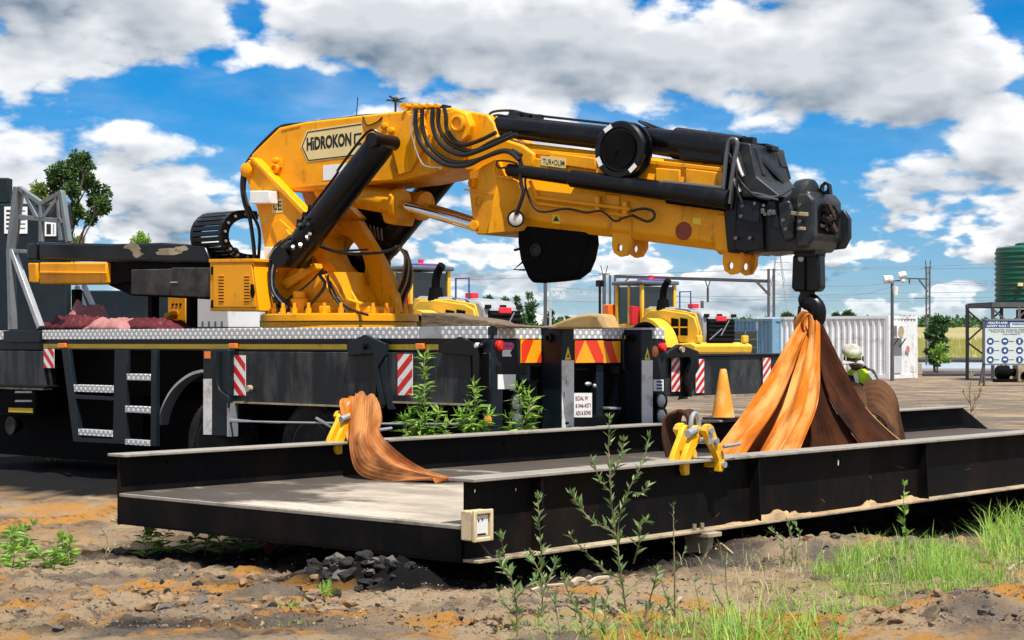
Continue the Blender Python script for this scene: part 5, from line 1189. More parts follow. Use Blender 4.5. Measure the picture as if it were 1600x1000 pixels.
# ---------------------------------------------------------------- slings, clamps, cone
def ribbon(mb, Ls, Rs, n=6, nw=13, th=0.012, wav=0.0, ph=0.0, m=0, at=None):
    A = smooth_path([W(*p) for p in Ls], n); B = smooth_path([W(*p) for p in Rs], n); RR = []; dist = 0.0
    for i in range(len(A)):
        d = (A[min(i+1, len(A)-1)]-A[max(i-1, 0)]); s = (B[i]-A[i]); nn = s.cross(d)
        nn = nn.normalized() if nn.length > 1e-6 else V(0, -1, 0)
        if nn.y > 0: nn = -nn
        top = []; bot = []
        for k in range(nw):
            f = k/(nw-1); p = A[i]*(1-f)+B[i]*f+nn*(wav*(math.sin(f*math.pi*2+ph+i*0.10)+.6*math.sin(f*8+ph*2-i*.16)))
            top.append(p+nn*th*.5); bot.append(p-nn*th*.5)
        RR.append(top+bot[::-1])
        if i: dist += (A[i]+B[i]-A[i-1]-B[i-1]).length*.5
        if at is not None: at[0].extend([k/(nw-1) for k in range(nw)]+[1-k/(nw-1) for k in range(nw)]); at[1].extend([dist+ph*7]*(2*nw))
    mb.rings(RR, m); return mb
def sling(label, ribs, group, name='lifting_sling', m='webbing', edge=False):
    t = None; o = None
    mb = MB(); at = ([], [])
    for i, (L_, R_, wav, ph) in enumerate(ribs): ribbon(mb, L_, R_, wav=wav*1.25, ph=ph, at=at)
    o = mb.build(name, m, None, smooth=50)
    for nm_, vals in (('across', at[0]), ('along', at[1])): o.data.attributes.new(nm_, 'FLOAT', 'POINT').data.foreach_set('value', vals)
    for L_, R_, wav, ph in ribs:
        if m == 'webbing_shaded' or edge:
            e = MB(); e.tube([W(*p)+V(0, -.012, .004)-o.location for p in (R_ if m == 'webbing_shaded' else L_)], .007, 5, sm=6); e.build('lit_edge_cord', 'webbing_lit_edge', o)  # pale cord, paints a sunlit edge along the strap
    return tag(o, label, 'sling', group)
SG = 'orange webbing slings rigged to the weighbridge'
def py_(pts, Ys): return [(a, b, y) for (a, b), y in zip(pts, Ys)]
def fall(pts, y0, y1): n = len(pts); return [(a, b, y0+(y1-y0)*i/(n-1)) for i, (a, b) in enumerate(pts)]
sling('broad bright orange webbing sling, outermost on the cone side below the hook', [(
    fall([(1258, 494), (1236, 527), (1203, 585), (1166, 640), (1122, 700), (1098, 735)], 15.74, 14.7),
    fall([(1266, 508), (1254, 540), (1236, 590), (1212, 640), (1176, 690), (1146, 735)], 15.66, 14.5), .014, .4)], SG)
sling('orange webbing sling hanging in the middle of the front bunch', [(
    fall([(1262, 500), (1252, 545), (1238, 590), (1222, 640), (1200, 682), (1168, 735)], 15.66, 14.42),
    fall([(1272, 500), (1270, 555), (1264, 595), (1256, 630), (1236, 675), (1206, 735)], 15.60, 14.25), .012, 2.2)], SG)
sling('pale edged orange webbing sling at the front of the bunch', [(
    fall([(1268, 498), (1266, 560), (1258, 610), (1248, 650), (1226, 690), (1200, 735)], 15.60, 14.2),
    fall([(1281, 505), (1280, 560), (1280, 605), (1274, 640), (1258, 680), (1236, 735)], 15.54, 14.0), .010, 4.0)], SG, edge=True)
sling('folded orange webbing loop lying tight over the hook', [(
    fall([(1244, 520), (1243, 504), (1250, 490), (1258, 486), (1262, 500), (1262, 540)], 15.74, 15.50),
    fall([(1254, 560), (1252, 520), (1258, 500), (1268, 492), (1270, 512), (1268, 575)], 15.66, 15.42), .006, 1.0)], SG)
sling('webbing sling with shade in its dark colour and a painted lit edge, hanging towards the worker', [(
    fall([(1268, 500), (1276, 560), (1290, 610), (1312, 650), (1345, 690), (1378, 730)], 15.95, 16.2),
    fall([(1284, 508), (1300, 545), (1320, 585), (1346, 630), (1380, 667), (1420, 700)], 16.1, 16.6), .012, .8)], SG, m='webbing_shaded')
sling('webbing sling behind the front bunch, its shadow put into the dark colour', [(
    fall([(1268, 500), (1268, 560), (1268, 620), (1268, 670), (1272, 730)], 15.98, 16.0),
    fall([(1276, 508), (1284, 580), (1300, 630), (1330, 675), (1370, 730)], 16.0, 16.3), .010, 2.8)], SG, m='webbing_shaded')
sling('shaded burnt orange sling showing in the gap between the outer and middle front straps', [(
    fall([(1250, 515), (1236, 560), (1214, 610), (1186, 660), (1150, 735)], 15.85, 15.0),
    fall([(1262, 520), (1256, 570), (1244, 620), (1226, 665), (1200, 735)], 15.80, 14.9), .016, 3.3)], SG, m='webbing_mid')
sling('webbing sling with shade in its dark colour, falling straight below the hook', [(
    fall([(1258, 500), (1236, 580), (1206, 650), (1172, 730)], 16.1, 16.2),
    fall([(1270, 500), (1270, 580), (1268, 650), (1268, 730)], 16.1, 16.2), .012, 5.0)], SG, m='webbing_shaded')
# heap of slack loops beside the worker
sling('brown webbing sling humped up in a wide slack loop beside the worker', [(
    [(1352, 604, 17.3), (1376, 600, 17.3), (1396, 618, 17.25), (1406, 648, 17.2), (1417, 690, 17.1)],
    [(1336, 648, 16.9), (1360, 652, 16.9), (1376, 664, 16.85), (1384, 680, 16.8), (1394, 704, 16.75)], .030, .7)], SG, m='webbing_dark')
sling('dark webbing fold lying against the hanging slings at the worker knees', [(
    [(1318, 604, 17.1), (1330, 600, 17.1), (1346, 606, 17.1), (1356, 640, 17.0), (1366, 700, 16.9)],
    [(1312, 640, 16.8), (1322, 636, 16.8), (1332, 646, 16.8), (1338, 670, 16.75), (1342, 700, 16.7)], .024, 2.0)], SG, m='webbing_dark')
# sling thrown over the far beam
sling('short orange webbing strap end hooked over the yellow clamp on the far beam', [(
    fall([(540, 642), (536, 626), (531, 630), (535, 652), (543, 686), (556, 716)], 13.95, 13.6),
    fall([(556, 638), (556, 621), (557, 625), (556, 652), (561, 686), (572, 712)], 13.90, 13.55), .006, .3)], SG)
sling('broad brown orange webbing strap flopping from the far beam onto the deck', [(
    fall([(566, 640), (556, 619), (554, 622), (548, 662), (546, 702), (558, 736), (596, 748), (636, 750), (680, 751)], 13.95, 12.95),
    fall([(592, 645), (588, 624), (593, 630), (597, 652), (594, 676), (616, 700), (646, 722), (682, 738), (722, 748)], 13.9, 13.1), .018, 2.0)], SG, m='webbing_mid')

def build_clamps():
    def clamp(label, pxo, y, mir):
        o = BRG.y(pxo, 690, y); loc = BRG.w((o[0], y, ZT)); t = thing('beam_clamp', label, 'clamp', loc, BRG.rz, 'yellow beam clamps on the weighbridge')
        def A(poly, y0, y1, nm, par=t, m='yellow_lift', bev=.006): return MB().py(poly, y0, y1).build(nm, m, par, bev)
        armR = [(-.05, .19), (-.03, .225), (.01, .235), (.045, .215), (.075, .16), (.125, .09), (.165, .03), (.175, -.05), (.15, -.09), (.105, -.085), (.105, -.01), (.06, .05), (.0, .12)]
        for yy in (-.135, .085): A(armR, yy, yy+.045, 'clamp_arm')
        armL = [(-p[0]*.95-.02, p[1]-.01) for p in armR]
        A(armL, -.06, -.02, 'clamp_arm'); A(armL, .03, .07, 'clamp_arm')
        A([(.11, -.06), (.17, -.06), (.165, -.025), (.115, -.025)], -.09, .085, 'clamp_jaw')
        for x_, z_ in ((.0, .19), (.15, -.04), (.06, .12)): MB().cyl((x_, -.155, z_), (x_, .15, z_), .022, n=10).build('clamp_pin', 'galv', t)
        sh = MB().tube([(.02+.045*math.cos(a), .0, .225+.075*math.sin(a)) for a in np.linspace(-.4, math.pi+.4, 13)], .016, 8); sh.build('shackle', 'galv', t)
        MB().cyl((-.13, -.05, .17), (-.05, -.05, .19), .028, n=10).build('shackle_bolt', 'galv', t)
        MB().tube([(.12, -.16, .08), (.32, -.15, .09)], .012, 8).build('handle_rod', 'galv', t)
        MB().box((-.02, -.139, .10), (.03, -.1355, .17)).build('rating_plate', 'galv', t)
        return t
    clamp('yellow plate clamp with shackle gripping the near beam beside the traffic cone', 1083, 0.0, 1)
    clamp('yellow plate clamp on the far beam half hidden under the draped sling', 545, WB, 1)
    # coil of brown rope-like webbing behind the near clamp
    L_ = [(1040, 715, 12.2), (1034, 680, 12.2), (1038, 652, 12.2), (1055, 643, 12.2), (1072, 652, 12.2), (1080, 690, 12.2)]
    Rr = [(1066, 712, 12.6), (1060, 680, 12.6), (1062, 650, 12.6), (1076, 641, 12.6), (1090, 650, 12.6), (1094, 690, 12.6)]
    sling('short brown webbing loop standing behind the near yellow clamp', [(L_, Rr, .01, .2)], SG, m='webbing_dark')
build_clamps()

def build_cone():
    x = BRG.y(1130, 655, WB)[0]; c = BRG.w((x, WB, ZT)); t = thing('traffic_cone', 'faded orange traffic cone standing on the far beam behind the slings', 'cone', tuple(c), BRG.rz+.15)
    MB().turned((0, 0, .02), (0, 0, 1), [(0, .118), (.02, .112), (.27, .070), (.475, .034), (.485, .028), (.485, .015)], 28).build('cone_body', 'cone_orange', t)
    m = MB(); m.pz([(.17*q[0], .17*q[1]) for q in ((-1, -.75), (-.75, -1), (.75, -1), (1, -.75), (1, .75), (.75, 1), (-.75, 1), (-1, .75))], 0, .024); m.build('cone_base', 'rubber', t, .006)
build_cone()

# ---------------------------------------------------------------- worker
def build_worker():
    base = BRG.Z3(1346, 652, 0.262); wpos = W(1343, 640, 18.4)
    t = thing('person', 'worker in a pale cap and yellow safety vest stooping behind the slings', 'person', (wpos.x, wpos.y, 0.262), 0.0)
    # body as one skinned figure, crouched, head bowed, facing the camera side
    def P(px, py, y): p = W(px, py, y); return p-V(wpos.x, wpos.y, 0.262)
    J = {'pelvis': P(1352, 640, 18.75), 'waist': P(1350, 618, 18.62), 'chest': P(1346, 592, 18.42), 'shl': P(1331, 584, 18.40), 'shr': P(1361, 584, 18.42), 'neck': P(1340, 576, 18.28), 'head': P(1334, 562, 18.16), 'crown': P(1331, 549, 18.12),
         'ell': P(1322, 615, 18.15), 'wrl': P(1326, 645, 17.95), 'hdl': P(1330, 653, 17.9), 'elr': P(1372, 618, 18.2), 'wrr': P(1366, 648, 17.98), 'hdr': P(1362, 656, 17.92),
         'hpl': P(1343, 645, 18.70), 'knl': P(1330, 640, 18.15), 'anl': P(1336, 683, 18.45), 'ftl': P(1330, 690, 18.2), 'hpr': P(1362, 645, 18.72), 'knr': P(1378, 640, 18.2), 'anr': P(1372, 683, 18.5), 'ftr': P(1377, 690, 18.25)}
    for k in ('anl', 'anr'): J[k].z = .09
    for k in ('ftl', 'ftr'): J[k].z = .045
    E = [('pelvis', 'waist'), ('waist', 'chest'), ('chest', 'shl'), ('chest', 'shr'), ('chest', 'neck'), ('neck', 'head'), ('head', 'crown'), ('shl', 'ell'), ('ell', 'wrl'), ('wrl', 'hdl'), ('shr', 'elr'), ('elr', 'wrr'), ('wrr', 'hdr'), ('pelvis', 'hpl'), ('hpl', 'knl'), ('knl', 'anl'), ('anl', 'ftl'), ('pelvis', 'hpr'), ('hpr', 'knr'), ('knr', 'anr'), ('anr', 'ftr')]
    Rd = dict(pelvis=.13, waist=.125, chest=.135, shl=.075, shr=.075, neck=.055, head=.085, crown=.07, ell=.05, wrl=.036, hdl=.04, elr=.05, wrr=.036, hdr=.04, hpl=.095, knl=.07, anl=.05, ftl=.045, hpr=.095, knr=.07, anr=.05, ftr=.045)
    ks = list(J); me = bpy.data.meshes.new('body'); me.from_pydata([J[k] for k in ks], [(ks.index(a), ks.index(b)) for a, b in E], [])
    o = bpy.data.objects.new('body', me)
    sk = o.modifiers.new('skin', 'SKIN'); 
    for i, k in enumerate(ks):
        sv = me.skin_vertices[0].data[i] if me.skin_vertices else None
        if sv is None:
            break
        sv.radius = (Rd[k], Rd[k]); sv.use_root = (k == 'pelvis')
    o.modifiers.new('sub', 'SUBSURF').levels = 2
    me2 = eval_mesh(o); bpy.data.objects.remove(o)
    me2.materials.clear()
    for m in ('cloth_dark', 'skin', 'cloth_brown'): me2.materials.append(MATS[m])
    hd = (J['head']+J['crown'])*.5
    for p in me2.polygons:
        c = Vector(p.center); p.use_smooth = True
        if (c-hd).length < .17 and c.z > J['neck'].z+.01: p.material_index = 1
        elif min((c-J['hdl']).length, (c-J['hdr']).length) < .06: p.material_index = 1
        elif c.z < J['waist'].z-.05 and min((c-J['wrl']).length, (c-J['wrr']).length, (c-J['ell']).length, (c-J['elr']).length) > .10: p.material_index = 2
        else: p.material_index = 0
    b = bpy.data.objects.new('body', me2); COL.objects.link(b); b.parent = t
    # vest follows the torso
    v = MB(); RR = []
    ax = [(J['waist']+V(0, .0, -.06), .175, .155), (J['waist'], .17, .15), ((J['waist']+J['chest'])*.5, .18, .158), (J['chest'], .185, .165), (J['chest']+(J['neck']-J['chest'])*.55, .165, .13), (J['neck']+V(0, 0, -.01), .09, .085)]
    for c, rx, ry in ax: RR.append([c+V(rx*.88*(1+.05*math.sin(5*a+c.z*30))*math.cos(a), ry*.92*(1+.05*math.sin(7*a+c.z*40))*math.sin(a), 0.012*math.sin(4*a+c.z*25)) for a in np.linspace(0, 2*math.pi, 20, endpoint=False)])
    v.rings(RR); v.build('safety_vest', 'hivis', t)
    for s_ in (-.085, .10):
        st = MB(); pts = [J['waist']+V(s_, -.155, -.05), (J['waist']+J['chest'])*.5+V(s_, -.168, 0), J['chest']+V(s_, -.162, .0), J['chest']+(J['neck']-J['chest'])*.6+V(s_*.8, -.115, .01)]
        for a_, b_ in zip(pts[:-1], pts[1:]): st.bar(a_, b_, .04, .012, up=(0, -1, 0.2))
        st.build('reflective_stripe', 'reflective', t)
    # cap with long peak, neck cloth
    cp = MB(); c = J['crown']+V(0, 0, .0); tl = Quaternion((1, 0, 0), R(28))
    prof = [(.0, .098), (.02, .101), (.045, .095), (.066, .078), (.078, .045), (.082, .018), (.088, .012), (.088, .001)]
    RR = [[c+tl@V(r*math.cos(a), r*1.12*math.sin(a), z_-.02) for a in np.linspace(0, 2*math.pi, 22, endpoint=False)] for z_, r in prof]
    cp.rings(RR); cap = cp.build('cap', 'cloth_cap', t)
    pk = MB(); pkp = [(-.10, -.08), (-.105, -.14), (-.07, -.195), (0, -.215), (.07, -.195), (.105, -.14), (.10, -.08)]
    pk.loft([c+tl@V(x_, y_, -.012-.05*(abs(x_)/.1)**2) for x_, y_ in pkp], [c+tl@V(x_, y_, -.024-.05*(abs(x_)/.1)**2) for x_, y_ in pkp]); pk.build('cap_peak', 'cloth_cap', t)
    bd = MB(); bd.rings([[c+tl@V(.107*math.cos(a), .107*1.12*math.sin(a), z_) for a in np.linspace(math.pi*1.15, math.pi*1.85, 10)] for z_ in (-.006, .016)], closed=False); bd.build('cap_band', 'hivis', t)
    # face: nose, ears
    f = J['head']+V(0, -.08, 0)
    MB().ball(f+V(0, -.02, -.0), .022, 8, 6, sq=(.8, 1.2, 1.3)).build('nose', 'skin', t)
    for s_ in (-1, 1): MB().ball(J['head']+V(s_*.095, .0, .01), .028, 8, 6, sq=(.4, .8, 1.2)).build('ear', 'skin', t)
    for s_ in (-1, 1): MB().ball(f+V(s_*.033, -.006, .022), .012, 8, 6).build('eye', 'white_paint', t)
    MB().ball(f+V(0, -.004, -.045), .025, 8, 6, sq=(1.2, .5, .3)).build('mouth', 'maroon_ink', t)
    # hands: palm and five fingers each
    for k, s_ in (('hdl', 1), ('hdr', -1)):
        h = MB(); p = J[k]; fw = V(0, -.5, -.85).normalized(); sd = V(s_, 0, 0)
        h.bar(p-fw*.03, p+fw*.05, .085, .03, up=(0, -1, .5))
        for i, (o_, ln) in enumerate(((-.033, .065), (-.011, .078), (.011, .074), (.033, .058))):
            q = p+fw*.05+V(o_, 0, 0); h.tube([q, q+fw*ln*.5+V(0, -.005, 0), q+fw*ln*.8+V(0, .02, -.01)], .010, 6, r1=.008)
        q = p+sd*.04+fw*.005; h.tube([q, q+sd*.025+fw*.03, q+sd*.02+fw*.06], .012, 6, r1=.009)
        h.build('hand', 'skin', t)
build_worker()

# ---------------------------------------------------------------- things on the truck deck
def T_thing(name, label, cat, group=None): return thing(name, label, cat, TRK.loc(0), TRK.rz, group)
def TPoly(t, poly, y0, y1, name, m, bev=.01): return MB().py([TRK.y(a, b, max(y0, y1)) for a, b in poly], y0, y1).build(name, m, t, bev)
def build_deck_load():
    # stored jib: black beam above, yellow nosed beam below
    t = T_thing('stored_jib', 'long black jib with a yellow end box stored level above the truck deck', 'jib'); y = -.55
    TPoly(t, [(60, 378), (175, 381), (250, 379), (318, 384), (328, 412), (168, 408), (60, 406)], y-.5, y, 'jib_beam', 'black_paint', .03)
    TPoly(t, [(42, 380), (58, 379), (58, 406), (42, 405)], y-.45, y-.02, 'jib_tip', 'black_paint', .02)
    TPoly(t, [(61, 410), (166, 410), (166, 443), (61, 444)], y-.45, y+.01, 'end_box', 'yellow', .02)
    TPoly(t, [(61, 424), (166, 425), (166, 428), (61, 428)], y+.0102, y+.03, 'end_box_ridge', 'yellow', .008)
    TPoly(t, [(43, 411), (57, 411), (57, 442), (45, 441)], y-.40, y, 'end_box', 'yellow', .015)
    TPoly(t, [(166, 409), (330, 412), (330, 415), (170, 446)], y-.48, y-.05, 'jib_web', 'black_matt', .01)
    TPoly(t, [(170, 415), (330, 415), (330, 468), (205, 462), (170, 446)], y-.5, y-.12, 'jib_web', 'black_matt', .01)
    TPoly(t, [(205, 421), (268, 420), (267, 462), (204, 460)], y-.12, y+.0, 'side_box', 'panel_tar', .01)
    TPoly(t, [(267, 418), (326, 418), (321, 465), (266, 462)], y-.12, y+.06, 'side_box', 'panel_tar', .01)
    TPoly(t, [(266, 440), (277, 440), (277, 442), (266, 442)], y+.061, y+.066, 'box_mark', 'galv', 0)
    for a, b in ((90, 250), (310, 1)): pass
    for px in (120, 240, 300):
        x = TRK.y(px, 500, y-.25)[0]; MB().box((x-.04, y-.30, 1.44), (x+.04, y-.20, 1.95)).build('jib_post', 'black_matt', t)
    rng = random.Random(1)
    for a, b, w, h in ((208, 386, 14, 7), (214, 397, 9, 7), (262, 393, 22, 6), (283, 389, 12, 5)):
        pts = [(a+w*math.cos(q)*(.6+.6*rng.random()), b+h*math.sin(q)*(.6+.6*rng.random())) for q in np.linspace(0, 2*math.pi, 11, endpoint=False)]
        TPoly(t, pts, y+.0005, y+.003, 'paint_scar', 'flange_dusty', 0)
    # grey A-frame
    t = T_thing('steel_rack', 'grey welded steel rack frame standing at the front of the truck deck', 'rack'); y = -.12
    def bars(L_, w, m='grey_steel', nm='rack_bar', yy=y):
        for a, b in L_: MB().bar(TRK.Y3(a[0], a[1], yy), TRK.Y3(b[0], b[1], yy), w, w, up=(0, 1, 0)).build(nm, m, t, .005)
    bars([((28, 292), (17, 388)), ((17, 388), (20, 515))], .085, nm='rack_post')
    bars([((34, 293), (22, 390))], .06, yy=y-.10, nm='rack_post')
    bars([((97, 300), (108, 378))], .06, nm='rack_post')
    bars([((30, 294), (66, 318)), ((66, 318), (98, 300)), ((32, 339), (104, 346)), ((38, 298), (60, 342)), ((96, 304), (68, 342)), ((65, 320), (65, 378)), ((92, 305), (96, 376))], .055)
    bars([((18, 392), (40, 393))], .045)
    bars([((20, 392), (64, 512))], .07, m='galv', nm='rack_brace')
    # notices on the cabin behind
    # tarpaulins
    def tarp(label, px0, px1, top, ydep, m, seed, name='tarpaulin'):
        n = 44; RR = []; nk = 26
        x0, x1 = TRK.y(px0, 500, ydep)[0], TRK.y(px1, 500, ydep)[0]
        for i in range(n):
            f = i/(n-1); x = x0+(x1-x0)*f; zt = TRK.y(px0+(px1-px0)*f, np.interp(f, [q[0] for q in top], [q[1] for q in top]), ydep)[1]
            row = []
            for k in range(nk):
                g = k/(nk-1); yy = ydep+.10-.60*g
                r1 = abs(float(fbm(np.array([x*4.5+seed*9]), np.array([yy*5.5+x*2]), 3, seed+70)[0])-.5)*2; r2 = abs(float(fbm(np.array([x*11+seed]), np.array([yy*9-x*5]), 2, seed+90)[0])-.5)*2
                e = min(1, 4*f, 4*(1-f), 5*g+.02, 5*(1-g)+.02)**.6
                z = 1.447+(zt-1.447)*e*(1.12-.75*r1-.35*r2)
                row.append(TRK.w((x+.03*r2, yy, max(z, 1.446))))
            RR.append(row)
        mb = MB(); mb.rings(RR, closed=False, caps=False); o = mb.build(name, m, None, smooth=28)
        tag(o, label, 'tarpaulin'); md = o.modifiers.new('t', 'SOLIDIFY'); md.thickness = .008; return o
    tarp('crumpled dark maroon tarpaulin heaped on the truck deck beside the rack', 64, 146, [(0, 506), (.15, 496), (.5, 492), (1, 495)], -.34, 'tarp_maroon', 1)
    tarp('faded pink tarpaulin folded on the truck deck under the jib', 140, 200, [(0, 504), (.2, 496), (.5, 497), (.9, 499), (1, 506)], -.14, 'tarp_pink', 2)
    tarp('dark maroon tarpaulin end trailing towards the cabinet on the truck deck', 196, 258, [(0, 496), (.5, 497), (1, 506)], -.28, 'tarp_maroon', 3)
    tarp('small pink tarpaulin corner poking up behind the maroon one', 104, 124, [(0, 490), (.3, 470), (.7, 474), (1, 490)], -.60, 'tarp_pink', 4)
    # yellow bracket and white board
    t = T_thing('yellow_stand', 'small yellow steel stand bolted to the truck deck under the jib', 'stand'); y = -1.2
    TPoly(t, [(262, 462), (290, 464), (290, 512), (262, 512)], y-.10, y, 'stand_plate', 'yellow', .01)
    TPoly(t, [(256, 490), (268, 486), (268, 492), (262, 496), (268, 500), (264, 506), (256, 508)], y+.0, y+.10, 'stand_hook', 'yellow', .008)
    for k in range(3): TPoly(t, [(268+k*6, 474), (271+k*6, 474), (271+k*6, 477), (268+k*6, 477)], y+.0005, y+.008, 'slot', 'black_matt', 0)
    t = T_thing('white_cabinet', 'plain white sheet metal cabinet on the truck deck behind the yellow control box', 'cabinet'); y = -1.75
    TPoly(t, [(294, 466), (356, 464), (356, 512), (294, 512)], y-.5, y, 'cabinet_body', 'container_white', .012)
    for k in range(5): TPoly(t, [(305+k*10, 502), (308+k*10, 502), (308+k*10, 510), (305+k*10, 510)], y+.0005, y+.004, 'vent_slot', 'grey_steel', 0)
    for a, b, c, d in ((88, 470, 100, 508), (112, 455, 132, 500)):
        pass
    t = T_thing('support_strut', 'pair of pale steel struts leaning behind the tarpaulins on the truck deck', 'strut'); y = -1.0
    for a, b in (((120, 448), (134, 485)), ((131, 446), (150, 488))): MB().bar(TRK.Y3(*a, y), TRK.Y3(*b, y), .05, .05).build('strut_bar', 'galv', t)
    t = T_thing('timber_dunnage', 'weathered timber baulk lying along the truck deck edge below the left loader', 'timber'); y = -.03
    TPoly(t, [(657, 488), (690, 489), (760, 500), (772, 504), (772, 512.5), (657, 513)], y-.28, y, 'baulk', 'timber', .02)
    TPoly(t, [(772, 505), (800, 508), (845, 510), (845, 513), (772, 513)], y-.25, y-.02, 'baulk', 'timber', .01)
    t = T_thing('covered_block', 'tan canvas over a dark block on the rear edge of the truck deck', 'canvas bundle'); y = -1.0
    rng = random.Random(12)
    m = MB(); A = [TRK.y(a, b, -.55) for a, b in ((852, 514), (862, 507), (885, 498), (905, 492), (922, 490), (934, 492), (944, 514))]
    m.py([(p[0], p[1]) for p in A], -.80, -.55); m.build('canvas', 'canvas_tan', t, .03)
    A = [TRK.x(a, b, 0.35) for a, b in ((880, 514), (900, 503), (934, 494), (942, 512))]; m = MB(); m.px(A, 0.30, 0.42); m.build('block', 'sign_dark', t, .01)
    t = T_thing('arrow_sign', 'small white sign with a red down arrow at the rear of the truck deck', 'sign')
    a = TRK.X3(942, 516, .05); b = TRK.X3(953, 500, .05); w = a.y-b.y; h = b.z-a.z
    MB().box((.05, b.y, 1.446), (.058, a.y, b.z)).build('plate', 'paper', t)
    yc = (a.y+b.y)/2; m = MB(); m.add([(.048, yc+.012, b.z-.02), (.048, yc-.012, b.z-.02), (.048, yc-.012, b.z-.06), (.048, yc+.012, b.z-.06), (.048, yc+.035, b.z-.06), (.048, yc-.035, b.z-.06), (.048, yc, b.z-.10)], [(0, 1, 2, 3), (4, 5, 6)]); m.build('arrow', 'red', t, smooth=0)
mat('panel_tar', (0.012, 0.012, 0.012), 0.7, var=0.3, dirt=(0.07, 0.06, 0.05), damt=0.5, dscale=4)
mat('sign_dark', (0.03, 0.045, 0.06), 0.6, var=0.2)
build_deck_load()
# ---------------------------------------------------------------- background: loaders, containers, tank, railway
mat('shadow_grey', (0.50, 0.53, 0.56), 0.5, var=0.06); mat('sign_pinkred', (0.55, 0.22, 0.22), 0.5)
def build_loader(px0, Y0, ang, label, name='wheel_loader', size=1.0):
    ex = (math.cos(R(ang)), -math.sin(R(ang))); O = ((px0-800)/F*Y0, Y0)
    t = thing(name, label, 'loader', (O[0], O[1], GZ+.3*size), math.atan2(ex[1], ex[0]), 'wheel loaders parked behind the truck'); t.scale = (size, size, size)
    # local: x towards the machine's rear (0 at the counterweight), y away from the camera, z up
    def B(lo, hi, nm, m, bev=.05, par=t): return MB().box(lo, hi).build(nm, m, par, bev)
    def S(poly, y0, y1, nm, m, bev=.05, par=t): return MB().py(poly, y0, y1).build(nm, m, par, bev)
    Wd = 2.7
    S([(-.9, .75), (.15, .85), (.20, 1.15), (-.1, 1.25), (-.9, 1.2)], -.05, Wd+.05, 'counterweight', 'yellow_pale', .06)
    S([(-3.6, 1.0), (-.12, 1.2), (-.05, 1.6), (-.08, 2.15), (-.35, 2.40), (-1.6, 2.52), (-3.2, 2.60), (-3.6, 2.4)], .62, Wd-.62, 'hood', 'loader_grey', .10); S([(-3.4, 1.2), (-.25, 1.25), (-.2, 1.6), (-.5, 2.30), (-1.6, 2.46), (-3.3, 2.52)], .55, .615, 'hood_panel', 'yellow_pale', .02)
    hs = S([(-3.5, 1.1), (-2.6, 1.1), (-2.2, 1.25), (-.35, 1.25), (-.3, 1.7), (-.5, 2.15), (-.9, 2.30), (-2.2, 2.45), (-3.0, 2.45), (-3.4, 2.2)], .50, .619, 'hood_side', 'yellow_pale', .03)
    for a, b in ((-1.75, -1.35), (-1.25, -.85)):
        S([(a, 1.5), (b, 1.5), (b, 2.1), (a, 2.15)], .485, .4995, 'vent_panel', 'black_matt', 0, hs)
        B((a, .475, 1.78), (b, .4845, 1.83), 'vent_bar', 'yellow_pale', 0, hs)
    g = B((-.075, .70, 1.25), (.03, Wd-.70, 2.10), 'radiator_grille', 'black_matt', .02)
    for k in range(5): B((.031, .74, 1.32+k*.16), (.05, Wd-.74, 1.40+k*.16), 'grille_slat', 'black_paint', .01, g)
    MB().bar((.055, .75, 1.35), (.055, 1.35, 1.75), .03, .03).build('grille_stay', 'galv', g); MB().bar((.055, 1.3, 1.5), (.055, 1.7, 2.05), .03, .03).build('grille_stay', 'galv', g)
    B((.032, 1.05, 2.02), (.10, 1.55, 2.20), 'stop_lamp', 'red_flag', .02)
    for y in (.62, 1.25, Wd-.75): B((-.14, y, 2.16), (.0, y+.18, 2.28), 'work_lamp', 'black_paint', .02)
    for y in (.1, Wd-.35): B((-.02, y, 1.25), (.14, y+.25, 1.5), 'tail_lamp_box', 'yellow_pale', .03)
    # cab
    c = B((-5.05, .55, 1.75), (-3.45, Wd-.55, 1.95), 'cab_floor', 'yellow_pale', .03)
    for x, y in ((-5.0, .55), (-3.55, .55), (-5.0, Wd-.55), (-3.55, Wd-.55)): B((x, y-.06, 1.95), (x+.14, y+.06, 3.42), 'cab_pillar', 'yellow_pale', .02)
    B((-4.3, .52, 1.95), (-4.18, .60, 3.42), 'cab_pillar', 'yellow_pale', .02)
    B((-4.84, .56, 1.96), (-4.32, .59, 3.36), 'cab_glass', 'glass_cab', 0); B((-4.16, .56, 2.2), (-3.56, .59, 3.36), 'cab_glass', 'glass_cab', 0)
    B((-3.50, .63, 2.2), (-3.46, Wd-.63, 3.36), 'cab_glass', 'glass_dark', 0); B((-4.98, .63, 2.0), (-4.95, Wd-.63, 3.36), 'cab_glass', 'glass_cab', 0)
    B((-4.84, Wd-.59, 1.96), (-3.56, Wd-.56, 3.36), 'cab_glass', 'glass_cab', 0)
    B((-4.3, 1.1, 1.96), (-3.9, 1.6, 3.0), 'seat', 'cloth_dark', .1)
    r = B((-5.15, .42, 3.43), (-3.30, Wd-.42, 3.58), 'cab_roof', 'roof_blue', .05); B((-4.2, .9, 3.581), (-3.5, Wd-.9, 3.66), 'roof_panel', 'violet', .03, r)
    MB().cyl((-3.9, 1.35, 3.66), (-3.9, 1.35, 3.80), .09, n=12).build('beacon', 'red_flag', r)
    ex_ = MB(); ex_.tube([(-2.5, .75, 2.5), (-2.5, .75, 3.0), (-2.42, .75, 3.3), (-2.2, .75, 3.55)], .13, 12, sm=3); ex_.cyl((-2.5, .75, 2.45), (-2.5, .75, 2.85), .26, .2, n=14); ex_.build('intake_stack', 'black_matt', t)
    rl = MB(); rl.tube([(-1.4, .6, 2.5), (-1.4, .6, 3.1), (-.8, .6, 3.1), (-.8, .6, 2.45)], .03, 6); rl.build('hand_rail', 'sign_blue', t)
    B((-1.2, .8, 2.5), (-.9, 1.1, 2.66), 'red_box', 'red_flag', .02)
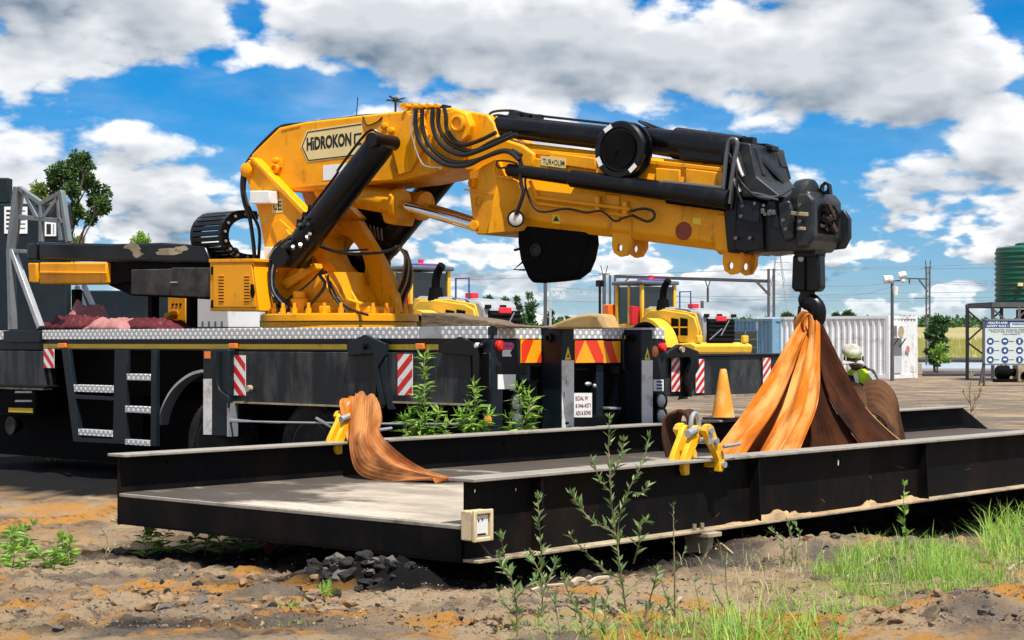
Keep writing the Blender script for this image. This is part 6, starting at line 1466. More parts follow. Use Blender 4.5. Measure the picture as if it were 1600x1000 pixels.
    rf = MB(); rf.tube([(-3.75, .38, 1.9), (-3.72, .36, 2.3), (-3.68, .38, 2.6)], .16, 10, r1=.20); rf.build('red_wrap', 'red_flag', t)
    B((-5.55, .30, 2.25), (-5.15, .75, 2.70), 'orange_case', 'orange_guard', .03)
    MB().cyl((-5.75, .35, 1.5), (-5.75, .35, 3.6), .05, n=8).build('lamp_mast', 'black_paint', t); B((-5.9, .25, 3.4), (-5.6, .45, 3.65), 'mast_lamp', 'black_paint', .03)
    # wheels, fenders
    for x in (-2.55, -5.9):
        for y in (-.02, Wd-.72):
            w = bpy.data.objects.new('wheel', None); COL.objects.link(w); w.parent = t
            MB().turned((x, y, .65), (0, 1, 0), [(0, .5), (-.03, .7), (0, .88), (.08, .95), (.62, .95), (.7, .88), (.73, .7), (.7, .5)], 36).build('tyre', 'rubber', w)
            MB().turned((x, y+.04, .65), (0, 1, 0), [(0, .44), (.12, .36), (.12, .15), (0, .12), (0, .001)], 24).build('rim', 'yellow_pale', w)
    fa = [(-2.55+1.05*math.cos(a), .85+1.05*math.sin(a)) for a in np.linspace(R(5), R(150), 14)]; fb = [(-2.55+1.16*math.cos(a), .85+1.16*math.sin(a)) for a in np.linspace(R(5), R(150), 14)]
    for y0, y1, m in ((-.12, .70, 'black_matt'), (.36, .70, 'yellow_pale')):
        mb = MB(); mb.rings([[V(a[0], y0, a[1]), V(a[0], y1, a[1]), V(b[0], y1, b[1]), V(b[0], y0, b[1])] for a, b in zip(fa, fb)]); mb.build('fender', m, t) if m == 'black_matt' else None
    mb = MB(); fa2 = [(-2.55+1.17*math.cos(a), .85+1.17*math.sin(a)) for a in np.linspace(R(10), R(85), 10)]; fb2 = [(-2.55+1.30*math.cos(a), .85+1.30*math.sin(a)) for a in np.linspace(R(10), R(85), 10)]
    mb.rings([[V(a[0], -.14, a[1]), V(a[0], .45, a[1]), V(b[0], .45, b[1]), V(b[0], -.14, b[1])] for a, b in zip(fa2, fb2)]); mb.build('fender_trim', 'yellow_pale', t)
    S([(-7.2, .8), (-3.4, .8), (-3.4, 1.7), (-5.2, 1.7), (-6.5, 1.9), (-7.2, 1.4)], .7, Wd-.7, 'front_frame', 'yellow_pale', .05)
    S([(-8.8, .25), (-7.3, .1), (-7.1, 1.3), (-7.6, 1.35)], -.2, Wd+.2, 'bucket', 'yellow_pale', .03)
    S([(-7.5, .9), (-7.3, .7), (-5.6, 2.1), (-5.8, 2.35)], .6, .85, 'lift_arm', 'yellow_pale', .03); S([(-7.5, .9), (-7.3, .7), (-5.6, 2.1), (-5.8, 2.35)], Wd-.85, Wd-.6, 'lift_arm', 'yellow_pale', .03)
    return t
mat('yellow_pale', (0.80, 0.47, 0.03), 0.45, var=0.08, dirt=(0.35, 0.22, 0.05), damt=0.25, dscale=1.5)
mat('roof_blue', (0.10, 0.13, 0.17), 0.4); mat('violet', (0.22, 0.05, 0.30), 0.5)
build_loader(1083, 63, 54, 'yellow wheel loader parked right of the truck tail, dark grille facing the yard')
build_loader(738, 57, 46, 'yellow wheel loader seen over the truck deck beside the crane base', size=1.08)

def container(name, label, corner, ang, L_, wd, h, m, npan, extra=None):
    """corner = nearest bottom corner; long side runs to the left and back, end to the right and back."""
    t = thing(name, label, 'container', (corner.x, corner.y, GZ), R(180-ang))
    # local x along the long side (to the left/back), local -y .. = away
    def corr(n, L2, z0, z1, depth):
        pts = []; s = L2/n
        for i in range(n):
            a = i*s; pts += [(a, 0), (a+s*.32, 0), (a+s*.42, depth), (a+s*.90, depth)]
        pts.append((L2, 0)); return pts
    p = corr(npan, L_-.3, 0, 1, .045); n2 = len(p)
    mb = MB(); mb.rings([[V(.15+a, -.02-b, z) for a, b in p] for z in (.18, h-.12)], closed=False, caps=False); mb.build('side_wall', m, t, smooth=0)
    p2 = corr(max(4, int(npan*wd/L_)), wd-.3, 0, 1, .045)
    mb = MB(); mb.rings([[V(.02+b, -.15-a, z) for a, b in p2] for z in (.18, h-.12)], closed=False, caps=False); mb.build('end_wall', m, t, smooth=0)
    mb = MB(); mb.box((.05, -wd+.02, .1), (L_-.02, -.075, h-.05)); mb.build('inner_shell', m, t)
    for x in (0, L_-.15):
        for y in (0, -wd+.15): MB().box((x, y-.15, 0), (x+.15, y, h)).build('corner_post', m, t, .01)
    MB().box((.15, -.14, .02), (L_-.15, -.002, .18)).build('bottom_rail', m, t); MB().box((.15, -.14, h-.12), (L_-.15, -.002, h-.002)).build('top_rail', m, t)
    MB().box((.002, -wd+.15, .02), (.14, -.15, .18)).build('bottom_rail', m, t); MB().box((.002, -wd+.15, h-.12), (.14, -.15, h-.002)).build('top_rail', m, t)
    MB().box((.14, -wd+.15, h-.06), (L_-.15, -.14, h-.003)).build('roof', m, t)
    return t
cw = container('shipping_container', 'white corrugated site container with an air conditioner on its corner', G(1389, 592.5), 42, 6.7, 2.44, 2.68, 'container_white', 22)
a = MB().box((-.34, -.95, 1.72), (-.02, -.12, 2.30)).build('air_conditioner', 'white_paint', cw, .02)
MB().turned((-.345, -.40, 2.01), (-1, 0, 0), [(0, .24), (.01, .24), (.012, .2), (.004, .19), (.004, .001)], 24).build('fan_grille', 'stick', a)
for k in range(7): MB().box((-.30+k*.035, -.119, 1.80), (-.285+k*.035, -.112, 2.24)).build('fin', 'grey_steel', a)
for y in (-.85, -.25): MB().bar((-.02, y, 1.35), (-.30, y, 1.70), .04, .04).build('bracket', 'mast', a)
MB().box((-.012, -1.05, .25), (.016, -.10, 1.70)).build('ac_shadow_panel', 'shadow_grey', cw)  # grey panel painting the cast shadow below the air conditioner
m = MB(); m.turned((-.02, -1.55, 1.25), (-1, 0, 0), [(0, .16), (.004, .16), (.005, .11), (.004, .10)], 20); m.build('prohibition_sign', 'sign_pinkred', cw)
MB().bar((-.027, -1.66, 1.14), (-.027, -1.44, 1.36), .005, .03).build('prohibition_bar', 'sign_pinkred', cw)

cb_ = container('shipping_container', 'blue corrugated site container with a barred window beside the white one', G(1207, 590), 62, 6.06, 2.44, 2.60, 'container_blue', 20)
for lo, hi, nm, m in (((-.03, -2.35, .95), (.0, -1.20, 2.05), 'window_pane', 'glass_dark'),): pass
def cwin():
    # window in the long side that faces the camera
    MB().box((1.1, -.03, .95), (2.9, .0, 2.05)).build('window_pane', 'glass_dark', cb_)
    for x in (1.08, 1.98, 2.88): MB().box((x, .001, .93), (x+.05, .03, 2.07)).build('window_bar', 'container_blue', cb_)
    for z in (.92, 1.30, 1.67, 2.05): MB().box((1.08, .0305, z), (2.93, .05, z+.04)).build('window_bar', 'container_blue', cb_)
cwin()

def build_tank():
    c = G(1598, 594); r = 1.22; zt = 3.05
    t = thing('tank_stand', 'black steel tank stand with crossed braces under the green tank', 'tank stand', (c.x, c.y, GZ), R(8))
    hw = 1.85
    for x in (-hw, -.35, hw):
        for y in (-hw*.7, hw*.7): MB().bar((x, y, 0), (x, y, zt), .11, .11).build('post', 'mast', t)
    for y in (-hw*.7, hw*.7):
        MB().bar((-hw-.06, y, zt), (hw+.06, y, zt), .12, .16).build('top_rail', 'mast', t)
        for a, b in (((-hw, zt-.15), (-.35, 1.6)), ((-hw, 1.6), (-.35, zt-.15)), ((-hw, 1.55), (-.5, .6))): MB().bar((a[0], y, a[1]), (b[0], y, b[1]), .06, .06).build('brace', 'mast', t)
    for x in (-hw, hw): MB().bar((x, -hw*.7, zt), (x, hw*.7, zt), .12, .16).build('top_rail', 'mast', t)
    MB().box((-hw, -hw*.7, zt+.081), (hw, hw*.7, zt+.12)).build('platform', 'mast', t)
    MB().cyl((-.55, -.9, .9), (-.55, -.9, zt+.4), .06, n=8).build('overflow_pipe', 'white_paint', t); MB().box((-.2, -.5, 0), (.5, .2, 2.9)).build('column', 'black_matt', t)
    p = thing('water_tank', 'dark green ribbed plastic water tank on the tall black stand', 'tank', (c.x+.15, c.y, GZ+zt+.12))
    prof = [(0, r)]; z = 0.05
    while z < 2.15: prof += [(z, r), (z+.03, r+.045), (z+.10, r+.045), (z+.13, r)]; z += .215
    prof += [(2.22, r), (2.27, r-.06), (2.36, .45), (2.36, .001)]
    MB().turned((0, 0, 0), (0, 0, 1), prof, 48).build('tank_shell', 'tank_green', p); MB().turned((.0, 0, 2.33), (0, 0, 1), [(0, .45), (.10, .45), (.14, .3), (.14, .001)], 24).build('lid', 'tank_green', p)
    MB().box((-.7, -r-.06, .65), (-.5, -r+.1, .78)).build('outlet', 'plate_cream', p)
    # pump and valves at the foot
    q = G(1568, 597); t = thing('water_pump', 'dark water pump on the ground under the tank stand', 'pump', (q.x, q.y, GZ))
    MB().box((-.35, -.3, 0), (.45, .3, .12)).build('skid', 'black_matt', t, .01); MB().turned((-.3, 0, .38), (1, 0, 0), [(0, .2), (.1, .27), (.5, .27), (.55, .15), (.8, .15)], 20).build('motor', 'black_matt', t); MB().tube([(.1, 0, .6), (.1, 0, 1.0), (.3, 0, 1.2), (.8, 0, .3)], .05, 8, sm=3).build('hose', 'hose', t)
    q = G(1592, 597); t = thing('concrete_block', 'brown concrete footing block at the picture edge beneath the sign', 'block', (q.x, q.y, GZ)); MB().box((-.15, -.4, 0), (1.2, .4, .95)).build('block', 'flange_dusty', t, .04); MB().turned((.1, -.41, .25), (0, -1, 0), [(0, .16), (.02, .16), (.02, .1), (0, .1)], 18).build('pipe_end', 'black_matt', t)
build_tank()
def build_sign():
    a = G(1538, 604); Y = a.y; p0 = W(1539, 568, Y); p1 = W(1632, 501, Y); w = p1.x-p0.x; h = p1.z-p0.z
    t = thing('safety_sign', 'blue and white health and safety notice board on posts by the tank stand', 'sign', (p0.x, Y, GZ)); z0 = p0.z-GZ
    MB().box((0, 0, z0), (w, .05, z0+h)).build('panel', 'sign_white', t); B = lambda a, b, c, d, nm, m, k=.004: MB().box((a*w, -k, z0+c*h), (b*w, -k+.0025, z0+d*h)).build(nm, m, t)
    for x in (-.08, w): MB().box((x, -.02, z0-.05), (x+.08, .07, z0+h+.04)).build('frame', 'mast', t)
    MB().box((-.08, -.02, z0-.06), (w+.08, .07, z0-.001)).build('frame', 'grey_steel', t); MB().box((-.08, -.02, z0+h+.001), (w+.08, .07, z0+h+.06)).build('frame', 'grey_steel', t)
    MB().bar((-.04, .03, 0), (-.04, .03, z0), .08, .08).build('post', 'mast', t); MB().bar((w*.9, .03, 0), (w*.9, .03, z0), .08, .08).build('post', 'mast', t)
    MB().bar((-.22, -.05, -.1), (-.04, .03, .7), .09, .08).build('post_foot', 'mast', t)
    B(.0, .42, .83, 1.0, 'header', 'sign_blue'); B(.42, 1, .96, 1.0, 'header', 'sign_blue'); B(.42, 1, .83, .845, 'header', 'sign_blue')
    def L(s, x, z, hh, ww, m): lettering(s, m, t, (x*w, -.0062, z0+z*h), (1, 0, 0), (0, 0, 1), hh*h, ww*w, bold=.02, depth=0)
    L('HEALTH AND', .05, .925, .05, .33, 'paper'); L('SAFETY RULE 1', .03, .85, .05, .36, 'paper'); L('PERSONAL', .46, .90, .04, .3, 'sign_blue')
    L('ALWAYS WEAR PERSONAL', .05, .765, .04, .85, 'sign_brown'); L('PROTECTIVE EQUIPMENT', .10, .715, .04, .75, 'sign_brown'); L('EQUIPMENT', .30, .665, .035, .3, 'sign_brown')
    for r_ in range(3):
        for c_ in range(4):
            x = .09+c_*.245; z = .52-r_*.215
            m = MB(); m.turned((x*w, -.0015, z0+z*h), (0, -1, 0), [(0, .125), (.004, .125), (.004, .001)], 24); ic = m.build('icon', 'sign_blue', t)
            pl = [[(-.05, -.05), (.05, -.05), (.06, .01), (0, .05), (-.06, .01)], [(-.07, -.02), (.07, -.02), (.05, .04), (-.05, .04)], [(-.03, -.07), (.03, -.07), (.03, .06), (-.03, .06)], [(-.06, -.03), (.02, -.06), (.06, .0), (.0, .06)]][(r_*2+c_) % 4]
            m = MB(); m.add([(x*w+a_, -.0075, z0+z*h+b_) for a_, b_ in pl], [tuple(range(len(pl)))]); m.build('icon_symbol', 'paper', ic, smooth=0)
            B(x+.065, x+.15, z-.012, z+.01, 'icon_caption', 'sign_brown')
mat('sign_brown', (0.16, 0.14, 0.07), 0.6)
build_sign()

def build_railway():
    def mast(label, px, top, Y, w=.22, extra=None, name='railway_mast', parts=()):
        p = W(px, top, Y); t = thing(name, label, 'mast', (p.x, Y, GZ)); h = p.z-GZ
        for s_ in (-.5, .5): MB().box((s_*w-.05, -.06, 0), (s_*w+.05, .06, h)).build('upright', 'mast', t)
        for k in range(int(h/.8)): MB().bar((-.5*w, -.02, .4+k*.8), (.5*w, -.02, .8+k*.8), .05, .03).build('lacing', 'mast', t)
        return t, h
    Y = 118; s = F/Y
    def lz(py): return CZ-(py-HY)/s-GZ
    t, h = mast('dark lattice railway mast with a side bracket behind the white container', 1450, 418, Y)
    MB().bar((0, 0, lz(436)), ((1416-1450)/s, 0, lz(435)), .09, .1).build('bracket_arm', 'mast', t); MB().bar((0, 0, lz(456)), ((1436-1450)/s, 0, lz(437)), .07, .1).build('bracket_brace', 'mast', t); MB().bar((0, 0, lz(466)), ((1428-1450)/s, 0, lz(466)), .06, .06).build('bracket_arm', 'mast', t)
    MB().bar(((1421-1450)/s, 0, lz(436)), ((1421-1450)/s, 0, lz(443)), .08, .08).build('insulator', 'mast', t)
    for dx in (-3, 3): MB().bar((dx/s, 0, h), (dx*1.3/s, 0, lz(407)), .06, .06).build('horn', 'mast', t)
    MB().bar((-6/s, 0, lz(418)), (6/s, 0, lz(418)), .08, .06).build('crosspiece', 'mast', t)
    # portal behind the loader
    pa, pb = W(957, 430, 112), W(1205, 420, 106)
    t = thing('railway_portal', 'dark steel railway portal spanning behind the parked loader', 'portal', (pa.x, pa.y, GZ))
    rel = lambda p: V(p.x-pa.x, p.y-pa.y, p.z-GZ)
    for p, nm in ((pa, 0), (pb, 1)):
        q = rel(p)
        for d in (-.16, .16): MB().box((q.x+d-.07, q.y-.08, 0), (q.x+d+.07, q.y+.08, q.z)).build('upright', 'mast', t)
    a, b = rel(W(962, 432, 112)), rel(W(1203, 439.5, 106)); MB().bar(a, b, .16, .2).build('cross_girder', 'mast', t)
    MB().bar(rel(W(972, 444, 112)), rel(W(984, 433, 112)), .1, .1).build('knee_brace', 'mast', t); MB().bar(rel(W(1203, 462, 106)), rel(W(1182, 440, 106)), .14, .14).build('knee_brace', 'mast', t)
    for s_ in (-4, 4): MB().bar(rel(W(1106+s_*1.2, 436, 109)), rel(W(1106, 450, 109)), .06, .06).build('dropper', 'mast', t)
    MB().bar(rel(W(1106, 450, 109)), rel(W(1106, 472, 109)), .10, .10).build('dropper', 'mast', t)
    for px, top, Yq, lb in ((944, 428, 125, 'thin railway mast with forked top left of the portal'), (852, 440, 120, 'thin dark railway pole rising under the winch'), (1097, 470, 140, 'short distant pole between loader stack and portal post')):
        p = W(px, top, Yq); t = thing('railway_pole', lb, 'pole', (p.x, Yq, GZ)); hh = p.z-GZ; MB().box((-.12, -.12, 0), (.12, .12, hh)).build('shaft', 'mast', t)
        if px == 944:
            for d in (-.25, .25): MB().bar((d*.4, 0, hh), (d, 0, hh+.6), .06, .06).build('horn', 'mast', t)
            MB().bar((-.4, 0, hh), (.4, 0, hh), .08, .08).build('crosspiece', 'mast', t)
    # lattice girder
    a, b = W(860, 455, 150), W(946, 458, 150); t = thing('lattice_girder', 'pale steel lattice girder between two railway poles', 'girder', (a.x, a.y, GZ))
    za, zb2 = a.z-GZ, W(860, 470, 150).z-GZ; L_ = b.x-a.x
    MB().bar((0, 0, za), (L_, 0, za), .1, .1).build('chord', 'pylon', t); MB().bar((0, 0, zb2), (L_, 0, zb2), .1, .1).build('chord', 'pylon', t)
    for k in range(8): MB().bar((L_*k/8, 0, zb2), (L_*(k+.5)/8, 0, za), .08, .08).build('lacing', 'pylon', t); MB().bar((L_*(k+.5)/8, 0, za), (L_*(k+1)/8, 0, zb2), .08, .08).build('lacing', 'pylon', t)
    for x in (0, L_): MB().box((x-.1, -.1, 0), (x+.1, .1, za)).build('leg', 'pylon', t)
    # transmission tower
    Y = 620; b0 = W(1216, 395, Y); t = thing('transmission_tower', 'tall pale lattice power pylon far behind the containers', 'pylon', (b0.x, Y, 5)); H = b0.z-5
    wd = lambda z: 4.4*(1-z/H)**1.2+.7
    zs = np.linspace(0, H, 10)
    for sx in (-1, 1):
        for sy in (-1, 1):
            for z0, z1 in zip(zs[:-1], zs[1:]): MB().bar((sx*wd(z0), sy*wd(z0), z0), (sx*wd(z1), sy*wd(z1), z1), .22, .22).build('leg', 'pylon', t)
    for z0, z1 in zip(zs[:-1], zs[1:]):
        for sg in (-1, 1): MB().bar((-sg*wd(z0), -wd(z0), z0), (sg*wd(z1), -wd(z1), z1), .16, .16).build('lacing', 'pylon', t)
    for z, e in ((H*.97, 5.0), (H*.78, 6.5), (H*.88, 4)): MB().bar((-e, 0, z), (e, 0, z), .25, .3).build('cross_arm', 'pylon', t)
    # overhead wires
    def wire(pts, Y, label, r=.016):
        mb = MB(); mb.tube([W(a, b, y) for (a, b), y in zip(pts, Y)], r, 5, sm=6); o = mb.build('overhead_wire', 'wire', None, smooth=0); tag(o, label, 'wire', 'overhead railway wires')
    wl = [([(700, 438), (950, 430), (1210, 421), (1450, 420), (1700, 416)], [130, 125, 118, 118, 112]), ([(1190, 445), (1330, 447), (1450, 440), (1700, 452)], [118]*4), ([(1190, 458), (1330, 462), (1421, 444), (1550, 447), (1700, 458)], [118]*5),
          ([(860, 448), (1100, 466), (1300, 470), (1560, 470)], [130]*4), ([(850, 470), (1106, 472), (1300, 460), (1560, 456)], [125]*4), ([(1000, 462), (1200, 464), (1420, 466), (1700, 462)], [140]*4), ([(1280, 418), (1450, 416), (1700, 405)], [118]*3)]
    nm = ['topmost overhead wire crossing from the loader to the tank', 'overhead wire just under the topmost one right of the hook', 'contact wire hung from the mast bracket', 'low overhead wire crossing behind the loader stack', 'lowest contact wire behind the dropper', 'low overhead wire crossing behind the hook block', 'thin upper wire reaching the green tank']
    for (p, y), l in zip(wl, nm): wire(p, y, l)
    # floodlight pole by the container
    p = W(1394, 440, 70); t = thing('floodlight_pole', 'dark pole with white floodlights and cameras in front of the white container', 'light pole', (p.x, 70, GZ)); h = p.z-GZ
    MB().cyl((0, 0, 0), (0, 0, h), .08, .06, n=10).build('pole', 'mast', t)
    MB().turned((-.35, 0, h+.08), (1, 0, 0), [(-.0, .10), (.02, .16), (.35, .16), (.38, .08)], 16).build('floodlight', 'white_paint', t); MB().turned((.22, -.1, h+.22), (1, 0, .2), [(0, .08), (.02, .14), (.3, .14), (.33, .06)], 16).build('floodlight', 'white_paint', t)
    MB().ball((.40, -.1, h+.03), .10, 12, 8).build('camera_dome', 'white_paint', t); MB().turned((.12, 0, h-.55), (0, 0, 1), [(0, .10), (.35, .14), (.36, .05)], 14).build('siren', 'white_paint', t); MB().bar((-.3, 0, h), (.5, 0, h+.05), .05, .05).build('crossbar', 'mast', t)
build_railway()

def build_tent():
    c = G(822, 552); t = thing('storage_tent', 'white round roofed storage tent behind the truck deck', 'tent', (c.x, c.y, GZ)); s = F/c.y
    w = 38/s; h0 = (552-508)/s; h1 = (552-487)/s
    pf = [(-w, 0), (-w, h0)]+[(-w*math.cos(a), h0+(h1-h0)*math.sin(a)) for a in np.linspace(.1, math.pi-.1, 14)]+[(w, h0), (w, 0)]
    mb = MB(); mb.rings([[V(a+.0, 0, b) for a, b in pf], [V(a-3.5, 9, b) for a, b in pf]], caps=False, closed=False); mb.build('canopy', 'paper', t)
    mb = MB(); mb.add([(a, .03, b) for a, b in pf], [tuple(range(len(pf)))]); mb.build('end_sheet', 'paper', t)
    for k in range(7): x = -w*.72+k*w*.24; MB().box((x-.10, -.03, .5), (x+.10, .0, h0*1.02+.3*math.cos(x/w))).build('opening', 'black_matt', t)
    for a, b, lb in ((-60, 498, ''),): pass
build_tent()

def build_cabin():
    # dark steel cabin at the left behind the truck front, with white notices
    Y = 27.0; a = W(-60, 520, Y); b = W(118, 330, Y); t = thing('steel_cabin', 'dark blue steel cabin behind the rack with white notices on its wall', 'cabin', ((a.x+b.x)/2, Y, GZ)); cx = (a.x+b.x)/2
    def B(p0, p1, p2, p3, y0, y1, nm, m, bev=0, par=t): q0, q1 = W(p0, p3, Y), W(p1, p2, Y); return MB().box((q0.x-cx, y0, max(0, q0.z-GZ)), (q1.x-cx, y1, q1.z-GZ)).build(nm, m, par, bev)
    B(-60, 104, 318, 760, 0, .30, 'wall', 'cabin_dark', .02); B(-60, 12, 277, 317.5, .05, .28, 'roof_unit', 'cabin_dark', .02)
    B(100, 330, 452, 760, .6, 1.6, 'side_wall', 'cabin_dark', .02)
    for (p0, p1, p2, p3) in ((7, 43, 323, 365), (70, 88, 345, 369)):
        n = B(p0, p1, p2, p3, -.012, -.001, 'notice', 'paper')
        for k in range(5):
            yy = p2+5+k*(p3-p2-8)/5; B(p0+3, p0+10, yy, yy+3, -.015, -.0125, 'print', 'ink', 0, n); B(p0+13, p1-3, yy+.5, yy+2.5, -.015, -.0125, 'print', 'grey_steel', 0, n)
build_cabin()
# ---------------------------------------------------------------- vegetation
def rvec(rng): 
    while True:
        v = V(rng.uniform(-1, 1), rng.uniform(-1, 1), rng.uniform(-1, 1))
        if .05 < v.length < 1: return v.normalized()
def leaf(mb, p, d, up, L_, w, bend=0.15, m=0):
    d = d.normalized(); s = d.cross(up)
    if s.length < 1e-3: s = d.orthogonal()
    s.normalize(); n = s.cross(d)
    q = p+d*L_*.45+n*L_*bend*.5; mb.add([p, q-s*w*.5, p+d*L_-n*L_*bend*.4, q+s*w*.5], [(0, 1, 2, 3)], m)
def tree(label, base, trunk_top, blobs, nleaf, lsize, matn, group=None, name='tree', seed=1, trunk_r=.18, cat='tree'):
    rng = random.Random(seed); t = thing(name, label, cat, tuple(base), 0, group); b = Vector(base)
    mb = MB(); tt = Vector(trunk_top)-b
    mid = tt*.5+V(.06*tt.z*rng.uniform(-1, 1), 0, 0); mb.tube([V(0, 0, -.2), mid, tt], trunk_r, 8, sm=5, r1=trunk_r*.45)
    for c, r in blobs:
        c = Vector(c)-b; st = tt*rng.uniform(.55, 1.0) if c.z > tt.z*.6 else tt*.5
        md = (st+c)*.5+rvec(rng)*r*.25; mb.tube([st, md, c], trunk_r*.4, 6, sm=4, r1=trunk_r*.12)
        for _ in range(4): mb.tube([md*.4+c*.6, c+rvec(rng)*r*.8], trunk_r*.14, 5, r1=trunk_r*.04)
    mb.build('trunk', 'bark', t)
    lm = MB(); tot = sum(r**2 for _, r in blobs)
    for c, r in blobs:
        c = Vector(c)-b; ncl = max(6, int(16*(r/ max(q[1] for q in blobs))**2)); nl = int(nleaf*r**2/tot/ncl)
        for _ in range(ncl):
            cc = c+rvec(rng)*r*(rng.random()**.5)*.95; cc.z -= r*.05; cr = r*rng.uniform(.22, .42)
            for _ in range(nl):
                v = rvec(rng); p = cc+V(v.x, v.y, v.z*.75)*cr*(rng.random()**.45)
                d = (v+V(0, 0, -.25)+rvec(rng)*.7).normalized(); leaf(lm, p, d, rvec(rng), lsize*rng.uniform(.7, 1.3), lsize*rng.uniform(.35, .6))
    lm.build('crown', matn, t, smooth=0)
    return t
def build_trees():
    Y = 62.0
    def bl(*a): return [(W(px, py, Y+dy), r/F*Y) for px, py, r, dy in a]
    tree('tall open crowned green tree rising behind the stored jib', (W(108, 520, Y).x, Y, GZ), tuple(W(104, 330, Y)),
         bl((96, 268, 20, 0), (118, 258, 22, .6), (137, 252, 14, -.3), (128, 277, 17, .4), (88, 290, 16, .3), (112, 290, 18, -.4), (140, 285, 10, 0), (152, 302, 17, .2), (158, 318, 15, -.3), (143, 328, 15, .3), (120, 326, 14, -.2), (138, 343, 10, .1), (112, 340, 9, 0)), 5600, .17, 'leaf_tree', seed=3, trunk_r=.13)
    tree('small pale yellow green tree top between the rack posts', (W(64, 540, 70).x, 70, GZ), tuple(W(64, 320, 70)), [(W(63, 300, 70), .42), (W(70, 312, 70), .3), (W(56, 312, 70), .3)], 1200, .17, 'leaf_tree_pale', seed=5, trunk_r=.08)
    tree('little green tree tip showing above the black jib', (W(220, 540, 80).x, 80, GZ), tuple(W(220, 380, 80)), [(W(220, 371, 80), .33), (W(214, 377, 80), .25), (W(227, 377, 80), .25)], 900, .15, 'leaf_weed', seed=6, trunk_r=.06)
    tree('low green bush top behind the rack beside the tall tree', (W(122, 540, 85).x, 85, GZ), tuple(W(122, 385, 85)), [(W(118, 376, 85), .25), (W(128, 377, 85), .25)], 500, .14, 'leaf_tree_pale', seed=7, trunk_r=.05)
    # row of trees behind the tent
    lab = ['first dark green tree from the loader in the row behind the tent', 'second green tree of the row behind the tent', 'third green tree of the row behind the tent', 'tallest rightmost green tree of the row behind the tent', 'low green bush right of the tree row behind the canvas bundle', 'small green tree just right of the near loader cab']
    for i, (px, top, w) in enumerate(((768, 458, 14), (790, 462, 14), (810, 463, 13), (828, 456, 14), (858, 484, 14), (758, 466, 10))):
        Yb = 150+i*3; b = W(px, 520, Yb); hh = CZ-(top-HY)/F*Yb
        bb = [(V(b.x+random.uniform(-.3, .3), Yb+random.uniform(-.5, .5), GZ+(hh-GZ)*f), w/F*Yb*g) for f, g in ((.35, .9), (.5, 1.0), (.66, .9), (.8, .65), (.93, .38))]
        tree(lab[i], (b.x, Yb, GZ), (b.x, Yb, GZ+(hh-GZ)*.7), bb, 1900, .34, 'leaf_far', 'trees behind the storage tent', seed=20+i, trunk_r=.14)
    # bushes at the right
    Yc = 84
    tree('dark green bush growing beside the right end of the white container', (W(1462, 560, Yc).x, Yc, GZ), tuple(W(1462, 515, Yc)), [(W(a, b, Yc), r/F*Yc) for a, b, r in ((1458, 506, 12), (1468, 500, 11), (1464, 522, 15), (1452, 520, 9), (1474, 515, 10), (1466, 538, 14), (1456, 548, 12), (1470, 554, 11), (1460, 560, 10))], 4200, .17, 'leaf_far', seed=31, name='bush', trunk_r=.07, cat='bush')
    tree('light green bush in front of the dark one by the white container', (W(1466, 562, 82).x, 82, GZ), tuple(W(1466, 545, 82)), [(W(a, b, 82), r/F*82) for a, b, r in ((1460, 552, 8), (1470, 545, 9), (1468, 558, 9), (1476, 560, 7))], 1100, .15, 'leaf_weed', seed=32, name='bush', trunk_r=.05, cat='bush')
    tree('bright green bush between the loader and the blue container', (W(1138, 560, 90).x, 90, GZ), tuple(W(1138, 535, 90)), [(W(a, b, 90), r/F*90) for a, b, r in ((1136, 522, 10), (1144, 520, 10), (1130, 530, 9), (1140, 532, 12), (1150, 528, 9))], 2200, .17, 'leaf_weed', seed=33, name='bush', trunk_r=.06, cat='bush')
    for px, py, r, lb in ((1325, 492, 9, 'dark bush top showing over the white container roof'), (1306, 493, 4, 'tiny round bush top over the container roof left of the larger one'), (1230, 494, 8, 'low green shrub showing above the blue and white containers')):
        Yk = 130; tree(lb, (W(px, 560, Yk).x, Yk, GZ), tuple(W(px, py+6, Yk)), [(W(px-r*.4, py+1, Yk), r*.7/F*Yk), (W(px+r*.5, py+2, Yk), r*.6/F*Yk), (W(px, py-1, Yk), r*.6/F*Yk)], 700, .26, 'leaf_far', seed=px, name='bush', trunk_r=.06, cat='bush')
    # far tree line
    rng = random.Random(44); mb = MB()
    for k in range(620):
        px = rng.uniform(-150, 1750); Yt = rng.uniform(820, 1000); x = (px-800)/F*Yt; g = GZ+17*(Yt-170)/1330; hgt = rng.uniform(1.8, 5.2)*(1.0 if 1380 < px < 1560 or rng.random() < .5 else .45)
        for _ in range(14):
            v = rvec(rng); p = V(x, Yt, g+hgt*.55)+V(v.x*3.4, v.y*3.0, v.z*hgt*.5); leaf(mb, p, rvec(rng), rvec(rng), 2.6, 2.2)
    o = mb.build('treeline', 'leaf_far', None, smooth=0); tag(o, 'distant dark tree line along the horizon', None, None, 'stuff')
build_trees()

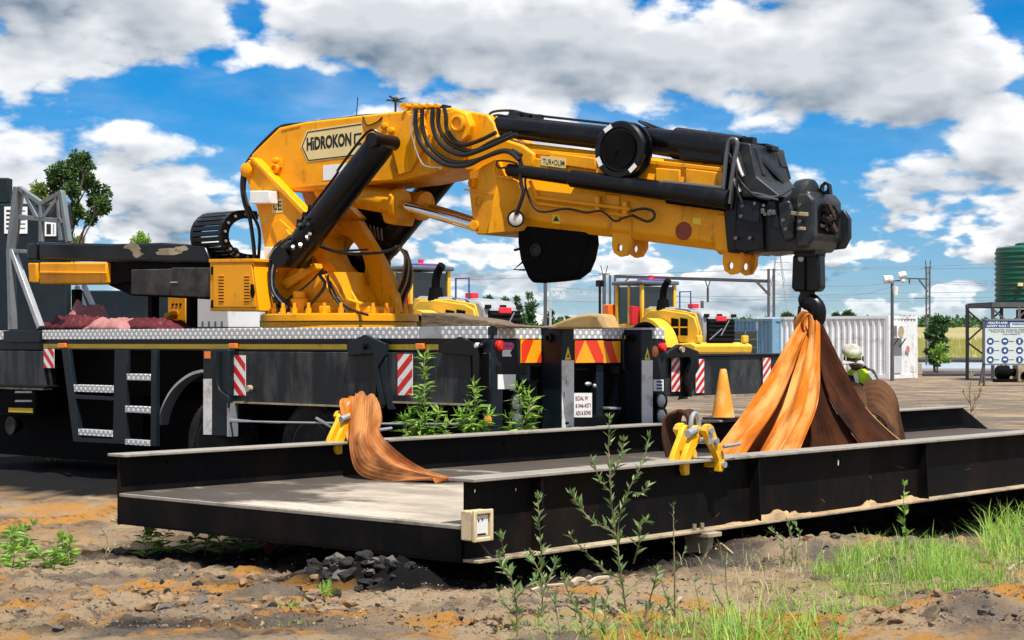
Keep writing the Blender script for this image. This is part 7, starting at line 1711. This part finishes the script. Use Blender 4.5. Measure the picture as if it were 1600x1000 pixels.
def twig_plant(label, name, stems, matn, leaf_len, leaf_w, spacing, group, seed=1, cat='plant', curl=.15, up=.55, sr=.005, tuft=0.0):
    """stems: list of (pixel path from the base up, depth)."""
    rng = random.Random(seed); b = W(stems[0][0][0][0], stems[0][0][0][1], stems[0][1]); t = thing(name, label, cat, tuple(b), 0, group)
    lm = MB()
    zlow = min(W(p_[0][0], p_[0][1], Y_).z for p_, Y_ in stems)
    for path, Y in stems:
        sm = MB()
        pts = [W(px, py, Y+.04*math.sin(i*1.7+seed)) - b for i, (px, py) in enumerate(path)]
        q = pts[0]+b; g_ = gz(q.x, q.y)-.02
        if q.z < zlow+.06 and q.z > g_+.01: pts.insert(0, V(q.x, q.y, g_)-b)      # rooted in the ground
        P = smooth_path(pts, 5); sm.tube(P, sr, 5, r1=sr*.35)
        L_ = 0
        for i in range(1, len(P)):
            seg = P[i]-P[i-1]; L_ += seg.length
            f = i/len(P)
            while L_ > spacing:
                L_ -= spacing
                if f < .08 or rng.random() < .16: continue
                for _ in range(2 if rng.random() < .7 else 3):
                    a = rng.uniform(0, 2*math.pi); h = V(math.cos(a), math.sin(a)*.9, 0); d = (h*(1-up)+seg.normalized()*up+V(0, 0, rng.uniform(-.15, .1))).normalized()
                    k = rng.uniform(.45, 1.25)*(1-.35*f); leaf(lm, P[i]-seg*rng.random(), d, V(0, 0, 1)+rvec(rng)*.5, leaf_len*k, leaf_w*k, curl)
        sm.build('stem', 'stem_brown', t)
        for _ in range(5): leaf(lm, P[-1], (V(0, 0, 1)+rvec(rng)*.7).normalized(), rvec(rng), leaf_len*.6, leaf_w*.6, curl)
    lm.build('foliage', matn, t, smooth=0); return t
mat('stem_brown', (0.16, 0.12, 0.07), 0.8, var=0.2)
def build_shrubs():
    g = 'young shrubs in the foreground'
    k = dict(matn='leaf_shrub', leaf_len=.072, leaf_w=.021, spacing=.021, group=g, name='young_shrub', cat='shrub')
    twig_plant('tallest young shrub in front of the near beam, forked below a bare red stem', stems=[([(985, 1010), (975, 930), (968, 880), (965, 840), (970, 800), (985, 760), (1005, 720), (1014, 685)], 8.7), ([(968, 850), (955, 830), (925, 815), (905, 790), (892, 772)], 8.7),
        ([(975, 905), (950, 895), (925, 872), (903, 850), (890, 838)], 8.75), ([(962, 840), (956, 790), (953, 740), (951, 700), (952, 655)], 8.9), ([(954, 745), (968, 720), (975, 690)], 8.9), ([(955, 770), (938, 750), (926, 722)], 8.9), ([(990, 770), (1003, 770), (1010, 762)], 8.7), ([(990, 880), (998, 850), (1002, 820), (1010, 815)], 8.7)], seed=2, **k)
    twig_plant('second young shrub just left of the tallest, reaching the cream box', stems=[([(800, 1010), (808, 960), (800, 910), (790, 880), (783, 840)], 8.3), ([(802, 940), (820, 920), (838, 905)], 8.3), ([(798, 900), (785, 888), (776, 870)], 8.3), ([(808, 965), (790, 945), (780, 925)], 8.3)], seed=3, **k)
    twig_plant('slim upright young shrub crossing the first stiffener of the near beam', stems=[([(845, 1010), (848, 960), (846, 900), (845, 850), (842, 810), (841, 780)], 8.5), ([(847, 930), (858, 905), (868, 880)], 8.5), ([(846, 900), (836, 880), (828, 868)], 8.5)], seed=4, **k)
    twig_plant('leafy young shrub base at the bottom edge under the tallest shrub', stems=[([(920, 1015), (905, 960), (890, 930), (880, 905)], 8.1), ([(950, 1015), (945, 960), (950, 930)], 8.2), ([(1000, 1015), (1010, 960), (1020, 920), (1028, 895)], 8.2), ([(880, 1015), (872, 970), (866, 940)], 8.1), ([(1040, 1015), (1035, 970), (1045, 940)], 8.1), ([(905, 1015), (925, 975), (930, 940)], 8.15)], seed=5, **k)
    twig_plant('small upright green seedling in front of the second stiffener', stems=[([(1415, 852), (1414, 820), (1412, 790), (1413, 760)], 11.6)], matn='leaf_weed', leaf_len=.085, leaf_w=.035, spacing=.03, group=g, name='seedling', cat='plant', seed=8)
    twig_plant('thin weed with fine stalks under the near beam foot', stems=[([(1055, 1000), (1054, 900), (1053, 850), (1052, 790)], 8.9), ([(1055, 960), (1040, 930), (1030, 890)], 8.9), ([(1050, 900), (1062, 880), (1070, 860)], 8.9)], matn='leaf_shrub', leaf_len=.05, leaf_w=.008, spacing=.03, group=g, name='grass_weed', cat='plant', seed=9)
    twig_plant('tall thin weed leaning at the lower right of the tallest shrub', stems=[([(1135, 1010), (1137, 950), (1134, 900), (1133, 870)], 8.6), ([(1137, 960), (1120, 930), (1110, 905)], 8.6), ([(1090, 1010), (1095, 960), (1085, 910)], 8.5)], matn='leaf_shrub', leaf_len=.06, leaf_w=.012, spacing=.03, group=g, name='grass_weed', cat='plant', seed=10)
    twig_plant('small leafy weed in the shade under the beam right of the foot', stems=[([(1238, 862), (1235, 835), (1230, 815)], 11.3), ([(1225, 862), (1222, 840), (1205, 830)], 11.3), ([(1245, 862), (1250, 835), (1242, 820)], 11.3)], matn='leaf_shrub', leaf_len=.06, leaf_w=.02, spacing=.03, group=g, name='grass_weed', cat='plant', seed=11)
    twig_plant('dry tufted weed at the left side of the foreground', stems=[([(165, 870), (168, 845), (160, 828)], 11.6), ([(168, 868), (185, 850), (202, 856)], 11.6)], matn='grass_dry', leaf_len=.05, leaf_w=.012, spacing=.05, group=g, name='dry_weed', cat='plant', seed=12)
    twig_plant('pale weed standing in the yard right of the weighbridge', stems=[([(1518, 660), (1517, 640), (1515, 610), (1519, 588)], 28), ([(1517, 640), (1528, 620), (1534, 605)], 28), ([(1516, 630), (1505, 615)], 28)], matn='grass_dry', leaf_len=.15, leaf_w=.04, spacing=.07, group=g, name='dry_weed', cat='plant', seed=13, sr=.012)
    g2 = 'green weeds between the weighbridge and the truck'
    kw = dict(matn='leaf_weed', leaf_len=.19, leaf_w=.036, spacing=.013, group=g2, name='tall_weed', cat='plant', curl=.25, up=.30, sr=.009)
    twig_plant('tallest feathery green weed in front of the striped marker board', stems=[([(664, 700), (664, 660), (663, 620), (664, 590), (663, 560)], 14.85)], seed=14, **kw)
    twig_plant('low bushy green weed at the foot of the tallest one', stems=[([(650, 700), (648, 670), (640, 650)], 14.85), ([(675, 700), (678, 670), (685, 645)], 14.85), ([(665, 700), (655, 675), (660, 655)], 14.8), ([(690, 700), (694, 680), (698, 668)], 14.85), ([(640, 700), (636, 680), (634, 660)], 14.85)], seed=15, **kw)
    twig_plant('bushy green weed beside the rear corner of the truck', stems=[([(742, 700), (740, 660), (742, 630), (740, 605)], 15.32), ([(730, 700), (725, 670), (720, 650)], 15.32), ([(752, 700), (756, 670), (762, 650)], 15.32), ([(742, 680), (728, 655), (730, 640)], 15.28)], seed=16, **kw)
    twig_plant('bushy green weed covering the left rear lamps of the truck', stems=[([(815, 700), (816, 660), (812, 630), (810, 606)], 15.62), ([(825, 700), (832, 668), (840, 650)], 15.62), ([(806, 700), (800, 672), (796, 655)], 15.62), ([(818, 660), (828, 635), (826, 620)], 15.62)], seed=17, **kw)
    g3 = 'low green weeds in the dirt at the left'
    kl = dict(matn='leaf_weed', leaf_len=.12, leaf_w=.036, spacing=.016, group=g3, name='low_weed', cat='plant', curl=.2, up=.25, sr=.005)
    for i, (lb, pts) in enumerate((('lush pale green weed clump at the left edge of the dirt', [(0, 880), (20, 885), (40, 880), (8, 860)]), ('yellow green weed sprig above the left edge clump', [(18, 850), (30, 845), (40, 840)]), ('spiky pale green weed in the left dirt', [(100, 870), (108, 872), (95, 868)]), ('small green weed below the spiky one', [(70, 882), (82, 884)]),
            ('green weed clump left under the deck end channel', [(240, 855), (255, 856), (228, 856)]), ('dark green weed strip under the deck end channel', [(295, 858), (320, 858), (345, 857), (375, 855), (400, 852)]), ('small green tuft in the ochre foreground', [(440, 980), (455, 975), (470, 978)]), ('grey green tuft beside the black rubble', [(505, 945), (512, 940)]))):
        st = []
        for px, py in pts:
            p = G(px, py, -.14); Y = p.y
            st.append(([(px, py), (px+random.uniform(-6, 6), py-14), (px+random.uniform(-12, 12), py-26 if i in (0, 2, 4) else py-18)], Y))
        twig_plant(lb, stems=st, seed=60+i, **kl)
    p = G(80, 722, GZ); twig_plant('sunlit yellow green weed patch in the dark under the truck front', stems=[([(50+i*9, 722), (50+i*9+random.uniform(-4, 4), 712), (52+i*9, 703)], p.y+random.uniform(-.3, .3)) for i in range(8)], matn='leaf_tree_pale', leaf_len=.14, leaf_w=.05, spacing=.03, group=g3, name='low_weed', cat='plant', seed=80, curl=.2, up=.25)
build_shrubs()

def build_grass():
    rng = random.Random(9)
    def patch(mb, n, area, h0, h1, w, dens=None):
        for _ in range(n):
            px, py = area(rng); 
            p = G(px, py, -.08); z = gz_fast(p.x, p.y)
            if h1 < .2 and float(vnoise(np.array([p.x*4.2]), np.array([p.y*4.2]), 6)[0])*.7+float(vnoise(np.array([p.x*11]), np.array([p.y*11]), 8)[0])*.3 < rng.uniform(.42, .64): continue; p.z = z-.01
            h = rng.uniform(h0, h1); a = rng.uniform(0, 2*math.pi); ln = rng.uniform(.15, 1.25); d = V(math.cos(a)*ln, math.sin(a)*ln, 1).normalized(); s = V(-math.sin(a), math.cos(a), 0)*w*rng.uniform(.6, 1.3)
            m = p+d*h*.55; e = p+d*h+V(math.cos(a), math.sin(a), -.7)*h*.45*rng.random()
            mb.add([p-s*.5, p+s*.5, m+s*.4, m-s*.4, e], [(0, 1, 2, 3), (3, 2, 4)])
    ell = lambda cx, cy, rx, ry: (lambda r: (lambda a, q: (cx+rx*q*math.cos(a), cy+ry*q*math.sin(a)))(r.uniform(0, 6.283), r.random()**.6))
    mb = MB()
    patch(mb, 9500, ell(1420, 902, 150, 46), .05, .19, .0034); patch(mb, 500, ell(1420, 900, 130, 40), .15, .26, .004)
    patch(mb, 1500, ell(1310, 955, 110, 28), .04, .12, .004)
    patch(mb, 700, ell(1590, 850, 60, 40), .10, .30, .006)
    patch(mb, 900, ell(1500, 940, 120, 30), .05, .13, .0045)
    patch(mb, 420, ell(1180, 1005, 140, 35), .10, .30, .006)
    patch(mb, 300, ell(1000, 1005, 220, 30), .08, .24, .005)
    patch(mb, 200, ell(460, 975, 40, 15), .03, .08, .005)
    o = mb.build('grass', 'grass_blade', None, smooth=0); tag(o, 'bright green grass clump in the right foreground', None, None, 'stuff')
    mb = MB()
    patch(mb, 2600, ell(1380, 925, 240, 65), .03, .14, .0038); patch(mb, 300, ell(1560, 900, 80, 60), .04, .14, .004); patch(mb, 120, ell(1180, 880, 120, 40), .06, .22, .003); patch(mb, 200, ell(1000, 960, 250, 50), .04, .10, .003)
    o = mb.build('dry_grass', 'grass_dry', None, smooth=0); tag(o, 'straw coloured dry grass among the green clump', None, None, 'stuff')
    # reeds at the field edge
    mb = MB()
    for _ in range(5000):
        Yq = rng.uniform(172, 330); px = rng.uniform(1100, 1660); x = (px-800)/F*Yq; z = GZ+17*max(0, (Yq-170)/1330); a = rng.uniform(0, 6.28); h = rng.uniform(.3, 1.1); s = V(.09, 0, 0); p = V(x, Yq, z)
        mb.add([p-s, p+s, p+V(math.cos(a)*.3, 0, h)], [(0, 1, 2)])
    o = mb.build('field_grass', 'field_blade', None, smooth=0); tag(o, 'yellow green grass of the far field', None, None, 'stuff')
gz_fast = gz
leafmat('field_blade', (0.24, 0.28, 0.05), (0.40, 0.36, 0.12), .2)
build_grass()

def build_clods():
    rng = random.Random(17); shapes = {}
    def shape(m, seed):
        r_ = random.Random(seed); bm = bmesh.new(); bmesh.ops.create_icosphere(bm, subdivisions=2, radius=1.0); nz = V(r_.uniform(-9, 9), r_.uniform(-9, 9), 0)
        ax = [rvec(r_) for _ in range(9)]; of = [r_.uniform(.55, .9) for _ in ax]
        for v in bm.verts:
            for a, o in zip(ax, of):
                k = v.co.dot(a)
                if k > o: v.co -= a*(k-o)
            v.co *= r_.uniform(.80, 1.18)
        me = bpy.data.meshes.new('clod'); bm.to_mesh(me); bm.free(); me.materials.append(MATS[m]); return me
    for m in ('coal', 'clod_tan', 'clod_grey'): shapes[m] = [shape(m, hash(m) % 97+k) for k in range(4)] if False else [shape(m, {'coal': 11, 'clod_tan': 31, 'clod_grey': 51}[m]+k) for k in range(4)]
    def put(px, py, r, m, sink=.35):
        p = G(px, py, -.10); z = gz_fast(p.x, p.y)
        o = bpy.data.objects.new('clod', rng.choice(shapes[m])); COL.objects.link(o); o.parent = GROUND
        o.location = (p.x, p.y, z+r*(.55-sink)); o.scale = (r*rng.uniform(.8, 1.4), r*rng.uniform(.7, 1.1), r*rng.uniform(.45, .8)); o.rotation_euler = (rng.uniform(-.4, .4), rng.uniform(-.4, .4), rng.uniform(0, 6.28))
    for _ in range(110):
        a = rng.uniform(0, 6.28); q = rng.random()**.6; put(582+105*q*math.cos(a), 902+15*q*math.sin(a), rng.uniform(.025, .07), 'coal' if rng.random() < .75 else 'clod_grey')
    for _ in range(120): put(rng.uniform(200, 560), rng.uniform(890, 965), rng.uniform(.015, .05), rng.choice(['clod_grey', 'clod_tan', 'coal', 'clod_tan']), .45)
    for _ in range(35): put(rng.uniform(1180, 1560), rng.uniform(835, 860), rng.uniform(.02, .05), rng.choice(['clod_grey', 'clod_tan', 'clod_tan']))
    for _ in range(30): put(rng.uniform(1350, 1600), rng.uniform(965, 1000), rng.uniform(.015, .035), rng.choice(['clod_tan', 'clod_tan', 'clod_grey']))
    for _ in range(45): put(rng.uniform(0, 750), rng.uniform(940, 998), rng.uniform(.012, .035), rng.choice(['clod_grey', 'clod_tan', 'coal']), .5)
    for _ in range(30): put(rng.uniform(750, 1200), rng.uniform(895, 990), rng.uniform(.012, .03), rng.choice(['clod_grey', 'clod_tan']), .5)
    # fine rubble
    mb = MB()
    for _ in range(11000):
        px, py = rng.uniform(-20, 1620), 1000-160*rng.random()**1.3
        p = G(px, py, -.10); z = gz_fast(p.x, p.y); r = rng.uniform(.004, .011)*(2.2 if rng.random() < .08 else 1); c = V(p.x, p.y, z+r*.3); v = [c+V(rng.uniform(-1, 1), rng.uniform(-1, 1), rng.uniform(-.6, .8))*r for _ in range(4)]
        mb.add(v, [(0, 1, 2), (0, 2, 3), (0, 3, 1), (1, 3, 2)], rng.choice([0, 0, 1, 1, 2]))
    o = mb.build('gravel', ['clod_grey', 'clod_tan', 'coal'], None, smooth=0); tag(o, 'fine gravel and crumbs strewn over the dirt', None, None, 'stuff')
    def stick(label, a, b, r, m='stick', nm='stick', cat='stick'):
        p, q = G(*a, -.09), G(*b, -.09); p.z = gz_fast(p.x, p.y)+r; q.z = gz_fast(q.x, q.y)+r*1.5
        mb = MB(); mb.tube([p, p*.6+q*.4+V(0, 0, r*.8), q], r, 6, sm=4, r1=r*.7); o = mb.build(nm, m, None); tag(o, label, cat, 'sticks and scraps lying in the foreground dirt')
    stick('pale bare stick slanting across the back of the grass clump', (1322, 888), (1392, 856), .011); stick('short pale stick lying left of the tallest shrub', (830, 928), (880, 922), .012); stick('pale wood scrap just below the near beam', (893, 922), (912, 914), .02); stick('second pale wood scrap beside the first', (920, 916), (950, 908), .016); stick('short dark ended stick at the right edge', (1575, 872), (1600, 862), .012); stick('thin stick beside the beam foot', (1122, 858), (1145, 868), .009); stick('small forked pale scrap low in the middle', (1055, 950), (1065, 938), .012); stick('thin dry stick among the lower grass', (1340, 918), (1390, 922), .009)
    # broken wood scrap stuck in the dark at the left of the rubble
    stick('red brown rag scrap under the end channel', (418, 850), (430, 848), .03, 'rust_red', 'rag', 'rag')
build_clods()

bpy.data.scenes.remove(_TMP)
